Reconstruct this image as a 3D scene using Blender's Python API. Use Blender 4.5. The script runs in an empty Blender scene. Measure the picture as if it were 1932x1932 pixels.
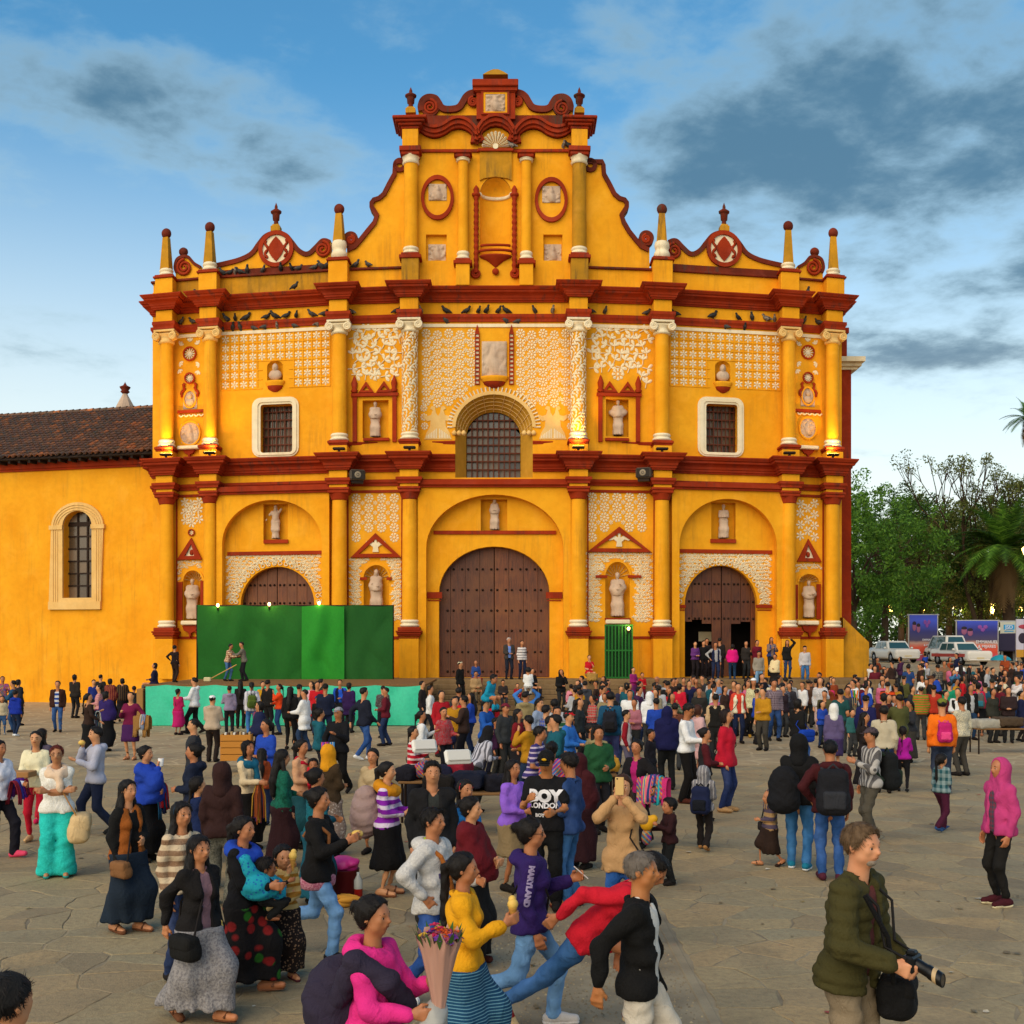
import bpy,bmesh,math,random
import numpy as np
from mathutils import Vector,Matrix
from mathutils.geometry import tessellate_polygon
PI=math.pi
# ------------------------------------------------------------------ camera, sky, sun, exposure
W_,F_,HZ,CXP,HC=1932.0,2200.0,1214.0,966.0,2.82
sc=bpy.context.scene
cam_d=bpy.data.cameras.new('camera');cam=bpy.data.objects.new('camera',cam_d)
sc.collection.objects.link(cam);sc.camera=cam
cam.location=(0,0,HC);cam.rotation_euler=(PI/2,0,0)
cam_d.sensor_width=36.0;cam_d.lens=36.0*F_/W_;cam_d.shift_y=(HZ-W_/2)/W_
cam_d.clip_end=3000
SUN_EL,SUN_AZ=math.radians(36),math.radians(-150)
world=bpy.data.worlds.new('World');sc.world=world;world.use_nodes=True
def build_world():
 nt=world.node_tree;N,L=nt.nodes,nt.links
 for n in list(N):N.remove(n)
 out=N.new('ShaderNodeOutputWorld');bg=N.new('ShaderNodeBackground')
 sky=N.new('ShaderNodeTexSky');sky.sky_type='NISHITA';sky.sun_disc=False
 sky.sun_elevation=SUN_EL;sky.sun_rotation=SUN_AZ
 sky.altitude=2100;sky.air_density=1.2;sky.dust_density=0.6;sky.ozone_density=3.0
 tc=N.new('ShaderNodeTexCoord')
 sep=N.new('ShaderNodeSeparateXYZ');L.new(tc.outputs['Generated'],sep.inputs[0])
 def math_(op,a,b=None,c=None,clamp=False):
  m=N.new('ShaderNodeMath');m.operation=op;m.use_clamp=clamp
  for i,s in enumerate((a,b,c)):
   if s is None:continue
   if isinstance(s,(int,float)):m.inputs[i].default_value=s
   else:L.new(s,m.inputs[i])
  return m.outputs[0]
 def mix(fac,a,b):
  m=N.new('ShaderNodeMix');m.data_type='RGBA'
  if isinstance(fac,(int,float)):m.inputs[0].default_value=fac
  else:L.new(fac,m.inputs[0])
  for i,s in((6,a),(7,b)):
   if isinstance(s,tuple):m.inputs[i].default_value=s+(1,)
   else:L.new(s,m.inputs[i])
  return m.outputs[2]
 zc=math_('MAXIMUM',sep.outputs[2],0.02)
 den=math_('ADD',zc,0.16)
 cx=math_('DIVIDE',sep.outputs[0],den);cy=math_('DIVIDE',sep.outputs[1],den)
 cmb=N.new('ShaderNodeCombineXYZ');L.new(cx,cmb.inputs[0]);L.new(cy,cmb.inputs[1])
 mp=N.new('ShaderNodeMapping');L.new(cmb.outputs[0],mp.inputs[0])
 mp.inputs['Location'].default_value=CLOUD_OFF;mp.inputs['Scale'].default_value=(1.0,1.0,1)
 mp.inputs['Rotation'].default_value=(0,0,math.radians(-25))
 def noise(sc_,det,rough,src,dist=0.0):
  n=N.new('ShaderNodeTexNoise');n.inputs['Scale'].default_value=sc_;n.inputs['Detail'].default_value=det
  n.inputs['Roughness'].default_value=rough;n.inputs['Distortion'].default_value=dist
  L.new(src,n.inputs['Vector']);return n.outputs[0]
 big=noise(2.3,4,.55,mp.outputs[0],.1);fine=noise(6.0,10,.6,mp.outputs[0],.12)
 dens=math_('ADD',math_('MULTIPLY',big,.46),math_('MULTIPLY',fine,.56))
 for bx,by,rx,ry,am in CLOUD_BANKS:
  dx=math_('DIVIDE',math_('SUBTRACT',cx,bx),rx);dy=math_('DIVIDE',math_('SUBTRACT',cy,by),ry)
  r2=math_('ADD',math_('MULTIPLY',dx,dx),math_('MULTIPLY',dy,dy))
  dens=math_('ADD',dens,math_('MULTIPLY',math_('POWER',2.718,math_('MULTIPLY',r2,-1.0)),am))
 def ramp(src,pts):
  r=N.new('ShaderNodeValToRGB');L.new(src,r.inputs[0]);e=r.color_ramp.elements
  while len(e)<len(pts):e.new(.5)
  for el,(p,c)in zip(e,pts):el.position=p;el.color=c+(1,)if len(c)==3 else c
  r.color_ramp.interpolation='EASE'
  return r.outputs[0]
 cover=ramp(dens,[(.53,(0,0,0)),(.78,(1,1,1))])
 thick=ramp(dens,[(.57,(0,0,0)),(.84,(1,1,1))])
 hor=ramp(sep.outputs[2],[(0.0,(1,1,1)),(.30,(0,0,0))])
 ccol=mix(thick,CLOUD_EDGE,CLOUD_CORE)
 ccol=mix(math_('MULTIPLY',hor,.55),ccol,CLOUD_LOW)
 skyc=N.new('ShaderNodeHueSaturation');skyc.inputs['Saturation'].default_value=1.12
 skyc.inputs['Value'].default_value=SKY_GAIN;L.new(sky.outputs[0],skyc.inputs['Color'])
 low=ramp(sep.outputs[2],[(0.03,(1,1,1)),(.45,(0,0,0))])
 tint=N.new('ShaderNodeMix');tint.data_type='RGBA';tint.blend_type='MULTIPLY';tint.inputs[0].default_value=1;L.new(skyc.outputs[0],tint.inputs[6]);tint.inputs[7].default_value=SKY_TINT+(1,)
 skym=mix(math_('MULTIPLY',low,.92),tint.outputs[2],SKY_LOW)
 fin=mix(math_('MULTIPLY',cover,.92),skym,ccol)
 L.new(fin,bg.inputs[0]);bg.inputs[1].default_value=SKY_STRENGTH
 L.new(bg.outputs[0],out.inputs[0])
CLOUD_OFF=(3.1,1.7,0.0)
CLOUD_EDGE=(1.85,2.65,3.05);CLOUD_CORE=(.38,.86,1.32);CLOUD_LOW=(3.0,3.0,2.75)
CLOUD_BANKS=((.42,1.60,.40,.34,.20),(.95,1.75,.55,.6,.17),(.86,2.35,.34,.14,.22),(-.48,1.55,.20,.14,.15),(-.32,1.69,.16,.13,.17),(-.62,1.46,.2,.14,.10),(-.33,1.42,.12,.08,-.10),(.3,1.38,.8,.12,.05))
SKY_LOW=(4.4,4.3,3.75);SKY_GAIN=.80
SKY_TINT=(.66,1.04,.95)
SKY_STRENGTH=0.10
build_world()
sun_d=bpy.data.lights.new('sun','SUN');sun=bpy.data.objects.new('sun',sun_d);sc.collection.objects.link(sun)
sun_d.energy=1.35;sun_d.angle=math.radians(70);sun_d.color=(1.0,0.80,0.52)
sdir=Vector((math.sin(SUN_AZ)*math.cos(SUN_EL),math.cos(SUN_AZ)*math.cos(SUN_EL),math.sin(SUN_EL)))
sun.rotation_euler=sdir.to_track_quat('Z','Y').to_euler();sun.location=sdir*60
sc.view_settings.view_transform='Standard';sc.view_settings.look='None'
sc.view_settings.exposure=1.28;sc.view_settings.gamma=1.0
try:
 sc.cycles.use_denoising=True;sc.cycles.max_bounces=6;sc.cycles.diffuse_bounces=3
 sc.cycles.sample_clamp_indirect=4
except Exception:pass
# ------------------------------------------------------------------ helpers
RNG=random.Random(7)
COL=sc.collection
def lin(h):
 h=h.lstrip('#')
 if len(h)==3:h=''.join(c*2 for c in h)
 o=[]
 for i in(0,2,4):
  c=int(h[i:i+2],16)/255
  o.append(c/12.92 if c<=.04045 else((c+.055)/1.055)**2.4)
 return tuple(o)
MATS={}
class NT:
 def __init__(s,name):
  s.m=bpy.data.materials.new(name);s.m.use_nodes=True
  s.nt=s.m.node_tree;s.N=s.nt.nodes;s.L=s.nt.links
  s.b=s.N['Principled BSDF'];s._o=None
 def set(s,k,v):
  if k in s.b.inputs:s.b.inputs[k].default_value=v
 def obj(s):
  if s._o is None:s._o=s.N.new('ShaderNodeTexCoord')
  return s._o.outputs['Object']
 def map(s,src,scale=(1,1,1),loc=(0,0,0),rot=(0,0,0)):
  m=s.N.new('ShaderNodeMapping');s.L.new(src,m.inputs[0])
  m.inputs['Scale'].default_value=scale;m.inputs['Location'].default_value=loc;m.inputs['Rotation'].default_value=rot
  return m.outputs[0]
 def noise(s,src,scale,det=4,rough=.55,dist=0):
  n=s.N.new('ShaderNodeTexNoise');s.L.new(src,n.inputs['Vector'])
  for k,v in(('Scale',scale),('Detail',det),('Roughness',rough),('Distortion',dist)):n.inputs[k].default_value=v
  return n.outputs[0]
 def ramp(s,src,pts,mode='LINEAR'):
  r=s.N.new('ShaderNodeValToRGB');s.L.new(src,r.inputs[0]);e=r.color_ramp.elements
  while len(e)<len(pts):e.new(.5)
  for el,(p,c)in zip(e,pts):
   el.position=p;el.color=((c,c,c)if isinstance(c,(int,float))else tuple(c))+(1,)
  r.color_ramp.interpolation=mode
  return r.outputs[0]
 def mix(s,fac,a,b,blend='MIX'):
  m=s.N.new('ShaderNodeMix');m.data_type='RGBA';m.blend_type=blend
  for i,v in((0,fac),(6,a),(7,b)):
   if isinstance(v,(int,float)):m.inputs[i].default_value=v if i==0 else(v,v,v,1)
   elif isinstance(v,tuple):m.inputs[i].default_value=v+(1,)
   else:s.L.new(v,m.inputs[i])
  return m.outputs[2]
 def math(s,op,a,b=None,clamp=False):
  m=s.N.new('ShaderNodeMath');m.operation=op;m.use_clamp=clamp
  for i,v in enumerate((a,b)):
   if v is None:continue
   if isinstance(v,(int,float)):m.inputs[i].default_value=v
   else:s.L.new(v,m.inputs[i])
  return m.outputs[0]
 def sep(s,src):
  n=s.N.new('ShaderNodeSeparateXYZ');s.L.new(src,n.inputs[0]);return n.outputs
 def color(s,c):
  if isinstance(c,tuple):s.b.inputs['Base Color'].default_value=c+(1,)
  else:s.L.new(c,s.b.inputs['Base Color'])
 def bump(s,h,strength=.3,dist=.02):
  n=s.N.new('ShaderNodeBump');n.inputs['Strength'].default_value=strength;n.inputs['Distance'].default_value=dist
  s.L.new(h,n.inputs['Height']);s.L.new(n.outputs[0],s.b.inputs['Normal'])
 def rnd(s):
  n=s.N.new('ShaderNodeObjectInfo');return n.outputs['Random']
def plain(name,col,rough=.8,metal=0,spec=.3):
 if name in MATS:return MATS[name]
 t=NT(name);t.color(lin(col)if isinstance(col,str)else col);t.set('Roughness',rough);t.set('Metallic',metal)
 t.set('Specular IOR Level',spec);MATS[name]=t.m;return t.m
def emit(name,col,strength):
 if name in MATS:return MATS[name]
 t=NT(name);t.color(col);t.set('Emission Color',col+(1,));t.set('Emission Strength',strength);MATS[name]=t.m;return t.m
def plaster(name,c,c2,dirt=(.05,.035,.02),dirt_amt=.5,stain=.0):
 """old painted lime plaster: patchy fading, rain streaks and soot specks, trowel relief"""
 t=NT(name);o=t.obj()
 n1=t.noise(o,.55,6,.6,.4);n2=t.noise(o,4.0,6,.65)
 col=t.mix(t.ramp(n1,[(.35,0),(.68,1)]),lin(c),lin(c2))
 col=t.mix(t.math('MULTIPLY',t.ramp(n2,[(.42,0),(.75,1)]),.35),col,tuple(v*.78 for v in lin(c2)))
 fade=t.ramp(t.noise(t.map(o,(1,1,1),(3,1,7)),.9,5,.65,.8),[(.52,0),(.74,1)]);col=t.mix(t.math('MULTIPLY',fade,.30),col,tuple(min(1,v*1.18+.035)for v in lin(c)))
 st=t.noise(t.map(o,(2.6,2.6,.22)),1.6,6,.7)
 pt=t.noise(t.map(o,(1,1,1),(5,2,9)),.33,3,.5)
 streak=t.math('MULTIPLY',t.ramp(st,[(.50,0),(.70,1)]),t.ramp(pt,[(.42,0),(.60,1)]))
 sp=t.ramp(t.noise(o,11,5,.7),[(.66,0),(.76,1)])
 spp=t.math('MULTIPLY',sp,t.ramp(t.noise(t.map(o,(1,1,1),(1,8,3)),.7,2),[(.52,0),(.66,1)]))
 f=t.math('MULTIPLY',t.math('MAXIMUM',streak,spp),dirt_amt,True)
 col=t.mix(f,col,dirt)
 t.color(col);t.set('Roughness',.85);t.set('Specular IOR Level',.2)
 hgt=t.math('ADD',t.math('MULTIPLY',t.noise(o,3.2,4,.55),.7),t.math('MULTIPLY',t.noise(o,26,4,.6),.3))
 t.bump(hgt,.35,.03)
 MATS[name]=t.m;return t.m
def link(name,me,mat=None,parent=None,smooth=False):
 o=bpy.data.objects.new(name,me);COL.objects.link(o)
 if mat is not None and len(me.materials)==0:me.materials.append(mat)
 if parent is not None:o.parent=parent
 return o
def mesh_np(name,V,Fq,smooth=True):
 """numpy verts (n,3) and faces (m,k) -> mesh"""
 V=np.asarray(V,dtype=np.float32);Fq=np.asarray(Fq,dtype=np.int32)
 me=bpy.data.meshes.new(name);k=Fq.shape[1]if len(Fq)else 4
 me.vertices.add(len(V));me.vertices.foreach_set('co',V.ravel())
 me.loops.add(Fq.size);me.loops.foreach_set('vertex_index',Fq.ravel())
 me.polygons.add(len(Fq));me.polygons.foreach_set('loop_start',np.arange(0,Fq.size,k,dtype=np.int32))
 if smooth:me.polygons.foreach_set('use_smooth',np.ones(len(Fq),dtype=bool))
 me.update(calc_edges=True);return me
def tag(o,label=None,cat=None,group=None,kind=None):
 if label:o['label']=label
 if cat:o['category']=cat
 if group:o['group']=group
 if kind:o['kind']=kind
 return o
def empty(name,loc=(0,0,0),rz=0,parent=None):
 o=bpy.data.objects.new(name,None);COL.objects.link(o);o.location=loc;o.rotation_euler=(0,0,rz)
 o.empty_display_size=.1
 if parent is not None:o.parent=parent
 return o
class MB:
 """collects faces; xf maps local to object space"""
 def __init__(s,xf=None):s.v=[];s.f=[];s.sm=[];s.xf=xf
 def add(s,vs,fs,smooth=False):
  b=len(s.v);s.v.extend(vs);s.f.extend([tuple(i+b for i in f)for f in fs]);s.sm.extend([smooth]*len(fs))
 def box(s,x0,x1,y0,y1,z0,z1,bev=0):
  if x0>x1:x0,x1=x1,x0
  if y0>y1:y0,y1=y1,y0
  if z0>z1:z0,z1=z1,z0
  if bev>0:
   b=min(bev,(x1-x0)*.45,(y1-y0)*.45,(z1-z0)*.45)
   vs=[]
   for z,i in((z0,b),(z0+b,0),(z1-b,0),(z1,b)):
    j=i
    vs+=[(x0+j,y0+b+0*j,z),(x0+b+0*j,y0+j,z),(x1-b,y0+j,z),(x1-j,y0+b,z),(x1-j,y1-b,z),(x1-b,y1-j,z),(x0+b,y1-j,z),(x0+j,y1-b,z)]
   fs=[tuple(range(7,-1,-1)),tuple(range(24,32))]
   for r in range(3):
    for k in range(8):fs.append((r*8+k,r*8+(k+1)%8,r*8+8+(k+1)%8,r*8+8+k))
   s.add(vs,fs);return
  s.add([(x0,y0,z0),(x1,y0,z0),(x1,y1,z0),(x0,y1,z0),(x0,y0,z1),(x1,y0,z1),(x1,y1,z1),(x0,y1,z1)],[(3,2,1,0),(4,5,6,7),(0,1,5,4),(1,2,6,5),(2,3,7,6),(3,0,4,7)])
 def lathe(s,prof,cx,cy,n=16,smooth=True,sx=1,sy=1,a0=0,a1=2*PI,cap=True):
  full=abs(a1-a0-2*PI)<1e-6;m=n if full else n+1
  vs=[(cx+sx*r*math.cos(a0+(a1-a0)*k/n),cy+sy*r*math.sin(a0+(a1-a0)*k/n),z)for r,z in prof for k in range(m)]
  fs=[]
  for i in range(len(prof)-1):
   for k in range(n):
    a,b=i*m+k,i*m+(k+1)%m
    fs.append((a,b,b+m,a+m))
  s.add(vs,fs,smooth)
  if cap:
   for i in(0,len(prof)-1):
    if prof[i][0]>1e-4:s.add(vs[i*m:(i+1)*m],[tuple(range(m))])
 def tube(s,pts,r,n=6,cap=True,smooth=True):
  P=[Vector(p)for p in pts];R=r if isinstance(r,(list,tuple))else[r]*len(P)
  vs=[];up=None
  for i,p in enumerate(P):
   t=(P[min(i+1,len(P)-1)]-P[max(i-1,0)])
   if t.length<1e-9:t=Vector((0,0,1))
   t.normalize()
   if up is None:up=t.orthogonal()
   up=(up-t*up.dot(t))
   up=up.normalized()if up.length>1e-6 else t.orthogonal().normalized()
   w=t.cross(up)
   for k in range(n):
    a=2*PI*k/n;vs.append(tuple(p+(up*math.cos(a)+w*math.sin(a))*R[i]))
  fs=[(i*n+k,i*n+(k+1)%n,i*n+n+(k+1)%n,i*n+n+k)for i in range(len(P)-1)for k in range(n)]
  s.add(vs,fs,smooth)
  if cap:s.add(vs[:n],[tuple(range(n-1,-1,-1))]);s.add(vs[-n:],[tuple(range(n))])
 def plate(s,outer,holes=(),v0=0,v1=.1,back=False,side=True):
  """polygon in (u,z) with holes, front at v1, back at v0, as (u,v,z)"""
  polys=[list(outer)]+[list(h)for h in holes]
  flat=[p for pl in polys for p in pl]
  tris=tessellate_polygon([[Vector((p[0],p[1],0))for p in pl]for pl in polys])
  s.add([(p[0],v1,p[1])for p in flat],[tuple(t)for t in tris])
  if back:s.add([(p[0],v0,p[1])for p in flat],[tuple(reversed(t))for t in tris])
  if side:
   for pl in polys:
    n=len(pl)
    s.add([(p[0],v1,p[1])for p in pl]+[(p[0],v0,p[1])for p in pl],[(i,(i+1)%n,n+(i+1)%n,n+i)for i in range(n)])
 def ellipsoid(s,c,r,n=10,m=6,M=None):
  vs=[];fs=[]
  for i in range(m+1):
   th=PI*i/m
   for k in range(n):
    a=2*PI*k/n;p=Vector((r[0]*math.sin(th)*math.cos(a),r[1]*math.sin(th)*math.sin(a),r[2]*math.cos(th)))
    if M is not None:p=M@p
    vs.append((c[0]+p.x,c[1]+p.y,c[2]+p.z))
  for i in range(m):
   for k in range(n):fs.append((i*n+k,i*n+(k+1)%n,i*n+n+(k+1)%n,i*n+n+k))
  s.add(vs,fs,True)
 def mesh(s,name):
  me=bpy.data.meshes.new(name);vs=s.v if s.xf is None else[s.xf(*p)for p in s.v]
  me.from_pydata(vs,[],s.f);me.polygons.foreach_set('use_smooth',s.sm);me.update();return me
 def build(s,name,mat=None,parent=None,recalc=False):
  me=s.mesh(name)
  if recalc:
   bm=bmesh.new();bm.from_mesh(me);bmesh.ops.remove_doubles(bm,verts=bm.verts,dist=1e-5)
   bmesh.ops.recalc_face_normals(bm,faces=bm.faces);bm.to_mesh(me);bm.free()
  return link(name,me,mat,parent)
def arc(cu,cz,ru,rz,a0,a1,n=16):
 return[(cu+ru*math.cos(a0+(a1-a0)*k/n),cz+rz*math.sin(a0+(a1-a0)*k/n))for k in range(n+1)]
def text_mesh(txt,size,extrude=.004,align='CENTER',shear=0,bold=0):
 c=bpy.data.curves.new('lettering','FONT');c.body=txt;c.size=size;c.extrude=extrude;c.align_x=align;c.shear=shear
 c.offset=bold;c.resolution_u=3
 o=bpy.data.objects.new('lettering',c);COL.objects.link(o)
 dg=bpy.context.evaluated_depsgraph_get();me=bpy.data.meshes.new_from_object(o.evaluated_get(dg))
 bpy.data.objects.remove(o);return me
# ------------------------------------------------------------------ cathedral: the front is gently bowed, one flat plane per bay
FD=50.0
COLPX=[314,396,640,773,1091,1249,1489,1571]
KN=[]
for _p in[240]+COLPX+[1650]:
 _d=FD/math.cos((_p-940)/F_);KN.append((_p,(_p-CXP)*_d/F_,_d))
def _seg(px):
 for i in range(len(KN)-2):
  if px<KN[i+1][0]:return i
 return len(KN)-2
def DW(px,v=0):
 i=_seg(px);_,u0,d0=KN[i];_,u1,d1=KN[i+1];m=(d1-d0)/(u1-u0);t=(px-CXP)/F_
 return(d0-v-m*u0)/(1-m*t)
def U(px,v=0):return(px-CXP)*DW(px,v)/F_
def Z(py,px=773,v=0):return HC+(HZ-py)*DW(px,v)/F_
def bow(u):
 for i in range(len(KN)-1):
  if u<KN[i+1][1]or i==len(KN)-2:
   _,u0,d0=KN[i];_,u1,d1=KN[i+1];return d0+(d1-d0)*(u-u0)/(u1-u0)
def slope(u):
 for i in range(len(KN)-1):
  if u<KN[i+1][1]or i==len(KN)-2:
   return math.atan2(KN[i+1][2]-KN[i][2],KN[i+1][1]-KN[i][1])
def fw(u,v,z):return(u,bow(u)-v-FD,z)
PXM=FD/F_
PLAT=1.35
def mir(px):
 c=934 if abs(px-934)<175 else 942
 return 2*c-px
YEL=plaster('yellow_plaster','efa51c','e3930d',dirt=(.16,.08,.02),dirt_amt=.34)
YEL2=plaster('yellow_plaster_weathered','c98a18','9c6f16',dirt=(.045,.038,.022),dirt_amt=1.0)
RED=plaster('red_paint','a3330a','862506',dirt=(.04,.025,.018),dirt_amt=.85)
RED2=plaster('red_paint_weathered','7c2a10','521d0e',dirt=(.05,.045,.03),dirt_amt=1.0)
WHI=plaster('white_lime','eedcba','e0caa2',dirt=(.36,.25,.14),dirt_amt=.45)
IVY=plaster('ivory_lime','e6bd78','dcab60',dirt=(.4,.22,.08),dirt_amt=.4)
STO=plaster('carved_stone','cdb196','b0927a',dirt=(.09,.06,.04),dirt_amt=.8)
def wood_mat():
 t=NT('door_wood');o=t.map(t.obj(),(1,1,1));r=t.rnd()
 g=t.noise(t.map(o,(9,9,.7)),2.2,7,.65,.6);n=t.noise(o,.8,3)
 col=t.mix(t.ramp(g,[(.3,0),(.72,1)]),lin('451d07'),lin('7a3c10'))
 col=t.mix(t.math('MULTIPLY',t.ramp(n,[(.4,0),(.7,1)]),.55),col,lin('8c521e'))
 col=t.mix(t.math('MULTIPLY',r,.45),col,lin('2e1507'))
 t.color(col);t.set('Roughness',.6);t.bump(g,.4,.02);return t.m
WOOD=wood_mat()
IRON=plain('dark_iron','2a1c14',.55,.6)
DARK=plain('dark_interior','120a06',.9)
GLASS=plain('window_glass','4d3d2c',.25,0,.6)
RUST=plain('rusty_bar','5a2a14',.7,.2)
PLY=plain('lead_pane','6b5640',.35,0,.5)
cath=empty('cathedral',(0,FD,0))
tag(cath,'bright yellow cathedral front with red cornices, white stucco reliefs and curved gable','cathedral')
def FM():return MB(fw)
def fpart(mb,name,mat,parent=None):return mb.build(name,mat,parent or cath)
def rectp(px0,px1,py0,py1,v=0):
 m=(px0+px1)/2;return[(U(px0,v),Z(py1,m,v)),(U(px1,v),Z(py1,m,v)),(U(px1,v),Z(py0,m,v)),(U(px0,v),Z(py0,m,v))]
def archp(px0,px1,pt,ps,pb,v=0,n=22,zb=None):
 m=(px0+px1)/2;u0,u1=U(px0,v),U(px1,v);zs=Z(ps,m,v);zt=Z(pt,m,v);zb=Z(pb,m,v)if zb is None else zb
 return[(u0,zb),(u1,zb)]+arc((u0+u1)/2,zs,(u1-u0)/2,zt-zs,0,PI,n)
def archring(a,b,pt,ps,c,d,pt2):return archp(a,b,pt,ps,ps)[2:]+archp(c,d,pt2,ps,ps)[2:][::-1]
def fbox(mb,px0,px1,py0,py1,v0,v1,bev=0):
 m=(px0+px1)/2;mb.box(U(px0,v1),U(px1,v1),v0,v1,Z(py1,m,v1),Z(py0,m,v1),bev)
def ubox(mb,uc,hw,v0,v1,z0,z1,bev=.02):mb.box(uc-hw,uc+hw,v0,v1,z0,z1,bev)
# ---- wall, one panel per bay, with the openings cut through
EDGE=[288]+COLPX+[1588]
HOLES={i:[]for i in range(9)}
def bay_of(px):
 for i in range(9):
  if px<EDGE[i+1]:return i
 return 8
MAIN=dict(door=(828,1037,1031,1119),)
HOLES[4]+=[archp(828,1037,1031,1119,1300,zb=PLAT+.003),rectp(907,957,942,1001),archp(859,1005,744,806,901)]
HOLES[2]+=[archp(454,593,1069,1141,1300,zb=PLAT+.003),rectp(497,543,951,1018)]
HOLES[6]+=[archp(1292,1429,1067,1141,1300,zb=PLAT+.003),rectp(1342,1388,948,1017)]
def octp(px0,px1,py0,py1,c,v=0):
 m=(px0+px1)/2;a,b,z0,z1=U(px0,v),U(px1,v),Z(py1,m,v),Z(py0,m,v)
 pts=[]
 for(x,z,s)in((b-c,z0+c,-PI/2),(b-c,z1-c,0),(a+c,z1-c,PI/2),(a+c,z0+c,PI)):pts+=arc(x,z,c,c,s,s+PI/2,4)
 return pts
WINS=[(492,552,763,854),(1332,1391,763,854)]
for w in WINS:HOLES[bay_of((w[0]+w[1])/2)].append(octp(*w,.12))
NICHE_LOW=[(346,382,1076,1096,1171),(686,734,1066,1090,1160),(1142,1188,1060,1088,1166),(1507,1545,1083,1098,1168)]
for n_ in NICHE_LOW:HOLES[bay_of((n_[0]+n_[1])/2)].append(archp(*n_))
NICHE_SQ=[(684,733,755,826),(1143,1186,753,824)]
for n_ in NICHE_SQ:HOLES[bay_of((n_[0]+n_[1])/2)].append(rectp(*n_))
BUST=[(504,534,680,692,719),(1349,1378,681,692,721)]
for n_ in BUST:HOLES[bay_of((n_[0]+n_[1])/2)].append(archp(*n_))
ROUND=[(359,818,21),(1523,809,16)]
OVAL=[(358,753,12,17),(1523,748,12,17)]
ZTOP=Z(524,773,0)
for i in range(9):
 mb=FM();a,b=U(EDGE[i]),U(EDGE[i+1])
 mb.plate([(a,0),(b,0),(b,ZTOP),(a,ZTOP)],HOLES[i],-.55,0)
 fpart(mb,'wall',YEL)
mb=FM();mb.box(U(288),U(288)+.3,-6,-.02,0,ZTOP);mb.box(U(1588)-.3,U(1588),-6,-.02,0,ZTOP);fpart(mb,'side_wall',YEL)
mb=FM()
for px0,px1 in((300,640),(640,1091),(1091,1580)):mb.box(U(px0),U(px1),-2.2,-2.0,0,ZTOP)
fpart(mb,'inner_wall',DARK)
# ---- niches: hollow half-cylinders with half-dome heads
def niche(px0,px1,pt,ps,pb,depth,mat=None,v=0,parent=None,name='niche'):
 m=(px0+px1)/2;uc=(U(px0,v)+U(px1,v))/2;hw=(U(px1,v)-U(px0,v))/2;zs,zt,zb=Z(ps,m,v),Z(pt,m,v),Z(pb,m,v)
 S,T=14,16;vs=[];fs=[]
 for j in range(T+1):
  for i in range(S+1):
   s=-math.cos(PI*i/S);top=zs+(zt-zs)*math.sqrt(max(0,1-s*s));z=zb+(top-zb)*j/T
   q=1-s*s-(max(0,z-zs)/(zt-zs))**2
   vs.append((uc+hw*s,v-depth*math.sqrt(max(0,q)),z))
 for j in range(T):
  for i in range(S):fs.append((j*(S+1)+i,j*(S+1)+i+1,(j+1)*(S+1)+i+1,(j+1)*(S+1)+i))
 mb=FM();mb.add(vs,fs,True);mb.plate([(uc-hw,zb-.04),(uc+hw,zb-.04),(uc+hw,zb),(uc-hw,zb)],(),v-depth,v)
 mb.box(uc-hw,uc+hw,v-depth,v,zb-.02,zb+.0)
 return mb.build(name,mat or YEL,parent or cath)
def sqniche(px0,px1,py0,py1,depth):
 mb=FM();mb.plate(rectp(px0,px1,py0,py1),(),-depth-.05,-depth,side=False)
 mb.box(U(px0),U(px1),-depth,0-.001,Z(py1,(px0+px1)/2)-.05,Z(py1,(px0+px1)/2));return fpart(mb,'niche',YEL)
for n_ in NICHE_LOW:niche(*n_,.5)
for n_ in BUST:niche(*n_,.3)
for q in NICHE_SQ:sqniche(*q,.42)
for q in((907,957,942,1001),(497,543,951,1018),(1342,1388,948,1017)):sqniche(*q,.42)
# ---- cornices and string courses: a moulding carried round the blocks above the columns
def cornice(name,z0,prof,blocks,ua,ub,mat,base_v=0,ends=(True,True)):
 rows=[]
 for o,dz in prof:
  row=[(ua-(o if ends[0]else 0),base_v-1.5 if ends[0]else base_v-.3,z0+dz),(ua-(o if ends[0]else 0),base_v+o,z0+dz)]
  for uc,hw,p in blocks:
   row+=[(uc-hw-o,base_v+o,z0+dz),(uc-hw-o,p+o,z0+dz),(uc+hw+o,p+o,z0+dz),(uc+hw+o,base_v+o,z0+dz)]
  row+=[(ub+(o if ends[1]else 0),base_v+o,z0+dz),(ub+(o if ends[1]else 0),base_v-1.5 if ends[1]else base_v-.3,z0+dz)]
  rows.append(row)
 n=len(rows[0]);mb=FM();vs=[p for r in rows for p in r]
 mb.add(vs,[(i*n+k,i*n+k+1,i*n+n+k+1,i*n+n+k)for i in range(len(rows)-1)for k in range(n-1)])
 return mb.build(name,mat,cath)
def big_profile(H):
 return[(0,0),(.10,0),(.12,.10*H),(.17,.12*H),(.17,.24*H),(.21,.27*H),(.23,.42*H),(.30,.52*H),(.41,.60*H),(.43,.62*H),(.43,.74*H),(.50,.78*H),(.55,.90*H),(.57,.92*H),(.57,H),(.02,H+.07),(0,H+.07)]
def str_profile(H,o=.16):return[(0,0),(o*.5,0),(o*.55,.3*H),(o*.9,.55*H),(o,.6*H),(o,H),(0,H+.03)]
BV=.85
UC=[U(p,.45)for p in COLPX]
BHW=.40
def blk(p=BV,hw=BHW,idx=range(8)):return[(UC[i],hw,p)for i in idx]
UA,UB=U(291),U(1587)
zc1,zc1t=Z(884,773,.95),Z(850,773,1.4)
zc2,zc2t=Z(559,773,.95),Z(527,773,1.4)
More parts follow.
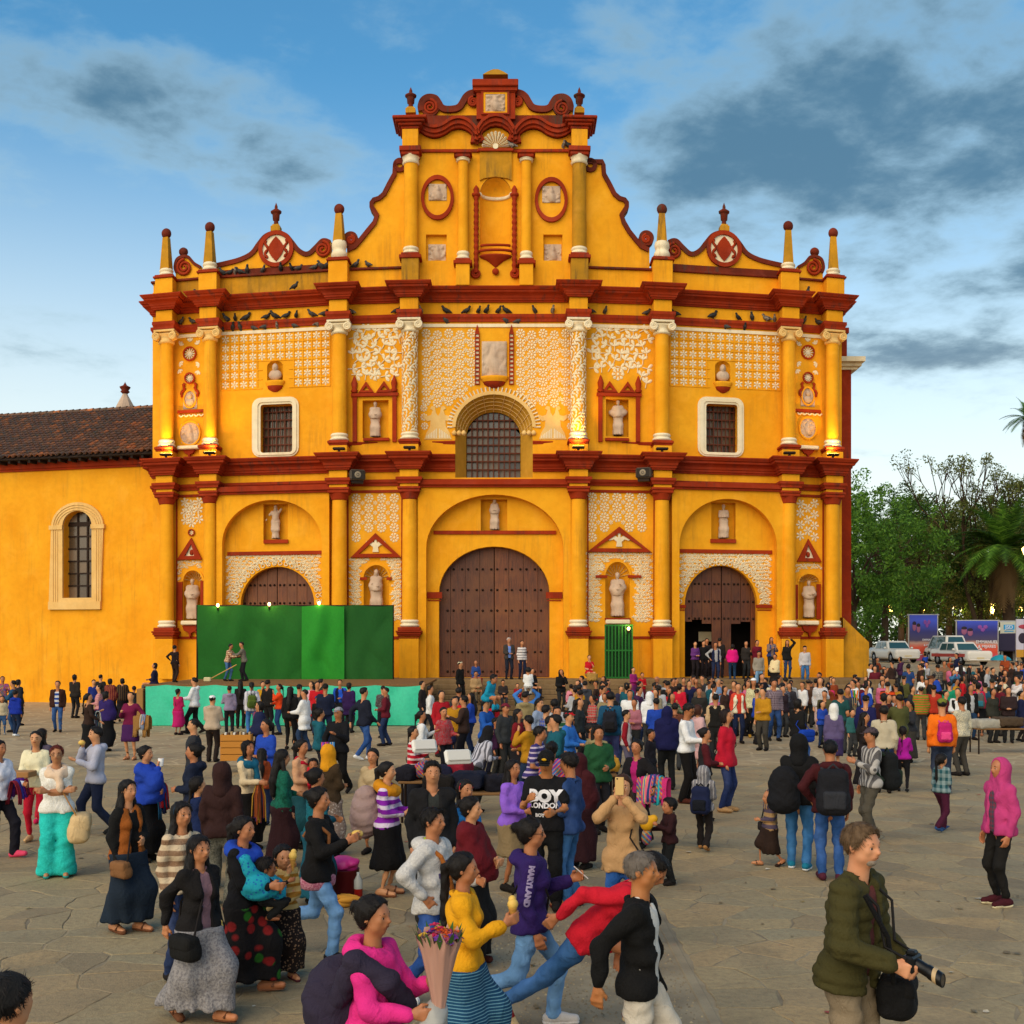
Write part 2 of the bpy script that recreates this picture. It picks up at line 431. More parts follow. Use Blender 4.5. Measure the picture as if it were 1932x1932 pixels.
P1,P2=big_profile(zc1t-zc1),big_profile(zc2t-zc2)
cornice('cornice',zc1,P1,blk(idx=range(4)),UA,U(859),RED,ends=(True,False))
cornice('cornice',zc1,P1,blk(idx=range(4,8)),U(1005),UB,RED,ends=(False,True))
cornice('cornice',zc2,P2,blk(),UA,UB,RED)
zs1,zs1t=Z(911,773,.9),Z(899,773,.95)
cornice('string_course',zs1,str_profile(zs1t-zs1),blk(p=.8),UA,UB,RED)
zs2,zs2t=Z(597,773,.9),Z(582,773,.95)
cornice('string_course',zs2,str_profile(zs2t-zs2,.14),blk(p=.8),UA,UB,RED)
zp1=Z(836,773,.3)
for idx,a,b in((range(4),U(650),U(859)),(range(4,8),U(1005),U(1239))):
 cornice('string_course',zp1,str_profile(.13,.06),[],a,b,RED,ends=(False,False))
zb1=Z(1203,773,.5)
zat=Z(507,773,.2)
mb=FM()
for i in range(9):
 a=UA if i==0 else UC[i-1]+.3;b=UB if i==8 else UC[i]-.3
 mb=FM();mb.box(a,b,0,.05,zs2-.22,zs2-.08);fpart(mb,'white_fillet',WHI)
for i in(1,3,5,7):
 mb=FM();mb.box(UC[i-1]+.3,UC[i]-.3,0,.06,Z(929,773,0),Z(924,773,0));fpart(mb,'red_fillet',RED)
 mb=FM();mb.box(UC[i-1]+.3,UC[i]-.3,0,.05,zb1-.05,zb1+.06);fpart(mb,'red_fillet',RED)
# ---- columns
zped,zrb,zri,zsh,zca,zcb=Z(1201,773,.8),Z(1183,773,.9),Z(1170,773,.8),Z(1168,773,.75),Z(941,773,.75),Z(917,773,.9)
def torus_prof(r,z0,z1,bulge=.05):
 h=z1-z0;out=[]
 for(a,b,q)in((0,.46,bulge),(.54,1,bulge*.6)):
  out+=[(r,z0+a*h)]+[(r+q*math.sin(PI*t/6),z0+(a+(b-a)*t/6)*h)for t in range(1,6)]+[(r,z0+b*h)]
 return out
for i,px in enumerate(COLPX):
 col=empty('column',(0,0,0),0,cath);uc=UC[i];r=.335 if i not in(1,6)else .30
 mb=FM();ubox(mb,uc,.42,0,BV,PLAT-.1,zped-.08);ubox(mb,uc,.42,0,BV,zped-.03,zped);fpart(mb,'pedestal',YEL,col)
 mb=FM();ubox(mb,uc,.435,0,BV+.015,zped-.08,zped-.03,.01)
 hh=zrb-zped
 for k,(a,b,o)in enumerate(((0,.18,.05),(.18,.42,.10),(.42,.62,.14),(.62,1,.06))):
  ubox(mb,uc,.42+o,0,BV+o,zped+a*hh,zped+b*hh,.02)
 fpart(mb,'plinth',RED,col)
 mb=FM();mb.lathe(torus_prof(r+.02,zrb,zri+.02,.075),uc,.42,24);fpart(mb,'base',WHI,col)
 mb=FM();mb.lathe([(r,zri)]+[(r-.03*(t/8)**1.6,zri+(zca-zri)*t/8)for t in range(1,9)],uc,.42,24);fpart(mb,'shaft',YEL,col)
 mb=FM();hc_=zcb-zca
 mb.lathe([(r-.02,zca),(r+.02,zca+.04),(r+.02,zca+.1*hc_),(r+.06,zca+.3*hc_),(r+.10,zca+.55*hc_)],uc,.42,24)
 ubox(mb,uc,r+.12,0,.42+r+.12,zca+.55*hc_,zca+.8*hc_,.02);ubox(mb,uc,r+.16,0,.42+r+.16,zca+.8*hc_,zcb,.02)
 fpart(mb,'capital',RED,col)
 mb=FM();ubox(mb,uc,BHW-.01,0,BV-.06,zcb,zs1);ubox(mb,uc,BHW,0,BV-.03,zs1t+.01,zc1);fpart(mb,'entablature_block',YEL,col)
zup0=zc1t+.05;zupr,zupt,zupb=Z(837,773,.85),Z(827,773,.85),Z(818,773,.8)
zuca,zucb=Z(622,773,.75),Z(598,773,.85)
def volute(mb,uc,zc,v,r,sgn):
 mb.lathe([(r,0),(r*1.02,.06),(r*.9,.1)],0,0,16)if False else None
 pts=[(uc+sgn*(r*(1-t*.78))*math.cos(PI/2+sgn*0-t*4.2*PI*1),v,zc+(r*(1-t*.78))*math.sin(PI/2-t*4.2*PI))for t in[k/36 for k in range(37)]]
 mb.tube(pts,[.045*(1-.35*k/36)for k in range(37)],5)
 n=16;vs=[(uc+r*math.cos(2*PI*k/n),v+.0,zc+r*math.sin(2*PI*k/n))for k in range(n)]+[(uc+r*math.cos(2*PI*k/n),v-.35,zc+r*math.sin(2*PI*k/n))for k in range(n)]
 mb.add(vs,[tuple(range(n))]+[(k,(k+1)%n,n+(k+1)%n,n+k)for k in range(n)])
RELIEF_COLS=[]
for i,px in enumerate(COLPX):
 col=empty('column',(0,0,0),0,cath);uc=UC[i];r=.325 if i not in(1,6)else .30
 mb=FM();ubox(mb,uc,.40,0,BV-.02,zup0-.1,zupr);fpart(mb,'pedestal',YEL,col)
 mb=FM();ubox(mb,uc,.41,0,BV,zupr,zupr+.35*(zupt-zupr));ubox(mb,uc,.46,0,BV+.05,zupr+.35*(zupt-zupr),zupt-.03);ubox(mb,uc,.40,0,BV-.01,zupt-.03,zupt)
 fpart(mb,'plinth',RED,col)
 mb=FM();mb.lathe(torus_prof(r+.02,zupt,zupb+.1,.07),uc,.42,24);fpart(mb,'base',WHI,col)
 mb=FM();mb.lathe([(r,zupb)]+[(r-.03*(t/8)**1.6,zupb+(zuca-zupb)*t/8)for t in range(1,9)],uc,.42,24)
 fpart(mb,'shaft',YEL,col)
 if i in(3,4):RELIEF_COLS.append((uc,r,zupb+.12,zuca-.1,col))
 cap=WHI if i in(2,3,4,5)else IVY
 mb=FM();hc_=zucb-zuca
 mb.lathe([(r-.02,zuca-.06),(r+.05,zuca-.03),(r+.05,zuca+.06),(r+.01,zuca+.09),(r+.03,zuca+.2),(r+.1,zuca+.30)],uc,.42,24)
 ubox(mb,uc,r+.05,0,.42+r+.02,zuca+.24,zucb-.12,.02);ubox(mb,uc,r+.17,0,.42+r+.12,zucb-.10,zucb,.02)
 for sg in(-1,1):volute(mb,uc+sg*(r+.06),zuca+.22,.42+r+.10,.17,sg)
 fpart(mb,'capital',cap,col)
 mb=FM();ubox(mb,uc,BHW-.02,0,BV-.06,zucb,zs2);ubox(mb,uc,BHW-.01,0,BV-.03,zs2t+.01,zc2);fpart(mb,'entablature_block',YEL,col)
# ---- floodlights on the lower cornice, lit ones shine on the pedestal above them
FLOOD=[]
def floodlight(px,lit):
 uc=U(px,1.1);z=zc1t+.08
 t=empty('floodlight',fw(uc,1.17,z));t.location.y+=FD
 mb=MB();mb.box(-.26,.26,-.10,.10,.03,.14,.03);mb.box(-.05,.05,-.04,.04,-.03,.04);mb.build('housing',IRON,t)
 mb=MB();mb.box(-.23,.23,-.02,.098,.141,.15)
 mb.build('lens',emit('flood_lens',(1.0,.62,.12),14)if lit else plain('flood_glass','8a8478',.2),t)
 FLOOD.append((t,lit,px))
 tag(t,('lit ' if lit else 'unlit ')+'floodlight on the lower cornice under the '+FLN[px]+' upper column','floodlight','floodlights along the lower cornice')
 if lit:
  ld=bpy.data.lights.new('floodlight_lamp','SPOT');ld.energy=130;ld.color=(1,.55,.10);ld.spot_size=math.radians(105);ld.spot_blend=.8;ld.shadow_soft_size=.12
  l=bpy.data.objects.new('floodlight_lamp',ld);COL.objects.link(l);l.parent=t;l.location=(0,.05,.2)
  l.rotation_euler=Vector((0,.45,1)).to_track_quat('-Z','Y').to_euler()
FLN={314:'leftmost',396:'second',640:'third',773:'fourth',1091:'fifth',1249:'sixth',1489:'seventh',1571:'rightmost'}
for px,lit in((314,1),(396,1),(640,0),(773,0),(1091,1),(1249,0),(1489,0),(1571,1)):floodlight(px,lit)
# ---- portals: a raised plate with a deep arch in front of each door
def portal(px0,px1,pt,ax0,ax1,at,asp,vp=.5):
 m=(px0+px1)/2;zt=Z(pt,m,vp)
 outer=[(U(px0,vp),PLAT-.1),(U(ax0,vp),PLAT-.1)]
 a=archp(ax0,ax1,at,asp,0,vp,26)[2:][::-1]
 outer+=[(U(ax0,vp),PLAT+.1)]+a+[(U(ax1,vp),PLAT-.1),(U(px1,vp),PLAT-.1),(U(px1,vp),zt),(U(px0,vp),zt)]
 mb=FM();mb.plate(outer,(),.0,vp);fpart(mb,'portal',YEL)
portal(788,1077,919,804,1063,933,1034);portal(408,621,931,419,607,943,1024);portal(1268,1479,924,1282,1466,941,1030)
for px0,px1,py0,py1 in((780,1085,905,919),(402,628,916,931),(1262,1484,912,925)):
 mb=FM();fbox(mb,px0+4,px1-4,py1-5,py1,.0,.62);fbox(mb,px0,px1,py0,py1-5,.0,.72);fpart(mb,'portal_moulding',RED)
for px0,px1,py0,py1,dv in((818,1049,1001,1008,.07),(429,607,1040,1047,.07),(1282,1457,1037,1044,.07),(497,543,1018,1025,.12),(1341,1389,1017,1024,.12)):mb=FM();fbox(mb,px0,px1,py0,py1,0,dv);fpart(mb,'red_moulding',RED)
for px0,px1,py0,py1 in((805,834,1117,1129),(1030,1061,1117,1129),(1281,1294,1141,1147),(1427,1457,1141,1147),(426,458,1141,1147),(590,607,1141,1147)):
 mb=FM();fbox(mb,px0,px1,py0,py1,0,.10);fbox(mb,px0+2,px1-2,py1+3,py1+5,0,.03);fpart(mb,'impost',RED)
# ---- doors: planks, studs
STUD=None
def door(ax0,ax1,at,asp,nplank,studrows,skip=None,cut=None):
 global STUD
 d=empty('door',(0,0,0),0,cath);v=-.42
 m=(ax0+ax1)/2;u0,u1=U(ax0,v)-.12,U(ax1,v)+.12;uc=(u0+u1)/2;hw=(u1-u0)/2;zs,zt=Z(asp,m,v),Z(at-5,m,v)
 def top(u):return zs+(zt-zs)*math.sqrt(max(0,1-((u-uc)/hw)**2))
 if STUD is None:
  mb=MB();mb.lathe([(.055,0),(.05,.02),(.03,.04),(.0,.045)],0,0,8,cap=False);STUD=mb.mesh('stud');STUD.materials.append(IRON)
  STUD.transform(Matrix.Rotation(PI/2,4,'X'))
 for k in range(nplank):
  a=u0+(u1-u0)*k/nplank+.008;b=u0+(u1-u0)*(k+1)/nplank-.008
  if k==nplank//2:a+=.012
  if k==nplank//2-1:b-=.012
  dv=RNG.uniform(-.012,.012);zb=PLAT+.02
  if cut and cut(k):zb=Z(1173,m,v)+.1*math.sin(k*2.1)
  pts=[(a,zb),(b,zb)]+[(b-(b-a)*t/5,top(b-(b-a)*t/5))for t in range(6)]
  mb=FM();mb.plate(pts,(),v-.06,v+dv);mb.build('plank',WOOD,d)
 for py in studrows:
  z=Z(py,m,v)
  for k in range(1,nplank*2):
   u=u0+(u1-u0)*k/(2*nplank)
   if cut and py>1175:continue
   for du in((-.13,.13)if k%2==0 else()):
    if z<top(u+du)-.1 and abs(u+du-uc)<hw-.1:
     o=link('stud',STUD,None,d);o.location=fw(u+du,v+.015,z);o.rotation_euler=(0,0,slope(u))
 return d
door(828,1037,1031,1119,8,(1074,1113,1152,1190,1230,1267))
door(454,593,1069,1141,8,(1104,1138,1171))
door(1292,1429,1067,1141,8,(1102,1135,1167),cut=lambda k:k not in(3,4,7))
mb=FM();fbox(mb,1318,1348,1192,1210,-1.4,-1.38);fpart(mb,'notice_board',plain('notice_paper','b0a080',.9))
# ---- windows
def bars_window(px0,px1,py0,py1,nx,ny,v,arch_spr=None,name='window',parent=None,mat_bar=None):
 w=empty(name,(0,0,0),0,parent or cath);m=(px0+px1)/2;u0,u1,z0,z1=U(px0,v),U(px1,v),Z(py1,m,v),Z(py0,m,v)
 zs=Z(arch_spr,m,v)if arch_spr else z1;uc,hw=(u0+u1)/2,(u1-u0)/2
 def top(u):return z1 if not arch_spr else zs+(z1-zs)*math.sqrt(max(0,1-min(1,abs((u-uc)/hw))**2))
 def half(z):return hw if z<=zs else hw*math.sqrt(max(0,1-((z-zs)/(z1-zs))**2))
 for i in range(nx):
  for j in range(ny):
   a,b=u0+(u1-u0)*i/nx+.015,u0+(u1-u0)*(i+1)/nx-.015;c,e=z0+(z1-z0)*j/ny+.015,z0+(z1-z0)*(j+1)/ny-.015
   ta,tb=min(e,top(a)),min(e,top(b));tm=min(e,top((a+b)/2))
   if max(ta,tb)<=c+.03:continue
   mb=FM();tilt=RNG.uniform(-.01,.01)
   pts=[(a,v-.12+tilt,c),(b,v-.12-tilt,c),(b,v-.12-tilt,max(c,tb)),((a+b)/2,v-.12,max(c,tm)),(a,v-.12+tilt,max(c,ta))]
   mb.add(pts,[tuple(range(5))]);mb.build('pane',PLY if RNG.random()<.6 else GLASS,w)
 for i in range(1,nx*2):
  u=u0+(u1-u0)*i/(2*nx);mb=FM();t=.022 if i%2 else .03
  mb.box(u-t,u+t,v-.03,v+.02,z0,top(u));mb.build('bar',mat_bar or RUST,w)
 for j in range(1,ny):
  z=z0+(z1-z0)*j/ny;hh=half(z);mb=FM();mb.box(uc-hh,uc+hh,v-.035,v+.03,z-.025,z+.025);mb.build('bar',mat_bar or RUST,w)
 return w
for w,side in zip(WINS,(0,1)):
 win=bars_window(w[0]-1,w[1]+1,w[2]-1,w[3]+1,4,6,-.42)
 o1=octp(w[0]-16,w[1]+12,w[2]-13,w[3]+8,.38);o2=octp(w[0]-6,w[1]+3,w[2]-5,w[3]+2,.2);i1=octp(*w,.12)
 mb=FM();mb.plate(o1,[i1],-.05,.07);mb.plate(octp(w[0]-12,w[1]+8,w[2]-9.5,w[3]+5,.3),[octp(w[0]-5,w[1]+2,w[2]-4,w[3]+1,.18)],.07,.12);fpart(mb,'frame',WHI,win)
cw=bars_window(880,982,778,902,5,8,-1.0,arch_spr=826)
v_=-1.0
O=archp(859,1005,744,806,901);I=archp(880,982,778,826,901,v_)
mb=FM();n=len(O)
I2=[(p[0],p[1])for p in I]
rows=6;vs=[]
for j in range(rows+1):
 t=j/rows
 for p,q in zip(O,I2):vs.append((p[0]+(q[0]-p[0])*t,-1.0*t,p[1]+(q[1]-p[1])*t))
mb.add(vs,[(j*n+k,j*n+(k+1)%n,j*n+n+(k+1)%n,j*n+n+k)for j in range(rows)for k in range(n)],False);fpart(mb,'splay',plaster('ochre_vault','c99530','b58022',dirt_amt=.3),cw)
mb=FM()
for k in range(3,n,2):
 p,q=O[k],I2[k];a=(p[0]+(q[0]-p[0])*.04,-.02,p[1]+(q[1]-p[1])*.04-.01);b=(p[0]+(q[0]-p[0])*.96,-.96,p[1]+(q[1]-p[1])*.96-.01);mb.tube([a,b],.022,4)
for t in(.2,.4,.6,.8):
 mb.tube([(p[0]+(q[0]-p[0])*t,-t,p[1]+(q[1]-p[1])*t-.01)for p,q in list(zip(O,I2))[2:]],.02,4)
fpart(mb,'coffer_ribs',IVY,cw)
mb=FM();mb.plate(archring(853,1011,738,806,859.5,1004.5,744.5),(),0,.06);fpart(mb,'archivolt',IVY,cw)
for sx in(-1,1):
 mb=FM()
 for k in range(3):mb.lathe([(0,0),(.09,.03),(.12,.12),(.06,.2),(0,.24)],U(866 if sx<0 else 998)+(k-1)*.2,.03,8);
 for k in range(len(mb.v)):x,y,z=mb.v[k];mb.v[k]=(x,y,z+Z(822,934))
 fpart(mb,'bracket_flowers',IVY,cw)
# ---- parapets, crests, gable
def rim(pts,w,v0,v1,closed=False):
 """a band of width w inside a polyline given in (u,z); outside is on the left of the direction of travel"""
 n=len(pts);inner=[]
 for i,p in enumerate(pts):
  a=pts[i-1]if(i>0 or closed)else pts[i];b=pts[(i+1)%n]if(i<n-1 or closed)else pts[i]
  d=Vector((b[0]-a[0],b[1]-a[1]));d=d.normalized()if d.length>1e-9 else Vector((1,0))
  inner.append((p[0]+d.y*w,p[1]-d.x*w))
 mb=FM()
 for i in range(n-1+(1 if closed else 0)):
  j=(i+1)%n;q=[pts[i],pts[j],inner[j],inner[i]]
  vs=[(a,v1,b)for a,b in q]+[(a,v0,b)for a,b in q]
  mb.add(vs,[(0,1,2,3),(0,1,5,4),(3,2,6,7)])
 return mb
def ppts(lst,v=0):return[(U(x,v),Z(y,x,v))for x,y in lst]
def smooth_pts(P,n=5):
 out=[];m=len(P)
 for i in range(m-1):
  p0,p1,p2,p3=P[max(i-1,0)],P[i],P[i+1],P[min(i+2,m-1)]
  for k in range(n):
   t=k/n;t2,t3=t*t,t*t*t
   out.append(tuple(.5*(2*p1[c]+(p2[c]-p0[c])*t+(2*p0[c]-5*p1[c]+4*p2[c]-p3[c])*t2+(3*p1[c]-p0[c]-3*p2[c]+p3[c])*t3)for c in(0,1)))
 return out+[P[-1]]
def spiral(uc,zc,r,v,sgn,mat=RED,turns=2.1,tr=.05,parent=None):
 mb=FM();K=40
 pts=[(uc+sgn*r*(1-.85*k/K)*math.cos(PI/2-2*PI*turns*k/K),v,zc+r*(1-.85*k/K)*math.sin(PI/2-2*PI*turns*k/K))for k in range(K+1)]
 mb.tube(pts,[tr*(1-.3*k/K)for k in range(K+1)],6);return fpart(mb,'scroll',mat,parent)
def disc(mb,uc,zc,r,v0,v1,n=28,sz=1):
 mb.plate([(uc+r*math.cos(2*PI*k/n),zc+r*sz*math.sin(2*PI*k/n))for k in range(n)],(),v0,v1)
def ring(mb,uc,zc,r0,r1,v0,v1,n=32,sz=1):
 mb.plate([(uc+r1*math.cos(2*PI*k/n),zc+r1*sz*math.sin(2*PI*k/n))for k in range(n)],[[(uc+r0*math.cos(2*PI*k/n),zc+r0*sz*math.sin(2*PI*k/n))for k in range(n)]],v0,v1)
zpar=Z(507,640,.3)
def finial(px,pyb,pyt,v=.1,mats=None):
 u=U(px,v);z0=Z(pyb,px,v);H=Z(pyt,px,v)-z0
 t=empty('finial',(0,0,0),0,cath)
 mb=FM();mb.lathe([(.30,0),(.30,.16*H),(.22,.2*H),(.2,.24*H)],u,v,4,smooth=False,a0=PI/4,a1=PI/4+2*PI);mb.v=[(a,b,c+z0)for a,b,c in mb.v];fpart(mb,'block',YEL2,t)
 mb=FM();mb.lathe([(.09,.24*H),(.11,.3*H),(.09,.36*H),(.15,.4*H),(.17,.58*H),(.18,.62*H),(.24,.64*H),(.25,.69*H),(.15,.74*H),(.06,.8*H),(.075,.84*H),(.05,.9*H),(.0,H)],u,v,14);mb.v=[(a,b,c+z0)for a,b,c in mb.v]
 fpart(mb,'urn',RED2,t);return t
def obelisk(px,ball,rball,pt,pb,wt,wb,pedt,pedb,v=.35,mat=YEL2):
 t=empty('obelisk',(0,0,0),0,cath);u=U(px,v);zb,zt=Z(pb,px,v),Z(pt,px,v)
 mb=FM();mb.lathe([(wb/2,zb),(wt/2,zt),(wt/2*.7,zt+.02)],u,v,4,smooth=False,a0=.95,a1=.95+2*PI);fpart(mb,'spire',mat,t)
 mb=FM();mb.ellipsoid((u,v,Z(ball,px,v)),(rball,)*3,14,9);fpart(mb,'ball',RED2,t)
 zp=Z(pedt,px,v);mb=FM();mb.lathe(torus_prof(wb/2*.9,zp,zb+.02,.07),u,v,18);fpart(mb,'base',WHI,t)
 mb=FM();ubox(mb,u,.50,-.2,.35+.5,zp-.16,zp-.07);ubox(mb,u,.44,-.2,.35+.44,zp-.07,zp);fpart(mb,'cap',RED,t)
 mb=FM();ubox(mb,u,.42,-.2,.35+.42,zc2t+.03,zp-.16);fpart(mb,'pedestal',YEL,t)
S_=.25*PXM
for(px,ball,pt,pb,pedt)in((314,441,449,510,523),(396,429,438,498,513),(640,395,404,457,490),(1249,395,404,458,489),(1487,427,436,499,512),(1572,440,448,510,523)):
 obelisk(px,ball,.23,pt,pb,.38,.64,pedt,0)
PE=[291]+COLPX+[1587]
for i in range(9):
 if i==4:continue
 mb=FM();mb.plate([(U(PE[i]),zc2t-.2),(U(PE[i+1]),zc2t-.2),(U(PE[i+1]),zpar-.05),(U(PE[i]),zpar-.05)],(),-.55,.12);fpart(mb,'parapet',YEL2 if i in(1,2)else YEL)
 mb=FM();mb.box(U(PE[i])+(.0 if i else-.1),U(PE[i+1]),-.6,.24,zpar-.05,zpar+.05,.02);fpart(mb,'coping',RED2)
def crest(lst,v0=-.35,v1=.06,rimw=.2,mat=YEL,base=None):
 P=smooth_pts(ppts(lst));zb=zpar+.04
 mb=FM();mb.plate([(P[0][0],zb)]+[(P[-1][0],zb)][:0]+P+[(P[-1][0],zb)],(),v0,v1);fpart(mb,'crest',mat)
 mb=rim(P,rimw,v0-.02,v1+.09);fpart(mb,'crest_moulding',RED2)
def r2(lst):return[(260.8+x*.25,367+y*.25)for x,y in lst]
LC=r2([(590,525),(680,505),(770,480),(850,438),(905,365),(960,305),(1045,278),(1125,300),(1180,360),(1225,415),(1278,438),(1330,395),(1380,345),(1420,338),(1455,352)])
RC=[(mir(x),y)for x,y in LC][::-1]
crest(LC);crest(RC)
LS=r2([(285,600),(272,555),(290,490),(340,462),(390,470),(430,515),(480,545)])
crest(LS,rimw=.13);crest([(mir(x),y)for x,y in LS][::-1],rimw=.13)
for a,b in((405,625),(1262,1478)):mb=FM();fbox(mb,a,b,504,516,-.1,.14);fpart(mb,'crest_base',RED2)
for sgn,cxp in((1,521),(-1,1366)):
 med=empty('medallion',(0,0,0),0,cath);u,z=U(cxp,.1),Z(470,cxp,.1)
 mb=FM();ring(mb,u,z,27*PXM,35*PXM,0,.2);fpart(mb,'ring',RED,med)
 mb=FM();disc(mb,u,z,27*PXM,0,.12);fpart(mb,'disc',WHI,med)
 L_=[(u+15*PXM*math.sin(PI*t/12),z-24*PXM+48*PXM*t/12)for t in range(13)];L_+=[(u-15*PXM*math.sin(PI*t/12),z-24*PXM+48*PXM*t/12)for t in range(11,0,-1)]
 mb=FM();mb.plate(L_,(),0,.17);fpart(mb,'shield',RED,med)
 for s in(-1,1):
  mb=FM();mb.tube([(u+s*(19+3*math.sin(k*1.05))*PXM,.13,z+(17-34*k/10)*PXM)for k in range(11)],[.05+.03*math.sin(k*1.9)**2 for k in range(11)],5);fpart(mb,'ribbon',RED,med)
 finial(cxp,438,382,-.1)
for cxp,cy,r,s in((609,471,15,1),(1272,474,15,-1),(348,505,16,-1),(1534,505,16,1),(662,453,8,1),(1219,451,8,-1)):
 spiral(U(cxp,.1),Z(cy,cxp,.1),r*PXM,.14,s,tr=.075)
for cxp,cy in((345,474),(1538,474)):
 mb=FM();mb.ellipsoid((U(cxp),-.1,Z(cy,cxp)),(.22,.22,.19),12,8);fpart(mb,'ball',RED2)
SL=[(775,303),(747,304),(742,314),(741,330),(731,348),(722,366),(714,373),(704,376),(698,384),(698,394),(708,409),(704,420),(690,437),(678,452),(668,464),(660,466),(653,460),(652,450),(659,442),(668,446)][:15]+[(655,470)]
def attic_slope(lst,flip):
 P=ppts(lst);mb=FM()
 poly=P+[(P[-1][0],zpar),(P[0][0],zpar)]
 mb.plate(poly,(),-.5,.08);fpart(mb,'gable_wing',YEL)
 mb=rim(P if flip else P[::-1],.19,-.52,.2);fpart(mb,'gable_moulding',RED2)
attic_slope(SL,False);attic_slope([(mir(x)if x>690 else 2*940-x,y)for x,y in SL],True)
for s,cxp in((-1,755),(1,1113)):mb=FM();ring(mb,U(cxp),Z(314,cxp),.12,.3,-.1,.2);fpart(mb,'scroll',RED2)
for cxp,cy in((662,453),(1219,451)):mb=FM();ring(mb,U(cxp),Z(cy,cxp),.13,.33,-.3,.16);fpart(mb,'scroll',RED2)
gz0=zc2t-.1;gz1=Z(222,934,0)
NG=archp(905.5,965,335,369,482)
gh=[rectp(804,843,444,493),rectp(1025,1061,444,493)]
mb=FM();mb.plate([(U(766),gz0),(U(1101),gz0),(U(1101),gz1),(U(766),gz1)],[NG]+gh,-.7,.10);fpart(mb,'gable',YEL)
for a,b in((804,843),(1025,1061)):mb=FM();mb.plate(rectp(a,b,444,493),(),-.2,-.12,side=False);fpart(mb,'panel',YEL)
niche(905.5,965,335,369,482,.62,v=.1)
mb=FM();uc=U(935,.1);hw=(U(965)-U(905.5))/2
mb.tube([(uc+hw*math.cos(PI*k/14),.1-.62*math.sin(PI*k/14)*.97,Z(371,935,-.2))for k in range(15)],.085,6);fpart(mb,'niche_band',WHI)
for py,w in((463,27),(474,31)):
 mb=FM();mb.tube([(uc+w*PXM*math.cos(PI+PI*k/10),.13+.25*math.sin(PI*k/10)*(.5 if py<470 else 1),Z(py,935,.2)-.12*math.sin(PI*k/10)*0)for k in range(11)],.06,5);fpart(mb,'niche_ledge',RED)
mb=FM();mb.lathe([(.0,0),(.35,.28),(.68,.44),(.7,.5),(0,.52)],uc,.12,16);mb.v=[(a,.1+(b-.12)*.5+.02,c+Z(507,935))for a,b,c in mb.v];mb.ellipsoid((uc,.2,Z(515,935)),(.15,.12,.15),10,6);fpart(mb,'pendant',RED)
for px in(898.5,970.5):
 t=empty('colonnette',(0,0,0),0,cath);u=U(px,.2)
 mb=FM();zz0,zz1=Z(515,px,.2),Z(371,px,.2)
 K=60;pts=[(u,.2,zz0+(zz1-zz0)*k/K)for k in range(K+1)];mb.tube(pts,[.10+.018*math.sin(k*1.3)for k in range(K+1)],8)
 mb.lathe([(.12,zz1),(.19,zz1+.05),(.19,zz1+.12),(.1,zz1+.16),(.13,zz1+.3),(.05,zz1+.45),(0,zz1+.5)],u,.2,10)
 fpart(mb,'shaft',RED,t);spiral(u,zz0-.02,.2,.2,1 if px>934 else-1,tr=.06,parent=t)
for px,y0,y1,ys0,ys1,r in((775,287,466,480,522,.31),(1093,287,466,480,522,.31),(873.5,298,474,490,534,.235),(993,298,474,490,534,.235)):
 col=empty('column',(0,0,0),0,cath);u=U(px,.35);cv=.32;big=r>.3
 mb=FM();ubox(mb,u,r+.06,0,cv+r+.08,zc2t,Z(ys0+6,px,.7));fpart(mb,'pedestal',YEL2 if big else YEL,col)
 mb=FM();zz=Z(ys0,px,.7);ubox(mb,u,r+.16,0,cv+r+.16,zz-.15,zz);ubox(mb,u,r+.08,0,cv+r+.1,zz,zz+.1);fpart(mb,'plinth',RED,col)
 mb=FM();mb.lathe(torus_prof(r,zz+.08,Z(y1,px,.6)+.05,.06),u,cv,20);fpart(mb,'base',WHI,col)
 zt_=Z(y0+(8 if big else 0),px,.6);zb_=Z(y1,px,.6)
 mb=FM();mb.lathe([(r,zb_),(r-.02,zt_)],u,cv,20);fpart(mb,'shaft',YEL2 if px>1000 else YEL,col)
 mb=FM();mb.lathe([(r,zt_-.25 if big else zt_-.06),(r+.06,zt_-.2 if big else zt_-.04),(r+.02,zt_-.1 if big else zt_-.02),(r+.04,zt_),(r+.08,zt_+.1)],u,cv,20);fpart(mb,'capital',WHI,col)
 mb=FM();q=Z(273 if big else 281,px,.8);ubox(mb,u,r+.08,0,cv+r+.08,zt_+.06,zt_+.2);ubox(mb,u,r+.15,0,cv+r+.15,zt_+.2,q);fpart(mb,'abacus',RED,col)
 if big:
  z1_=Z(240,px,.8);mb=FM();ubox(mb,u,r+.03,-.5,cv+r+.05,q,z1_);fpart(mb,'entablature_block',YEL,col)
  z2_=Z(216,px,1.0);mb=FM();hh=z2_-z1_
  for a,b,o in((0,.25,.08),(.25,.5,.2),(.5,.72,.32),(.72,1,.42)):ubox(mb,u,r+o,-.6,cv+r+o,z1_+a*hh,z1_+b*hh,.03)
  fpart(mb,'cornice',RED,col)
  finial(px,216,164,.3)
mb=FM();fbox(mb,790,1078,281,286,.1,.2);fpart(mb,'red_moulding',RED)
mb=FM();mb.plate([(U(905,.2),Z(340,934,.2)),(U(913),Z(336,934,.2)),(U(935),Z(333,934,.2)),(U(957),Z(336,934,.2)),(U(965.5,.2),Z(340,934,.2)),(U(965.5,.2),Z(283,934,.2)),(U(905,.2),Z(283,934,.2))],(),0,.2);fpart(mb,'centre_strip',YEL2)
mb=FM();fbox(mb,902,968,279,284,.1,.32);fpart(mb,'red_moulding',RED)
def r1(lst):return[(714.8+x*.25,96.6+y*.25)for x,y in lst]
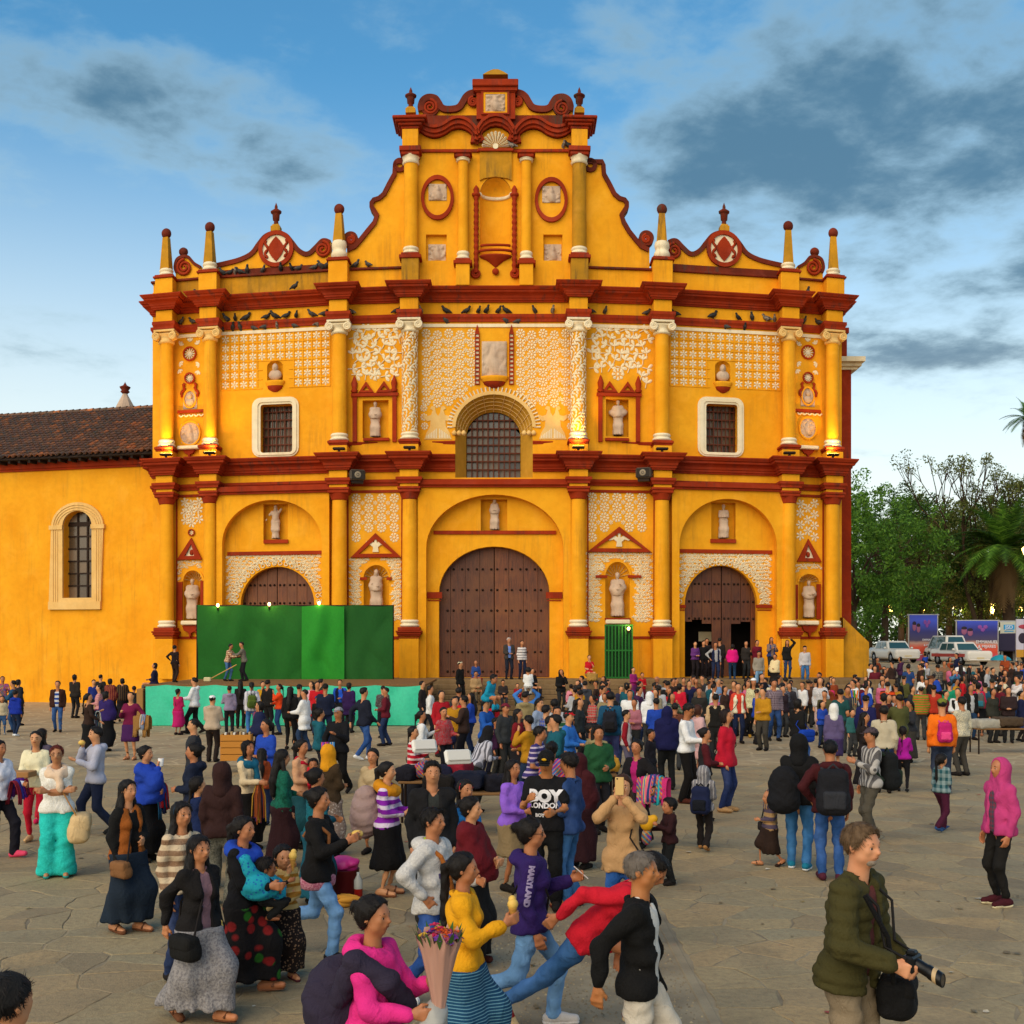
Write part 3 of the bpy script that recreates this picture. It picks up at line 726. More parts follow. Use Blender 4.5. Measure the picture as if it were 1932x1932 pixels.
WV=smooth_pts(ppts(r1([(300,590),(350,630),(420,648),(490,628),(550,590),(610,578),(670,600),(720,650),(748,705)]),.3),4)
AR=ppts(r1([(748,705),(756,650),(790,600),(835,570),(882,560),(930,570),(975,600),(1008,650),(1018,705)]),.3)
WR=[(2*U(935.5,.3)-a,b)for a,b in WV][::-1]
full=WV+AR[1:-1]+WR
mb=FM();mb.plate(full+[(full[-1][0],Z(218,934,.2)),(full[0][0],Z(218,934,.2))],(),0,.22);fpart(mb,'gable_frieze',RED2)
for off,v1,w in((0,.34,.34),(.12,.46,.16),(.30,.56,.12)):
 mb=rim([(a,b+off)for a,b in full][::-1],-w if False else w,.1,v1)
 fpart(mb,'wave_moulding',RED)
sh=empty('shell',(0,0,0),0,cath);us,zsb=U(935,.3),Z(277,935,.3)
for k in range(11):
 a0,a1=PI*k/11+.03,PI*(k+1)/11-.03;am=(a0+a1)/2;R=28*PXM*(1-.08*math.cos(am)**2)
 mb=FM();c=(us,.24,zsb)
 p=lambda a,r,v:(us+r*math.cos(a),v,zsb+r*1.08*math.sin(a))
 mb.add([p(am,.08,.24),p(a0,R*.97,.24),p(am,R*1.04,.24),p(a1,R*.97,.24),p(am,R*.9,.36)],[(0,1,4),(1,2,4),(2,3,4),(3,0,4)]);mb.build('lobe',WHI,sh)
mb=FM();disc(mb,us,zsb+.02,.12,.2,.34,10);fpart(mb,'hinge',WHI,sh)
gc=empty('gable_crown',(0,0,0),0,cath)
mb=FM();fbox(mb,899,972,166,224,-.5,.42);fpart(mb,'block',RED,gc)
mb=FM();fbox(mb,893,976,160,170,-.6,.55);fbox(mb,896,973,170,173,-.5,.48);fbox(mb,891,978,148,161,-.65,.66,.03);fpart(mb,'cap',RED,gc)
mb=FM();zp_=Z(148,934);hp=Z(130,934)-zp_;uu=U(935)
mb.lathe([(.66,0),(.62,.04),(.42,hp*.5),(.22,hp*.85),(.12,hp)],0,0,4,smooth=False,a0=PI/4,a1=PI/4+2*PI);mb.v=[(a*1.15+uu,b-.1,c+zp_)for a,b,c in mb.v];fpart(mb,'top',YEL2,gc)
mb=FM();ring_=rectp(908,961,172,217,.42);inn=rectp(912,957,175,214,.42);mb.plate(ring_,[inn],.3,.5);fpart(mb,'frame',RED,gc)
mb=FM();mb.plate(inn,[rectp(916,953,178,211,.42)],.3,.47);fpart(mb,'inner_frame',YEL,gc)
def relief_panel(px0,px1,py0,py1,v,parent=None,seed=1,bumps=60):
 m=FM();u0,u1,z0,z1=U(px0,v),U(px1,v),Z(py1,(px0+px1)/2,v),Z(py0,(px0+px1)/2,v);R=random.Random(seed);n=22
 B=[(R.uniform(0,1),R.uniform(0,1),R.uniform(.03,.11),R.uniform(.03,.10),R.uniform(0,PI))for _ in range(bumps)]+[(.5,.62,.17,.13,0),(.5,.33,.26,.14,.3),(.5,.8,.1,.1,0)]
 vs=[]
 for j in range(n+1):
  for i in range(n+1):
   s,t=i/n,j/n;h=0
   for bx,bz,br,bh,ba in B:
    dx,dz=s-bx,t-bz;a=(dx*math.cos(ba)+dz*math.sin(ba))/br;b=(dz*math.cos(ba)-dx*math.sin(ba))/(br*1.6);q=a*a+b*b
    if q<1:h=max(h,bh*(1-q))
   e=min(s,t,1-s,1-t);vs.append((u0+(u1-u0)*s,v+h if e>.02 else v,z0+(z1-z0)*t))
 m.add(vs,[(j*(n+1)+i,j*(n+1)+i+1,(j+1)*(n+1)+i+1,(j+1)*(n+1)+i)for j in range(n)for i in range(n)],True)
 return fpart(m,'carved_panel',STO,parent)
relief_panel(916,953,178,211,.45,gc,3)
GS=r1([(300,470),(295,430),(315,375),(355,345),(400,340),(445,355),(475,395),(495,425),(540,430),(590,420),(615,385),(640,345),(680,315),(742,302)])
P=smooth_pts(ppts(GS,0));zb=Z(219,934)
for Q,nm in((P,0),([(2*U(935.3)-a,b)for a,b in P][::-1],1)):
 mb=FM();mb.plate([(Q[0][0],zb)]+Q+[(Q[-1][0],zb)],(),-.35,.08);fpart(mb,'gable_crest',YEL)
 mb=rim(Q,.27,-.4,.24);fpart(mb,'gable_crest_moulding',RED2)
 inner_=[(a,b)for a,b in Q]
for cxp,cy,r,s in((812,206,14,1),(1060,208,14,-1),(893,196,9,-1),(976,196,9,1)):spiral(U(cxp),Z(cy,cxp),r*PXM,.2,s,RED,tr=.07)
for cxp in(812,1060):mb=FM();ring(mb,U(cxp),Z(206,cxp),12*PXM,17*PXM,.0,.22);fpart(mb,'scroll_ring',RED2)
for cxp,cy,sd in((825.5,374,11),(1040,378,12)):
 t=empty('oval_medallion',(0,0,0),0,cath);mb=FM();ring(mb,U(cxp,.1),Z(cy,cxp,.1),25*PXM,31*PXM,.1,.24,36,1.36);fpart(mb,'ring',RED,t)
 relief_panel(cxp-17,cxp+17,cy-27,cy+4,.13,t,sd,25)
relief_panel(808,841,461,493,-.1,None,13,25);relief_panel(1027,1059,461,493,-.1,None,14,25)
# ---- stucco reliefs
def star_mesh(n=6,w=.24):
 mb=MB()
 for k in range(n):
  a=PI/2+2*PI*k/n;d=(math.cos(a),math.sin(a));p=(-d[1],d[0])
  q=lambda r,s,y:(d[0]*r+p[0]*s,y,d[1]*r+p[1]*s)
  mb.add([q(.04,0,-.1),q(.45,w*.75,0),q(.85,w*.9,0),q(1,0,0),q(.85,-w*.9,0),q(.45,-w*.75,0),q(.62,0,-.22)],[(0,1,6),(1,2,6),(2,3,6),(3,4,6),(4,5,6),(5,0,6)])
 me=mb.mesh('star');me.materials.append(WHI);return me
def rosette_mesh(n=8):
 mb=MB()
 for k in range(n):
  a=2*PI*k/n;h=PI/n*.78
  q=lambda r,da,y:(r*math.cos(a+da),y,r*math.sin(a+da))
  mb.add([q(.3,0,0),q(.62,h*.8,0),q(.92,h,0),q(1.02,0,0),q(.92,-h,0),q(.62,-h*.8,0),q(.75,0,-.2)],[(0,1,6),(1,2,6),(2,3,6),(3,4,6),(4,5,6),(5,0,6)])
 mb.ellipsoid((0,0,0),(.26,.2,.26),8,4);me=mb.mesh('rosette');me.materials.append(WHI);return me
def leaf_mesh():
 mb=MB();mb.add([(0,0,0),(.13,0,.25),(.24,0,.6),(.17,0,.88),(0,0,1),(-.17,0,.88),(-.24,0,.6),(-.13,0,.25),(0,-.2,.55),(0,-.1,.1)],[(0,1,9),(1,8,9),(1,2,8),(2,3,8),(3,4,8),(4,5,8),(5,6,8),(6,7,8),(7,9,8),(7,0,9)],False)
 me=mb.mesh('leaf');me.materials.append(WHI);return me
STAR,ROSE,LEAF=star_mesh(),rosette_mesh(),leaf_mesh()
def orn(me,name,parent,px,py,s,rot=0,v=.012,z=None):
 u=U(px);o=link(name,me,None,parent);o.location=fw(u,v,Z(py,px)if z is None else z);o.rotation_euler=(0,rot,slope(u));o.scale=(s,s*.45,s);return o
def panel():return empty('relief_panel',(0,0,0),0,cath)
for px0,px1,hole in((417,623,(505-30+10,540+5)),(1264,1472,(1346,1381))):
 pn=panel();nx,ny=12,6;zt_,zb_=Z(628,px0+100),Z(732,px0+100)
 for i in range(nx):
  for j in range(ny):
   x=px0+(px1-px0)*(i+.5)/nx;z=zt_+(zb_-zt_)*(j+.5)/ny
   if j>=3 and abs(x-(520 if px0<900 else 1364))<27:continue
   orn(STAR,'star',pn,x,0,8.0*PXM,RNG.uniform(-.1,.1),z=z)
 mb=FM()
 for i in range(nx+1):
  x=px0+(px1-px0)*i/nx;low=zb_ if abs(x-(520 if px0<900 else 1364))>22 else zt_+(zb_-zt_)*.5
  mb.box(U(x)-.018,U(x)+.018,0,.03,low,zt_)
 for j in range(ny+1):
  z=zt_+(zb_-zt_)*j/ny
  if j<=3:mb.box(U(px0),U(px1),0,.028,z-.018,z+.018)
  else:
   c=520 if px0<900 else 1364
   mb.box(U(px0),U(c-25),0,.028,z-.018,z+.018);mb.box(U(c+25),U(px1),0,.028,z-.018,z+.018)
 mb.build('grid_moulding',YEL,pn)
pn=panel();rows_=0
for side in(0,1):
 for j in range(8):
  for i in range(5):
   px=(804 if side==0 else 982)+i*21.3;py=629+j*18.4+(3 if i%2 else 0)
   if px>1088 or math.hypot((px-932)/1.0,(py-806)*1.1)<86 and py>730:continue
   orn(ROSE,'rosette',pn,px,py,8.6*PXM,RNG.uniform(0,.4))
   if i<4 and j<7:orn(STAR,'star',pn,px+10.6,py+10.5,5.2*PXM,RNG.uniform(0,.5))
 for k in range(3):orn(ROSE,'rosette',pn,(800 if side==0 else 1076)+RNG.uniform(-3,3),770+k*17,7*PXM)
for cxp in(826.5,1043):
 u,z0=U(cxp),Z(829,cxp);k=PXM
 half=[(26,0),(22,12),(15,24),(14,36),(20,34),(27,40),(28,47),(20,44),(13,46),(10,55),(15,58),(12,63),(6,62),(4,50),(0,44)]
 pts=[(u+a*k,z0+b*k)for a,b in half]+[(u-a*k,z0+b*k)for a,b in half[::-1][1:]]
 t=empty('heraldic_bird',(0,0,0),0,cath);mb=FM();mb.plate(pts,(),0,.028);fpart(mb,'body',IVY,t)
 for s in(-1,1):
  mb=FM()
  for j in range(7):mb.box(u+s*(3+j*3)*k-.02,u+s*(3+j*3)*k+.02,.02,.045,z0+.05,z0+(20-j*2.2)*k)
  fpart(mb,'feathers',WHI,t)
def vine(pn,px0,px1,py0,py1,sp,L,seed,keep=None):
 R=random.Random(seed);mb=FM();y=py0+sp*.4;r=0
 while y<py1:
  x=px0+sp*(.4 if r%2 else .9)
  while x<px1-2:
   qx,qy=x+R.uniform(-2,2),y+R.uniform(-2,2)
   if keep is None or keep(qx,qy):
    th=math.sin(qx*.11+seed)*1.0+math.cos(qy*.09)*.9
    for k,da in enumerate((-.9,0.05,.95)):orn(LEAF,'leaf',pn,qx,qy,L*PXM*R.uniform(.85,1.1),th+da+R.uniform(-.15,.15))
    u,z=U(qx),Z(qy,qx);mb.tube([(u,.02,z),(u-math.sin(th)*.2,.02,z-math.cos(th)*.22)],.025,4)
   x+=sp
  y+=sp*.82;r+=1
 if mb.v:mb.build('stems',WHI,pn)['kind']='stuff'
pn=panel();vine(pn,658,756,617,716,17.2,12.4,3,lambda x,y:y<712-.0*x)
orn(ROSE,'rosette',pn,707,706,12*PXM)
pn=panel();vine(pn,1111,1228,617,724,17.2,12.4,5,lambda x,y:y<706 or x>1206)
orn(ROSE,'rosette',pn,1166,706,12*PXM)
for uc,r,z0,z1,col in RELIEF_COLS:
 mb=FM();R=random.Random(int(uc*10));z=z0;row=0
 base=[(0,0,0),(.13,0,.25),(.24,0,.6),(.17,0,.88),(0,0,1),(-.17,0,.88),(-.24,0,.6),(-.13,0,.25),(0,-.2,.55)]
 while z<z1:
  for k in range(11):
   a=-PI*.04+(k+.5*(row%2))*PI*1.1/11;s=.18*R.uniform(.85,1.15);tw=math.sin(row*1.3+k)*1.0
   vs=[]
   for x,y,zz in base:
    xx=x*math.cos(tw)+zz*math.sin(tw);z2=zz*math.cos(tw)-x*math.sin(tw);rr=r+.006+(-y)*.09;aa=a+xx*s/r
    vs.append((uc+rr*math.cos(aa),.42+rr*math.sin(aa),z+z2*s))
   mb.add(vs,[(0,1,8),(1,2,8),(2,3,8),(3,4,8),(4,5,8),(5,6,8),(6,7,8),(7,0,8)])
  z+=.14;row+=1
 o=mb.build('leaf_relief',WHI,col);o['kind']='stuff'
def leafwork(keep,px0,px1,py0,py1,sp,L,seed):
 R=random.Random(seed);mb=FM();y=py0;r=0
 while y<py1:
  x=px0+(sp/2 if r%2 else 0)
  while x<px1:
   qx,qy=x+R.uniform(-1,1),y+R.uniform(-1,1)
   if keep(qx,qy):
    for da in(-1.15,-.4,.4,1.15):
     s=L*PXM;th=R.uniform(-.2,.2)+da+math.sin(qx*.2)*.5;u,z=U(qx),Z(qy,qx);d=(math.sin(th),math.cos(th));p=(d[1],-d[0])
     q=lambda a,b,v:(u+d[0]*a*s+p[0]*b*s,v,z+d[1]*a*s+p[1]*b*s)
     mb.add([q(0,0,.0),q(.5,.25,.005),q(1,0,.005),q(.5,-.25,.005),q(.55,0,.05)],[(0,1,4),(1,2,4),(2,3,4),(3,0,4)])
   x+=sp
  y+=sp*.8;r+=1
 o=mb.build('leafwork',WHI,cath);o['kind']='stuff'
def outside_arch(c,r,ps,k=1):return lambda x,y:(math.hypot(x-c,(y-ps)*k)>r if y<ps else abs(x-c)>r)
leafwork(outside_arch(523.5,77,1141,1.0),432,604,1052,1140,8.0,7.4,1)
leafwork(outside_arch(1360.5,76,1141,1.0),1286,1454,1050,1140,8.0,7.4,2)
leafwork(outside_arch(710,31,1088),663,757,1058,1175,7.4,7,3)
leafwork(outside_arch(1165,32,1088),1108,1229,1048,1176,7.4,7,4)
leafwork(outside_arch(364,24,1094),338,380,1062,1096,6.5,6,5)
leafwork(outside_arch(1526,24,1096),1504,1549,1068,1098,6.5,6,6)
for c,r,py in((523.5,72,1141),(1360.5,72,1141)):
 for rr in(2,10):
  mb=FM();K=22
  for k in range(K):mb.tube([(U(c+(r+rr+4)*math.cos(PI*(k+.5)/K)+3.5*math.cos(q)),.03,Z(py-(r+rr+4)*math.sin(PI*(k+.5)/K)-3.5*math.sin(q),c))for q in[PI*2*j/8 for j in range(9)]],.022,4)
  fpart(mb,'scallop_band',WHI)['kind']='stuff'
mb=FM();K=34
for k in range(K+1):
 a=PI*k/K;x0,y0=932+76*math.cos(a),806-64*math.sin(a);x1,y1=932+88*math.cos(a),806-76*math.sin(a)
 mb.tube([(U(x0),.02,Z(y0,932)),(U(x1),.03,Z(y1,932))],[.028,.04],5)
fpart(mb,'dentil_ring',WHI)['kind']='stuff'
pn=panel()
for j in range(5):
 for i in range(4):
  px,py=672+i*24,940+j*18.6
  if py>1002-abs(px-709)*-.0 and abs(px-709)<22+(py-1010)*1.2:continue
  if py<1004 or abs(px-709)>26:orn(ROSE,'rosette',pn,px,py,9*PXM,.2)
for j in range(4):
 for i in range(3):orn(STAR,'star',pn,684+i*24,949+j*18.6,4.6*PXM)if j<3 else None
pn=panel()
for j in range(5):
 for i in range(5):
  px,py=1117+i*23.5,938+j*19
  if px<1230 and(py<995 or abs(px-1168)>(py-990)*1.9):orn(ROSE,'rosette',pn,px,py,9.3*PXM,.2)
for j in range(3):
 for i in range(4):orn(STAR,'star',pn,1129+i*23.5,947.5+j*19,4.8*PXM)
for cx_,cells in((362,((-13,948),(0,951),(13,947),(-8,958),(0,963),(13,961),(-13,967),(-1,974),(14,979),(-12,982),(0,987))),(1524,((-13,951),(13,950),(0,959),(-14,968),(13,971),(0,981),(-14,990),(13,992),(0,1002),(-14,1011),(13,1013)))):
 pn=panel()
 for dx,py in cells:orn(STAR,'star',pn,cx_+dx,py,9.5*PXM,RNG.uniform(0,1))
def pediment(pxa,pxb,apx,apy,py,w,fill,hw):
 t=empty('pediment',(0,0,0),0,cath);a,b,c=(U(pxa),Z(py,apx)),(U(pxb),Z(py,apx)),(U(apx),Z(apy,apx))
 mb=FM();s=w*PXM
 d1=Vector((c[0]-a[0],c[1]-a[1]));d1.normalize();n1=Vector((d1.y,-d1.x))
 inn=[(a[0]+s*2.3,a[1]+s),(b[0]-s*2.3,b[1]+s),(c[0],c[1]-s*1.7)]
 mb.plate([a,b,c],[inn],0,.14);fpart(mb,'moulding',RED,t)
 mb=FM();mb.plate([a,b,c],(),0,.03);fpart(mb,'field',fill,t)
 return t,U(apx),Z(py,apx)
for a,b,ax,ay,py,f in((335,382,362,1015,1056,WHI),(662,757,709,1006,1052,YEL),(1108,1229,1168,994,1042,YEL),(1503,1549,1524,1017,1060,WHI)):
 t,u,z=pediment(a,b,ax,ay,py,7,f,0)
 if f is YEL:
  mb=FM();k=PXM*1.15
  mb.plate([(u+x*k,z+y*k)for x,y in((-5,9),(5,9),(4,17),(9,21),(16,19),(19,21),(15,27),(7,27),(2,24),(2,31),(0,34),(-2,31),(-2,24),(-7,27),(-15,27),(-19,21),(-16,19),(-9,21),(-4,17))],(),.03,.1);fpart(mb,'dove',WHI,t)
 else:
  mb=FM();mb.ellipsoid((u,.05,z+14*PXM),(.1,.04,.13),8,5);fpart(mb,'emblem',RED,t)
for a,b,cxp in((665,748,708),(1129,1208,1167)):
 t=empty('niche_frame',(0,0,0),0,cath);mb=FM()
 fbox(mb,a,a+8,745,833,0,.12);fbox(mb,b-8,b,745,833,0,.12);fbox(mb,a-3,b+3,741,747,0,.16);fpart(mb,'jamb',RED,t)
 mb=FM()
 for x0,x1,xa in((cxp-31,cxp-2,cxp-17),(cxp+2,cxp+31,cxp+17)):
  A=[(U(x0),Z(741,cxp)),(U(x1),Z(741,cxp)),(U(xa),Z(720,cxp))];I_=[(U(x0+8),Z(737,cxp)),(U(x1-8),Z(737,cxp)),(U(xa),Z(729,cxp))]
  mb.plate(A,[I_],0,.12)
 fpart(mb,'twin_gable',RED,t)
 for x in(a+4,b-4):mb=FM();mb.lathe([(.12,0),(.16,.1),(.1,.16),(.14,.4),(.03,.7),(0,.74)],U(x),.08,8);mb.v=[(p,q,r+Z(741,cxp))for p,q,r in mb.v];fpart(mb,'pinnacle',RED,t)
 mb=FM();fbox(mb,(685 if a<900 else 1142),(734 if a<900 else 1187),826,831,0,.2);fpart(mb,'sill',RED,t)
for px in(900.5,965):
 t=empty('ladder_strip',(0,0,0),0,cath);mb=FM();a,b=U(px-4.5),U(px+4.5);z0_,z1_=Z(726,px),Z(630,px);N_=12
 hs=[]
 for k in range(N_):
  q=(z1_-z0_)/N_;hs.append([(a+.035,z0_+k*q+.04),(b-.035,z0_+k*q+.04),(b-.035,z0_+(k+1)*q-.03),(a+.035,z0_+(k+1)*q-.03)])
 mb.plate([(a,z0_),(b,z0_),(b,z1_),((a+b)/2,Z(613,px)),(a,z1_)],hs,0,.09);fpart(mb,'frame',RED,t)
 for h_ in hs:mb=FM();mb.plate(h_,(),0,.03);fpart(mb,'square',WHI,t)
relief_panel(909,956,644,711,.06,None,21,90)
def bowl(px,py0,py1,hw,v=0,rim_mat=YEL,mat=RED):
 t=empty('pedestal_bowl',(0,0,0),0,cath);u=U(px);z0,z1=Z(py1,px),Z(py0,px);w=hw*PXM;H=z1-z0
 mb=FM();mb.lathe([(0,z0),(w*.25,z0+.03*H),(w*.68,z0+.28*H),(w*.8,z0+.55*H)],u,v,14,sy=.55);fpart(mb,'bowl',mat,t)
 mb=FM();mb.lathe([(w*.82,z0+.55*H),(w*.9,z0+.7*H),(w,z0+.85*H),(w,z1),(0,z1)],u,v,14,sy=.55);fpart(mb,'rim',rim_mat,t)
bowl(932.5,711,733,27);bowl(519,719,740,20);bowl(1364,721,742,19)
for cxp,pts_ in((932,0),):
 pass
for cxp,wy,sy,oy,ly,gy in((358.5,668,714,753,773,781),(1524,665,713,748,772,778)):
 for r,y in((14,wy),(11,sy)):
  t=empty('wheel_ornament',(0,0,0),0,cath);u,z=U(cxp),Z(y,cxp)
  mb=FM();ring(mb,u,z,(r-2.6)*PXM,r*PXM,0,.12);fpart(mb,'rim',RED,t)
  mb=FM()
  for k in range(12):mb.tube([(u,.03,z),(u+(r-2.5)*PXM*math.cos(PI*k/6),.03,z+(r-2.5)*PXM*math.sin(PI*k/6))],.025,4)
  fpart(mb,'spokes',WHI,t)
 for s in(-1,1):
  mb=FM();mb.tube([(U(cxp)+s*(10+8*k/8+2*math.sin(k*1.4))*PXM,.06,Z(sy+9+26*k/8,cxp))for k in range(9)],[.05+.03*math.sin(k*1.7)**2 for k in range(9)],6);fpart(mb,'volute_arm',RED)
 pn=panel()
 for dx,py,rot in((-19,652,.6),(0,645,0),(16,650,-.5),(-20,684,2.2),(18,686,-2),(-21,697,2.6),(16,699,-2.8)):
  for da in(-.7,0,.7):orn(LEAF,'leaf',pn,cxp+dx,py,9*PXM,rot+da)
 o=niche(cxp-13,cxp+13,oy-18,oy-4,oy+17,.02,STO,v=.03)
 mb=FM();uu,zz=U(cxp),Z(oy,cxp);ring(mb,uu,zz,11.5*PXM,14*PXM,0,.07,24,1.35);fpart(mb,'oval_rim',YEL)
 mb=FM();mb.ellipsoid((uu,.06,zz+.12),(.12,.1,.14),10,6);mb.ellipsoid((uu,.04,zz-.14),(.22,.1,.17),10,6);fpart(mb,'bust',STO)
 mb=FM();fbox(mb,cxp-24,cxp+25,ly,ly+5,0,.12);fpart(mb,'red_moulding',RED)
 mb=FM()
 for k in range(5):mb.tube([(U(cxp-20+k*9.5+8*q/5),.05,Z(gy+2+3*math.sin(PI*q/5),cxp))for q in range(6)],.04,5)
 fpart(mb,'garland',WHI)
 rr=21 if cxp<900 else 17
 cy=818 if cxp<900 else 808
 mb=FM();u,z=U(cxp),Z(cy,cxp);ring(mb,u,z,(rr-1)*PXM,(rr+2)*PXM,0,.08,30,1.08 if cxp<900 else 1.2);fpart(mb,'roundel_rim',YEL)
 relief_panel(cxp-rr*.8,cxp+rr*.8,cy-rr*.85,cy+rr*.85,.02,None,int(cxp),40)
 mb=FM();disc(mb,u,z,(rr-1)*PXM,0,.03,26,1.08 if cxp<900 else 1.2);fpart(mb,'roundel',STO)
 t=empty('bracket',(0,0,0),0,cath);mb=FM();fbox(mb,cxp-25,cxp+22,840,847,0,.3,.04);fpart(mb,'shelf',WHI,t)
 mb=FM();mb.plate([(U(cxp)+x*PXM,Z(847+y,cxp))for x,y in((-16,0),(14,0),(8,9),(2,11),(0,20),(-3,11),(-9,9))],(),0,.16);fpart(mb,'drop',RED,t)
 t=empty('bracket',(0,0,0),0,cath);mb=FM();fbox(mb,cxp-18,cxp+22,1171,1179,0,.35,.04);fpart(mb,'shelf',WHI,t)
 mb=FM();mb.plate([(U(cxp)+x*PXM,Z(1180+y,cxp))for x,y in((-14,0),(20,0),(14,10),(5,14),(2,24),(-1,14),(-10,10))],(),0,.22);fpart(mb,'drop',RED,t)
 mb=FM();ring(mb,U(cxp+3 if cxp<900 else cxp),Z(1005,cxp),.11,.16,0,.08)if cxp<900 else None
 if mb.v:fpart(mb,'small_ring',RED);orn(STAR,'star',pn,cxp+3,1005,5*PXM)
for a,b,y0,y1,dv in((335,344,1098,1170,.08),(378,383,1096,1142,.08),(1501,1506,1103,1168,.08),(1541,1549,1102,1168,.08),(679,692,1089,1094,.14),(729,738,1089,1094,.14),(1124,1146,1085,1090,.14),(1185,1210,1085,1090,.14),(1142,1190,1166,1169,.3),(1148,1184,1177,1182,.2)):mb=FM();fbox(mb,a,b,y0,y1,0,dv);fpart(mb,'niche_trim',RED)
for a,b,y0,y1 in((1143,1189,1169,1177),(684,736,1160,1168)):mb=FM();fbox(mb,a,b,y0,y1,0,.34,.03);fpart(mb,'niche_shelf',WHI)
for a,b,pt,ps,pb in NICHE_LOW:
 c=(a+b)/2;mb=FM();K=9
 for k in range(K):
  q=PI*(k+.5)/K;mb.tube([(U(c)+(b-a)/2*PXM*.97*math.cos(q)*t_,-.47*math.sqrt(1-(t_*.97)**2),Z(ps,c)+(ps-pt)*PXM*.97*math.sin(q)*t_)for t_ in(.25,.5,.7,.85,.95,1)],[.012,.018,.024,.028,.032,.034],4)
 fpart(mb,'niche_rays',IVY)
 mb=FM();mb.plate(archring(a-3,b+3,pt-3,ps,a+.3,b-.3,pt+.3),(),0,.06);fpart(mb,'niche_archivolt',YEL)
for px in(332,1230+3,655,757,1108,1552):mb=FM();fbox(mb,px,px+2.5,935,1185,0,.04);fpart(mb,'red_line',RED)
# ---- flank, buttress and the block behind
def wbox(mb,px0,px1,py0,py1,d,depth):
 x0,x1=(px0-CXP)*d/F_,(px1-CXP)*d/F_;mb.box(x0,x1,d-FD,d-FD+depth,HC+(HZ-py1)*d/F_,HC+(HZ-py0)*d/F_)
mb=MB();wbox(mb,1560,1606,672,1300,54.6,16);wbox(mb,1560,1598,640,672,54.6,14);wbox(mb,1560,1602,618,628,54.4,14);fpart(mb,'flank_wall',RED)
mb=MB();wbox(mb,1562,1618,690,697,54.5,16);wbox(mb,1562,1626,681,690,54.3,16);wbox(mb,1562,1633,672,681,54.0,16);fpart(mb,'flank_cornice',WHI)
mb=MB();d=51.9
P4=[((px-CXP)*d/F_,HC+(HZ-py)*d/F_)for px,py in((1588,1165),(1637,1212),(1637,1300),(1588,1300))]
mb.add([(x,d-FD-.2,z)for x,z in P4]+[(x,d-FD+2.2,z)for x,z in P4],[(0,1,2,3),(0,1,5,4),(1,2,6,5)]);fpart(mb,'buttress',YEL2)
# ---- square loudspeakers on the lower string course
for px,py,nm in((674,895,'left'),(1215,891,'right')):
 d=DW(px,.8);t=empty('loudspeaker',((px-CXP)*d/F_,d,HC+(HZ-py-12)*d/F_));t.rotation_euler=(0,0,.25 if nm=='left' else-.35)
 mb=MB();mb.box(-.33,.33,-.22,.3,.0,.46,.07);mb.build('cabinet',plain('grey_plastic','4b3f33',.7),t)
 mb=MB();mb.box(-.26,.26,-.235,-.221,.05,.41,.005);mb.build('grille',plain('speaker_grille','2a231d',.8),t)
 mb=MB();mb.lathe([(.14,0),(.12,.02),(.05,-.01),(0,.02)],0,0,16,cap=False);mb.v=[(a,-.24-c,b+.23)for a,b,c in mb.v];mb.build('cone',plain('speaker_cone','8a7a64',.6),t)
 mb=MB();mb.box(-.25,.25,-.1,.2,-.12,0);mb.build('bracket',IRON,t)
 tag(t,'grey box loudspeaker on the lower ledge '+('left' if nm=='left' else 'right')+' of the great window','loudspeaker','loudspeakers on the church front')
# ---- paved platform and steps in front of the doors
STEP=plaster('step_stone','8a6f4c','6f5638',dirt=(.06,.045,.03),dirt_amt=.6)
pl=MB();pl.box(-13.0,15.6,47.4,50.6,0,PLAT,.03);o=pl.build('church_platform',STEP);tag(o,kind='structure')
st=empty('church_steps',(0,46,0));tag(st,kind='structure')
for k in range(6):
 z=PLAT-(k+1)*PLAT/7;mb=MB();x0,x1=-4.2-.0*k,15.6
 mb.box(x0,x1,47.4-(k+1)*.36-46,47.4-46+.05,z-PLAT/7 if k<5 else 0,z,.02);mb.build('step',STEP,st)
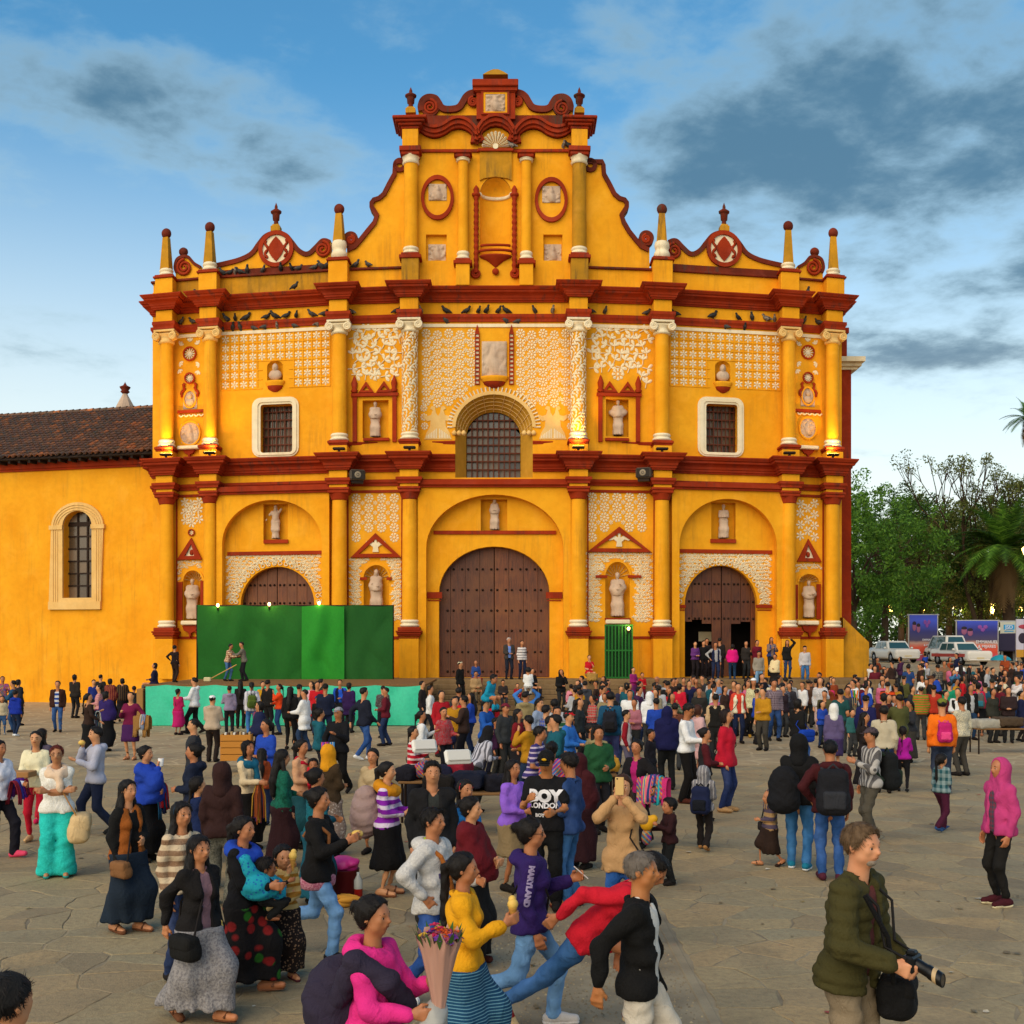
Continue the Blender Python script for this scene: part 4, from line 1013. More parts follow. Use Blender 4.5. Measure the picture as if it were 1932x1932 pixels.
# ------------------------------------------------------------------ implicit surfaces (rounded, continuous shapes) on a grid
class Field:
 def __init__(s,lo,hi,h):
  s.lo=np.array(lo,float);s.h=h;s.n=np.maximum(4,np.ceil((np.array(hi,float)-s.lo)/h).astype(int)+1)
  s.ax=[s.lo[i]+h*np.arange(s.n[i])for i in range(3)];s.v=np.full(s.n,1.0,np.float32)
 def sub(s,lo,hi):
  sl=[]
  for i in range(3):
   a=int(max(0,math.floor((lo[i]-s.lo[i])/s.h)));b=int(min(s.n[i],math.ceil((hi[i]-s.lo[i])/s.h)+1))
   if b<=a:return None
   sl.append(slice(a,b))
  return tuple(sl)
 def grid(s,sl):return np.meshgrid(*[s.ax[i][sl[i]]for i in range(3)],indexing='ij',sparse=True)
 def dist(s,p,X,Y,Zg):
  if p[0]=='c':
   a,b,ra,rb=p[1:5];d=np.subtract(b,a);L2=max(1e-9,float(d@d))
   t=np.clip(((X-a[0])*d[0]+(Y-a[1])*d[1]+(Zg-a[2])*d[2])/L2,0,1)
   return np.sqrt((X-a[0]-t*d[0])**2+(Y-a[1]-t*d[1])**2+(Zg-a[2]-t*d[2])**2)-(ra+(rb-ra)*t)
  if p[0]=='e':
   c,r,M=p[1:4];x,y,z=X-c[0],Y-c[1],Zg-c[2]
   q=[(M[0][i]*x+M[1][i]*y+M[2][i]*z)for i in range(3)]
   k0=np.sqrt(sum((q[i]/r[i])**2 for i in range(3)));k1=np.sqrt(sum((q[i]/r[i]**2)**2 for i in range(3)))+1e-9
   return k0*(k0-1)/k1
  if p[0]=='b':
   c,r,M,rd=p[1:5];x,y,z=X-c[0],Y-c[1],Zg-c[2]
   q=[np.abs(M[0][i]*x+M[1][i]*y+M[2][i]*z)-(r[i]-rd)for i in range(3)]
   return np.sqrt(sum(np.maximum(k,0)**2 for k in q))+np.minimum(np.maximum(np.maximum(q[0],q[1]),q[2]),0)-rd
 def ext(s,p):
  if p[0]=='c':r=max(p[3],p[4]);return np.minimum(p[1],p[2])-r,np.maximum(p[1],p[2])+r
  r=max(p[2])*(1.75 if p[0]=='b' else 1.0);return np.array(p[1])-r,np.array(p[1])+r
 def add(s,prims,k=.03,clip=None):
  for p in prims:
   lo,hi=s.ext(p);m=k+3*s.h;sl=s.sub(lo-m,hi+m)
   if sl is None:continue
   g=s.grid(sl);d=s.dist(p,*g)
   if clip is not None:d=clip(d,*g)
   a=s.v[sl]
   if k>0:
    hh=np.clip(.5+.5*(a-d)/k,0,1);s.v[sl]=a+(d-a)*hh-k*hh*(1-hh)
   else:s.v[sl]=np.minimum(a,d)
 def cut(s,prims,off=0.0):
  for p in prims:
   lo,hi=s.ext(p);m=3*s.h+abs(off);sl=s.sub(lo-m,hi+m)
   if sl is None:continue
   d=s.dist(p,*s.grid(sl))-off;s.v[sl]=np.maximum(s.v[sl],-d)
 def half(s,pt,n):
  X,Y,Zg=np.meshgrid(*s.ax,indexing='ij',sparse=True)
  s.v=np.maximum(s.v,(X-pt[0])*n[0]+(Y-pt[1])*n[1]+(Zg-pt[2])*n[2]).astype(np.float32)
 def warp(s,fn):
  X,Y,Zg=np.meshgrid(*s.ax,indexing='ij',sparse=True);s.v=(s.v+fn(X,Y,Zg)).astype(np.float32)
 def net(s):
  v=s.v;ins=v<0
  c=sum(ins[i:ins.shape[0]-1+i,j:ins.shape[1]-1+j,k:ins.shape[2]-1+k].astype(np.int8)for i in(0,1)for j in(0,1)for k in(0,1))
  act=(c>0)&(c<8);ijk=np.argwhere(act)
  if len(ijk)==0:return np.zeros((0,3)),np.zeros((0,4),int)
  idx=np.full(act.shape,-1,np.int32);idx[act]=np.arange(len(ijk))
  pos=np.zeros((len(ijk),3));cnt=np.zeros(len(ijk));I,J,K=ijk.T
  co=[(i,j,k)for i in(0,1)for j in(0,1)for k in(0,1)]
  for a in co:
   for ax in range(3):
    if a[ax]:continue
    b=list(a);b[ax]=1
    va=v[I+a[0],J+a[1],K+a[2]];vb=v[I+b[0],J+b[1],K+b[2]];x=(va<0)!=(vb<0)
    t=np.where(x,va/(va-vb+1e-12),0)
    for q in range(3):pos[:,q]+=np.where(x,a[q]+(t if q==ax else 0),0)
    cnt+=x
  P=s.lo+s.h*(ijk+pos/np.maximum(cnt,1)[:,None]);Fs=[]
  for ax in range(3):
   sl0=[slice(None)]*3;sl1=[slice(None)]*3;sl0[ax]=slice(0,-1);sl1[ax]=slice(1,None)
   A,B=ins[tuple(sl0)],ins[tuple(sl1)];e=np.argwhere(A!=B)
   o1,o2=[(1,2),(2,0),(0,1)][ax]
   ok=(e[:,o1]>0)&(e[:,o2]>0)&(e[:,o1]<act.shape[o1])&(e[:,o2]<act.shape[o2]);e=e[ok]
   if len(e)==0:continue
   f=A[tuple(e.T)]
   def at(d1,d2):
    q=e.copy();q[:,o1]+=d1;q[:,o2]+=d2;return idx[tuple(q.T)]
   q=np.stack([at(-1,-1),at(0,-1),at(0,0),at(-1,0)],1);q[~f]=q[~f][:,::-1];Fs.append(q)
  Fa=np.concatenate(Fs);Fa=Fa[(Fa>=0).all(1)]
  return P,Fa
I3=np.eye(3)
def rotz3(a):c,s_=math.cos(a),math.sin(a);return np.array([[c,-s_,0],[s_,c,0],[0,0,1.]])
def rotx3(a):c,s_=math.cos(a),math.sin(a);return np.array([[1.,0,0],[0,c,-s_],[0,s_,c]])
def roty3(a):c,s_=math.cos(a),math.sin(a);return np.array([[c,0,s_],[0,1.,0],[-s_,0,c]])
# ------------------------------------------------------------------ ground
def sst(x):x=min(1,max(0,x));return x*x*(3-2*x)
def gz(x,y):return 1.55*sst((y-33)/48)*sst((x-8)/9)
def paving_far():
 t=NT('far_paving');o=t.obj()
 v=t.N.new('ShaderNodeTexVoronoi');v.feature='DISTANCE_TO_EDGE';v.inputs['Scale'].default_value=1.35;v.inputs['Randomness'].default_value=1
 w=t.noise(o,2.0,3);dm=t.N.new('ShaderNodeMix');dm.data_type='VECTOR'
 L=t.L;L.new(o,v.inputs['Vector'])
 vc=t.N.new('ShaderNodeTexVoronoi');vc.inputs['Scale'].default_value=1.35;L.new(o,vc.inputs['Vector'])
 j=t.ramp(v.outputs['Distance'],[(.02,1),(.05,0)])
 big=t.noise(o,.16,4,.6);n2=t.noise(o,7,5,.7)
 st=t.mix(t.ramp(t.sep(vc.outputs['Color'])[0],[(0,0),(1,1)]),lin('ab9775'),lin('907e60'))
 st=t.mix(t.math('MULTIPLY',t.ramp(big,[(.35,0),(.7,1)]),.5),st,lin('b08f5f'))
 st=t.mix(t.math('MULTIPLY',t.ramp(n2,[(.4,0),(.7,1)]),.45),st,lin('7a6a52'))
 t.color(t.mix(t.math('MULTIPLY',j,.6),st,lin('c0ac86')));t.set('Roughness',.8)
 t.bump(t.math('SUBTRACT',t.math('MULTIPLY',n2,.4),t.math('MULTIPLY',j,.8)),.4,.02)
 return t.m
def stone_mat():
 t=NT('flagstone');o=t.N.new('ShaderNodeNewGeometry');pos=o.outputs['Position'];isl=o.outputs['Random Per Island'];r=t.math('FRACT',t.math('ADD',t.rnd(),isl))
 n1=t.noise(pos,1.3,5,.6,.5);n2=t.noise(pos,16,6,.7);n3=t.noise(pos,70,3,.6)
 c=t.ramp(r,[(0,lin('9c8a68')),(.3,lin('ae966c')),(.55,lin('978a6c')),(.75,lin('ae9268')),(.9,lin('8e7c5f')),(1,lin('b8996a'))])
 c=t.mix(t.math('MULTIPLY',t.ramp(n1,[(.35,0),(.7,1)]),.55),c,lin('827358'))
 c=t.mix(t.math('MULTIPLY',t.ramp(n2,[(.45,0),(.72,1)]),.6),c,lin('6f5f4a'))
 c=t.mix(t.math('MULTIPLY',t.ramp(n3,[(.58,0),(.75,1)]),.35),c,lin('c0ac88'))
 stn=t.ramp(t.noise(pos,.42,5,.65,1.0),[(.5,0),(.68,1)]);c=t.mix(t.math('MULTIPLY',stn,.45),c,lin('5e5340'))
 sp2=t.ramp(t.noise(pos,5.5,6,.75),[(.62,0),(.70,1)]);c=t.mix(t.math('MULTIPLY',sp2,.4),c,lin('4a4034'))
 t.color(c);t.set('Roughness',.78);t.set('Specular IOR Level',.3)
 t.bump(t.math('ADD',t.math('MULTIPLY',n2,.8),t.math('ADD',t.math('MULTIPLY',n3,.3),t.math('MULTIPLY',n1,.5))),.8,.02);return t.m
def mortar_mat():
 t=NT('mortar');o=t.obj();n=t.noise(o,9,5,.7);n2=t.noise(o,1.1,3)
 c=t.mix(n,lin('a89676'),lin('8a7a60'));c=t.mix(t.math('MULTIPLY',t.ramp(n2,[(.4,0),(.65,1)]),.7),c,lin('5c4f3e'))
 t.color(c);t.set('Roughness',.9);t.bump(n,.5,.02);return t.m
FAR,STN,MOR=paving_far(),stone_mat(),mortar_mat()
NEAR_Y=27.0
def build_ground():
 xs=list(np.arange(-60,61,2.0));xs=[-900,-300,-120]+xs+[120,300,900]
 ys=[-60,-10]+list(np.arange(0,27,3.0))+[27,28]+list(np.arange(30,120,2.0))+[140,200,400,1200]
 V=[(x,y,gz(x,y)if y>NEAR_Y+.5 else-.006)for y in ys for x in xs];nx=len(xs)
 Fq=[(j*nx+i,j*nx+i+1,(j+1)*nx+i+1,(j+1)*nx+i)for j in range(len(ys)-1)for i in range(nx-1)]
 me=bpy.data.meshes.new('plaza_ground');me.from_pydata(V,[],Fq);me.update()
 me.materials.append(FAR);me.materials.append(MOR)
 for p in me.polygons:
  if p.center.y<NEAR_Y+.2:p.material_index=1
 o=link('plaza_ground',me);tag(o,kind='structure');return o
plaza=build_ground()
STRIP=(-.75,1.45,13.2)
def clip_poly(poly,n,c):
 out=[]
 for i in range(len(poly)):
  a,b=poly[i],poly[(i+1)%len(poly)];da,db=n[0]*a[0]+n[1]*a[1]-c,n[0]*b[0]+n[1]*b[1]-c
  if da<=0:out.append(a)
  if da*db<0:t=da/(da-db);out.append((a[0]+(b[0]-a[0])*t,a[1]+(b[1]-a[1])*t))
 return out
def build_stones():
 R=random.Random(3);sp=.44;seeds={}
 for j in range(int(24.5/sp)+2):
  for i in range(-36,37):
   x=(i+.5*(j%2))*sp*1.25+R.uniform(-.28,.28);y=3.4+j*sp+R.uniform(-.24,.24)
   if abs(x)>.47*y+1.3 or R.random()<.12:continue
   seeds.setdefault((int(x//1),int(y//1)),[]).append((x,y))
 cells=[]
 for(gx,gy),L in seeds.items():
  near=[s for a in(-2,-1,0,1,2)for b in(-2,-1,0,1,2)for s in seeds.get((gx+a,gy+b),())]
  for s in L:
   poly=[(s[0]-1.1,s[1]-1.1),(s[0]+1.1,s[1]-1.1),(s[0]+1.1,s[1]+1.1),(s[0]-1.1,s[1]+1.1)]
   for q in near:
    if q is s:continue
    n=(q[0]-s[0],q[1]-s[1]);c=(q[0]**2+q[1]**2-s[0]**2-s[1]**2)/2;poly=clip_poly(poly,n,c)
    if len(poly)<3:break
   if len(poly)<3:continue
   poly=clip_poly(poly,(0,1),NEAR_Y)
   cx=sum(p[0]for p in poly)/len(poly)if poly else 0
   if poly and s[1]<STRIP[2]:
    if cx>STRIP[1]-.02:poly=clip_poly(poly,(-1,0),-STRIP[1]-.13)
    elif cx<STRIP[0]:poly=clip_poly(poly,(1,0),STRIP[0]-.13)
    else:poly=clip_poly(poly,(0,-1),-STRIP[2]-.02)if s[1]>STRIP[2]-.5 else[]
   if len(poly)<3:continue
   ar=abs(sum(poly[k][0]*poly[(k+1)%len(poly)][1]-poly[(k+1)%len(poly)][0]*poly[k][1]for k in range(len(poly))))/2
   if ar>.04:cells.append((s,poly))
 cells.sort(key=lambda c:c[0][1])
 far=MB()
 for n,(s,poly)in enumerate(cells):
  cx=sum(p[0]for p in poly)/len(poly);cy=sum(p[1]for p in poly)/len(poly);g=R.uniform(.004,.015)
  P=[]
  for k in range(len(poly)):
   a,b=poly[k],poly[(k+1)%len(poly)];L=math.hypot(b[0]-a[0],b[1]-a[1]);m=max(1,int(L/.13))if s[1]<16 else max(1,int(L/.35))
   for t in range(m):
    f=t/m;w=R.uniform(-.022,.022)if t else 0;P.append((a[0]+(b[0]-a[0])*f-(b[1]-a[1])/max(L,.01)*w,a[1]+(b[1]-a[1])*f+(b[0]-a[0])/max(L,.01)*w))
  def ins(p,d):L=math.hypot(p[0]-cx,p[1]-cy);k=max(.2,1-d/max(L,.05));return(cx+(p[0]-cx)*k,cy+(p[1]-cy)*k)
  top=R.uniform(-.003,.003);tx,ty=R.uniform(-.005,.005),R.uniform(-.005,.005);m=len(P)
  mb=MB()if n<300 else far;ox,oy=(cx,cy)if n<300 else(0,0)
  hz=lambda p:top+tx*(p[0]-cx)+ty*(p[1]-cy)
  lo=[ins(p,g)for p in P];hi=[ins(p,g+.012)for p in P]
  mb.add([(p[0]-ox,p[1]-oy,-.03)for p in lo]+[(p[0]-ox,p[1]-oy,hz(p)-.0035)for p in lo]+[(p[0]-ox,p[1]-oy,hz(p))for p in hi],[tuple(range(2*m,3*m))]+[(k,(k+1)%m,m+(k+1)%m,m+k)for k in range(m)]+[(m+k,m+(k+1)%m,2*m+(k+1)%m,2*m+k)for k in range(m)])
  if n<300:o=mb.build('flagstone',STN,plaza);o.location=(cx,cy,0)
 o=far.build('flagstones_beyond',STN,plaza);o['kind']='stuff'
build_stones()
def build_pebbles():
 R=np.random.default_rng(5);x0,x1,y1=STRIP;sp=.052;P=[]
 nx=int((x1-x0)/sp);ny=int((y1-5.2)/sp)
 gx,gy=np.meshgrid(np.arange(nx),np.arange(ny));X=x0+(gx+.5*(gy%2)+R.uniform(.0,.9,gx.shape))*sp;Y=5.2+(gy+R.uniform(.0,.9,gx.shape))*sp
 X,Y=X.ravel(),Y.ravel();n=len(X);r=R.uniform(.018,.036,n);a=R.uniform(0,PI,n);e=R.uniform(.6,1,n);hz=R.uniform(.006,.02,n)
 ang=np.arange(6)*PI/3;V=np.zeros((n,7,3))
 for k in range(6):
  dx,dy=r*np.cos(ang[k]),r*e*np.sin(ang[k]);V[:,k,0]=X+dx*np.cos(a)-dy*np.sin(a);V[:,k,1]=Y+dx*np.sin(a)+dy*np.cos(a);V[:,k,2]=-.022
 V[:,6]=np.stack([X,Y,hz-.008],1);b=np.arange(n)[:,None,None]*7
 Fq=(np.array([(k,(k+1)%6,6)for k in range(6)])[None]+b).reshape(-1,3)
 me=mesh_np('pebbles',V.reshape(-1,3),Fq);o=link('pebbles',me,STN_P,plaza);o['kind']='stuff'
def pebble_mat():
 t=NT('pebble');g=t.N.new('ShaderNodeNewGeometry');r=g.outputs['Random Per Island']
 c=t.ramp(r,[(0,lin('7a684e')),(.4,lin('98825f')),(.7,lin('877a5f')),(.93,lin('ad946a')),(1,lin('ccb384'))])
 n=t.noise(g.outputs['Position'],.9,4);c=t.mix(t.math('MULTIPLY',t.ramp(n,[(.4,0),(.7,1)]),.5),c,lin('65553f'))
 t.color(c);t.set('Roughness',.7);return t.m
STN_P=pebble_mat();build_pebbles()
def litter():
 G=random.Random(8);mb=MB()
 for _ in range(170):
  y=6+20*G.random()**1.3;x=G.uniform(-.44,.44)*y;a=G.uniform(0,6.28);r=G.uniform(.012,.045);z=.006
  pts=[(x+r*G.uniform(.6,1.2)*math.cos(a+k*PI/2.5),y+r*G.uniform(.6,1.2)*math.sin(a+k*PI/2.5),z+G.uniform(0,.014))for k in range(5)];mb.add(pts,[(0,1,2,3,4)])
 t=NT('litter');g=t.N.new('ShaderNodeNewGeometry');t.color(t.ramp(g.outputs['Random Per Island'],[(0,lin('6a5a3a')),(.4,lin('b8aa90')),(.6,lin('8a7440')),(.8,lin('cfc6b4')),(.93,lin('9a3a2a')),(1,lin('3a7a9a'))],'CONSTANT'));o=mb.build('litter',t.m,plaza);o['kind']='stuff'
litter()
mb=MB()
for x in(STRIP[0]-.06,STRIP[1]+.06):mb.box(x-.045,x+.045,3,STRIP[2]+.1,-.03,.004,.008)
mb.box(STRIP[0]-.1,STRIP[1]+.1,STRIP[2]+.0,STRIP[2]+.09,-.03,.003,.008)
for p in[0]:mb.build('paving_border',MOR,plaza)
# ------------------------------------------------------------------ the side wing on the left, angled away
WA=Vector(((302-CXP)*54.3/F_,54.3));WBp=Vector(((0-CXP)*56.5/F_,56.5))
wdir=(WA-WBp).normalized();wang=math.atan2(wdir.y,wdir.x)
wing=empty('side_wing',(WA.x,WA.y,0),wang);tag(wing,'long yellow side wing with barrel tile roof and one arched window','building')
def wd(px,off=0):
 n=Vector((wdir.y,-wdir.x));t=Vector(((px-CXP)/F_,1.0));p0=WA+n*off;return p0.dot(n)/t.dot(n)
def wx(px,off=0):d=wd(px,off);return(Vector(((px-CXP)/F_*d,d))-WA).dot(wdir)
def wz(py,px,off=0):return HC+(HZ-py)*wd(px,off)/F_
ZE=wz(858,300)
wx0,wx1=-26.0,.9
whole=[(wx(120),wz(1128,147)),(wx(175),wz(1128,147))]+arc((wx(120)+wx(175))/2,wz(992,147),(wx(175)-wx(120))/2,wz(964,147)-wz(992,147),0,PI,16)
def wmb():return MB(lambda u,v,z:(u,-v,z))
mb=wmb();mb.plate([(wx0,0),(wx1,0),(wx1,ZE+.3),(wx0,ZE+.3)],[whole],-.6,0);mb.build('wall',YEL,wing)
mb=wmb();mb.box(wx0,wx1,0,.18,ZE-.42,ZE-.05,.02);mb.box(wx0,wx1,0,.1,ZE-.52,ZE-.42);mb.build('eaves_band',RED,wing)
wf=empty('window',(0,0,0),0,wing)
a,b=wx(94),wx(192);cu=(wx(120)+wx(175))/2;z1,z2=wz(1150,145),wz(994,145);hw=(b-a)/2
outer=[(a,z1),(b,z1)]+arc(cu,z2,hw,wz(948,145)-z2,0,PI,18)
mb=wmb();mb.plate(outer,[whole],0,.10);mb.build('surround',IVY,wf)
mb=wmb()
for k in(.12,.24,.36):
 o1=arc(cu,z2,hw-k,wz(948,145)-z2-k,0,PI,18);mb.tube([(p[0],.11,p[1])for p in o1],.025,4)
 for s in(-1,1):mb.tube([(cu+s*(hw-k),.11,wz(1135,145)),(cu+s*(hw-k),.11,z2)],.025,4)
for s in(-1,1):mb.box(cu+s*(hw-.28)-.36,cu+s*(hw-.28)+.36,0,.16,z2-.12,z2+.08)
mb.box(a,b,0,.14,z1,wz(1135,145));mb.build('mouldings',IVY,wf)
gzb,gzt=wz(1128,147),wz(964,147)
for i in range(3):
 for j in range(7):
  u0,u1=wx(120)+(wx(175)-wx(120))*i/3+.02,wx(120)+(wx(175)-wx(120))*(i+1)/3-.02;q0,q1=gzb+(gzt-gzb)*j/7+.02,gzb+(gzt-gzb)*(j+1)/7-.02
  mb=wmb();tl=RNG.uniform(-.015,.015);mb.add([(u0,-.4+tl,q0),(u1,-.4-tl,q0),(u1,-.4-tl,q1),(u0,-.4+tl,q1)],[(0,1,2,3)]);mb.build('pane',GLASS if(i+j)%3 else PLY,wf)
for i in range(1,3):u0=wx(120)+(wx(175)-wx(120))*i/3;mb=wmb();mb.box(u0-.04,u0+.04,-.42,-.34,gzb,gzt);mb.build('glazing_bar',IRON,wf)
for j in range(1,7):q0=gzb+(gzt-gzb)*j/7;mb=wmb();t=.1 if j==6 else .035;mb.box(wx(120),wx(175),-.42,-.35,q0-t,q0+t);mb.build('glazing_bar',IRON,wf)
RUN,RISE=6.2,3.4;SLEN=math.hypot(RUN,RISE);SA=math.atan2(RISE,RUN)
def tile_mat():
 t=NT('roof_tile');g=t.N.new('ShaderNodeNewGeometry');r=t.math('FRACT',t.math('ADD',g.outputs['Random Per Island'],t.rnd()));p=g.outputs['Position']
 c=t.ramp(r,[(0,lin('6b4530')),(.3,lin('7d5038')),(.55,lin('5c4838')),(.8,lin('8a5c40')),(.93,lin('a5602f')),(1,lin('bd6a34'))])
 c=t.mix(t.math('MULTIPLY',t.ramp(t.noise(p,3,5,.7),[(.4,0),(.7,1)]),.6),c,lin('40352a'));c=t.mix(t.math('MULTIPLY',t.ramp(t.noise(p,9,4),[(.55,0),(.75,1)]),.4),c,lin('9a8a62'))
 t.color(c);t.set('Roughness',.9);t.bump(t.noise(p,20,4),.4,.02);return t.m
TILE=tile_mat()
def tile_pts(up=True,L=.46,r0=.13,r1=.105,n=6):
 vs=[]
 for(y,r,z)in((0,r0,.03),(L,r1,0)):
  for k in range(n+1):
   a=PI*k/n;vs.append((r*math.cos(a),y,z+(r if up else-r*.6)*math.sin(a)))
 for k in range(n+1):a=PI*k/n;vs.append(((r0-.025)*math.cos(a),0.0,.03+((r0-.025)if up else-(r0-.025)*.6)*math.sin(a)))
 m=n+1
 return vs,[(k,k+1,m+k+1,m+k)for k in range(n)]+[(k,k+1,2*m+k+1,2*m+k)for k in range(n)]
TV,TF=tile_pts()
mb=MB();mb.add(TV,TF,True);TME=mb.mesh('roof_tile');TME.materials.append(TILE)
roof=empty('roof',(0,-.75,ZE-.05),0,wing)
cnt=0;rest=MB();ncol=int((wx1+.4-wx0)/.3);RR=random.Random(9);SR=Matrix.Rotation(SA,3,'X')
rows_n=int(SLEN/.37)
order=[(i,j)for j in range(rows_n)for i in range(ncol)];order.sort(key=lambda q:-(wx1+.3-q[0]*.3)*-0+q[1]*1.0+q[0]*.12)
for i,j in order:
 x=wx1+.3-i*.3+RR.uniform(-.012,.012);y=j*.37+RR.uniform(-.02,.02);rz=RR.uniform(-.05,.05);dz=RR.uniform(0,.015)
 if cnt<300 and x>-14.5:
  o=link('roof_tile',TME,None,roof);o.location=SR@Vector((x,y,.06+dz));o.rotation_euler=(SA,0,rz);cnt+=1
 else:
  c,s_=math.cos(rz),math.sin(rz);vs=[tuple(SR@Vector((x+a*c-b*s_,y+a*s_+b*c,.06+dz+q)))for a,b,q in TV];rest.add(vs,TF,True)
o=rest.build('roof_tiles_beyond',TILE,roof);o['kind']='stuff'
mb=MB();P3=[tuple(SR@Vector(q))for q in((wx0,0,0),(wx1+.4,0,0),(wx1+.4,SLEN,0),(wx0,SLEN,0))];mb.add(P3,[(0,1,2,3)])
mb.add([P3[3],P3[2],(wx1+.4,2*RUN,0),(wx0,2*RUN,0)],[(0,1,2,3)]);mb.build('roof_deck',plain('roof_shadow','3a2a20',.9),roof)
mb=MB()
k=0;x=wx1+.3
while x>-16:mb.tube([(x,RUN-.06,RISE+.1),(x-.44,RUN-.06,RISE+.075)],[.15,.125],8,cap=False);x-=.4
mb.build('ridge_tiles',TILE,roof)['kind']='stuff'
for k in range(30):
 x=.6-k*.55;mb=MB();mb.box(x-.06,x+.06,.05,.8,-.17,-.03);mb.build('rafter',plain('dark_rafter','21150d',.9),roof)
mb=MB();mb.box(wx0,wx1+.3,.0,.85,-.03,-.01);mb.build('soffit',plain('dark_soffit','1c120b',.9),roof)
d=70.0;lx=(236-CXP)*d/F_;lz=HC+(HZ-765)*d/F_
ln=empty('roof_lantern',(lx,d,0));tag(ln,'small grey pyramid cupola with red urn behind the tiled roof','cupola')
mb=MB();q=d/F_;mb.lathe([(.62,2),(.62,lz-.4),(.56,lz-.1),(.36,lz+.28),(.2,lz+(765-744)*q-.1),(.14,lz+(765-743)*q)],0,0,8,smooth=False);mb.build('drum',STO,ln)
mb=MB();z0=lz+(765-743)*q;mb.lathe([(.15,z0),(.28,z0+.12),(.2,z0+.2),(.3,z0+.34),(.33,z0+.4),(.12,z0+.5),(.05,z0+.62),(0,z0+.72)],0,0,10);mb.build('urn',RED2,ln)
# ------------------------------------------------------------------ stage, tarpaulin, green backdrop, gate
SD0,SD1,SZ=39.9,46.2,1.42
stg=empty('stage',(-7.8,43,0));tag(stg,'low wooden stage platform in front of the left church door','stage')
sx0,sx1=(272-CXP)*SD0/F_+7.8,(802-CXP)*SD0/F_+7.8
DECK=plain('deck_wood','7a5630',.8)
for k in range(11):mb=MB();y0=SD0-43+k*(SD1-SD0)/11;mb.box(sx0,sx1,y0+.006,y0+(SD1-SD0)/11-.006,SZ-.07,SZ-RNG.uniform(0,.006),.006);mb.build('plank',DECK,stg)
for k in range(6):
 for y in(SD0-42.8,SD1-43.2):mb=MB();x=sx0+.2+(sx1-sx0-.4)*k/5;mb.box(x-.06,x+.06,y-.06,y+.06,0,SZ-.07);mb.build('leg',DECK,stg)
mb=MB();mb.box(sx0-.25,sx0-.02,SD0-43.05,SD0-42.0,0.05,SZ-.15,.02);mb.build('end_board',plain('plywood','9a6f3a',.8),stg)
def cloth(name,w,h,nx,ny,fold,mat,parent=None,hang=True,seed=1,sag=.0):
 R=np.random.default_rng(seed);X,Zg=np.meshgrid(np.linspace(0,w,nx+1),np.linspace(0,h,ny+1));Y=np.zeros_like(X);ph=R.uniform(0,6,12)
 for k in range(5):Y+=fold*.5/(1+k*.5)*np.sin(X*(1.1+1.7*k)+ph[k]+1.2*np.sin(Zg*(.7+.4*k)+ph[k+5]))*(.3+.7*(1-Zg/h))
 for k in range(5):Y+=fold*.5*(1-2*np.abs(np.sin((Zg*(.5+.3*k)+X*(.9*(k-2)))*1.1+ph[k+3])))*np.exp(-((X-w*R.uniform(0,1))/(w*.2))**2-((Zg-h*R.uniform(0,.8))/(h*.35))**2)
 Y+=-sag*np.sin(PI*X/w)*(1-Zg/h);Z2=Zg-(.06*np.abs(np.sin(X*1.9+ph[1]))*(Zg/h))
 V=np.stack([X,Y,Z2],-1).reshape(-1,3);m=nx+1
 Fq=[(j*m+i,j*m+i+1,(j+1)*m+i+1,(j+1)*m+i)for j in range(ny)for i in range(nx)]
 return link(name,mesh_np(name,V,Fq),mat,parent)
def cloth_mat(name,c,rough=.85,sheen=.3,tr=0.0):
 t=NT(name);n=t.noise(t.obj(),9,5,.65);n2=t.noise(t.obj(),60,2);t.color(t.mix(t.ramp(n,[(.3,0),(.7,1)]),lin(c),tuple(v*.82 for v in lin(c))));t.set('Roughness',rough);t.bump(t.math('ADD',n,t.math('MULTIPLY',n2,.3)),.35,.02);return t.m
tar=empty('turquoise_tarpaulin',((277-CXP)*SD0/F_,SD0-.14,0));tag(tar,'turquoise tarpaulin hung along the front of the stage','tarpaulin')
w1=(480-277)*SD0/F_;w2=(795-480)*SD0/F_
TQ=cloth_mat('turquoise_plastic','2fc59a',.55)
o=cloth('sheet',w1,SZ-.03,60,14,.07,TQ,tar,seed=2);o.location=(0,0,.02)
o=cloth('sheet',w2+.1,SZ-.05,90,14,.08,TQ,tar,seed=3);o.location=(w1-.05,-.02,.03)
BD=45.8
bk=empty('green_backdrop',((373-CXP)*BD/F_,BD,SZ));tag(bk,'tall backdrop of three green cloth widths standing on the stage','backdrop')
bh=(1281-1141)*BD/F_
for a,b,c,sd,off in((373,574,'0c5c0a',4,0),(570,650,'1c861a',5,-.07),(645,741,'0a500a',6,0)):
 o=cloth('cloth_width',(b-a)*BD/F_,bh,90,40,.10,cloth_mat('green_cloth_%d'%sd,c,.9),bk,seed=sd);o.location=((a-373)*BD/F_,off,0)
mb=MB();mb.tube([(-.05,.12,0),(-.05,.12,bh)],.04);mb.tube([((741-373)*BD/F_,.12,0),((741-373)*BD/F_,.12,bh)],.04);mb.tube([(-.05,.12,bh-.03),((741-373)*BD/F_,.12,bh-.03)],.03);mb.build('pole_frame',IRON,bk)
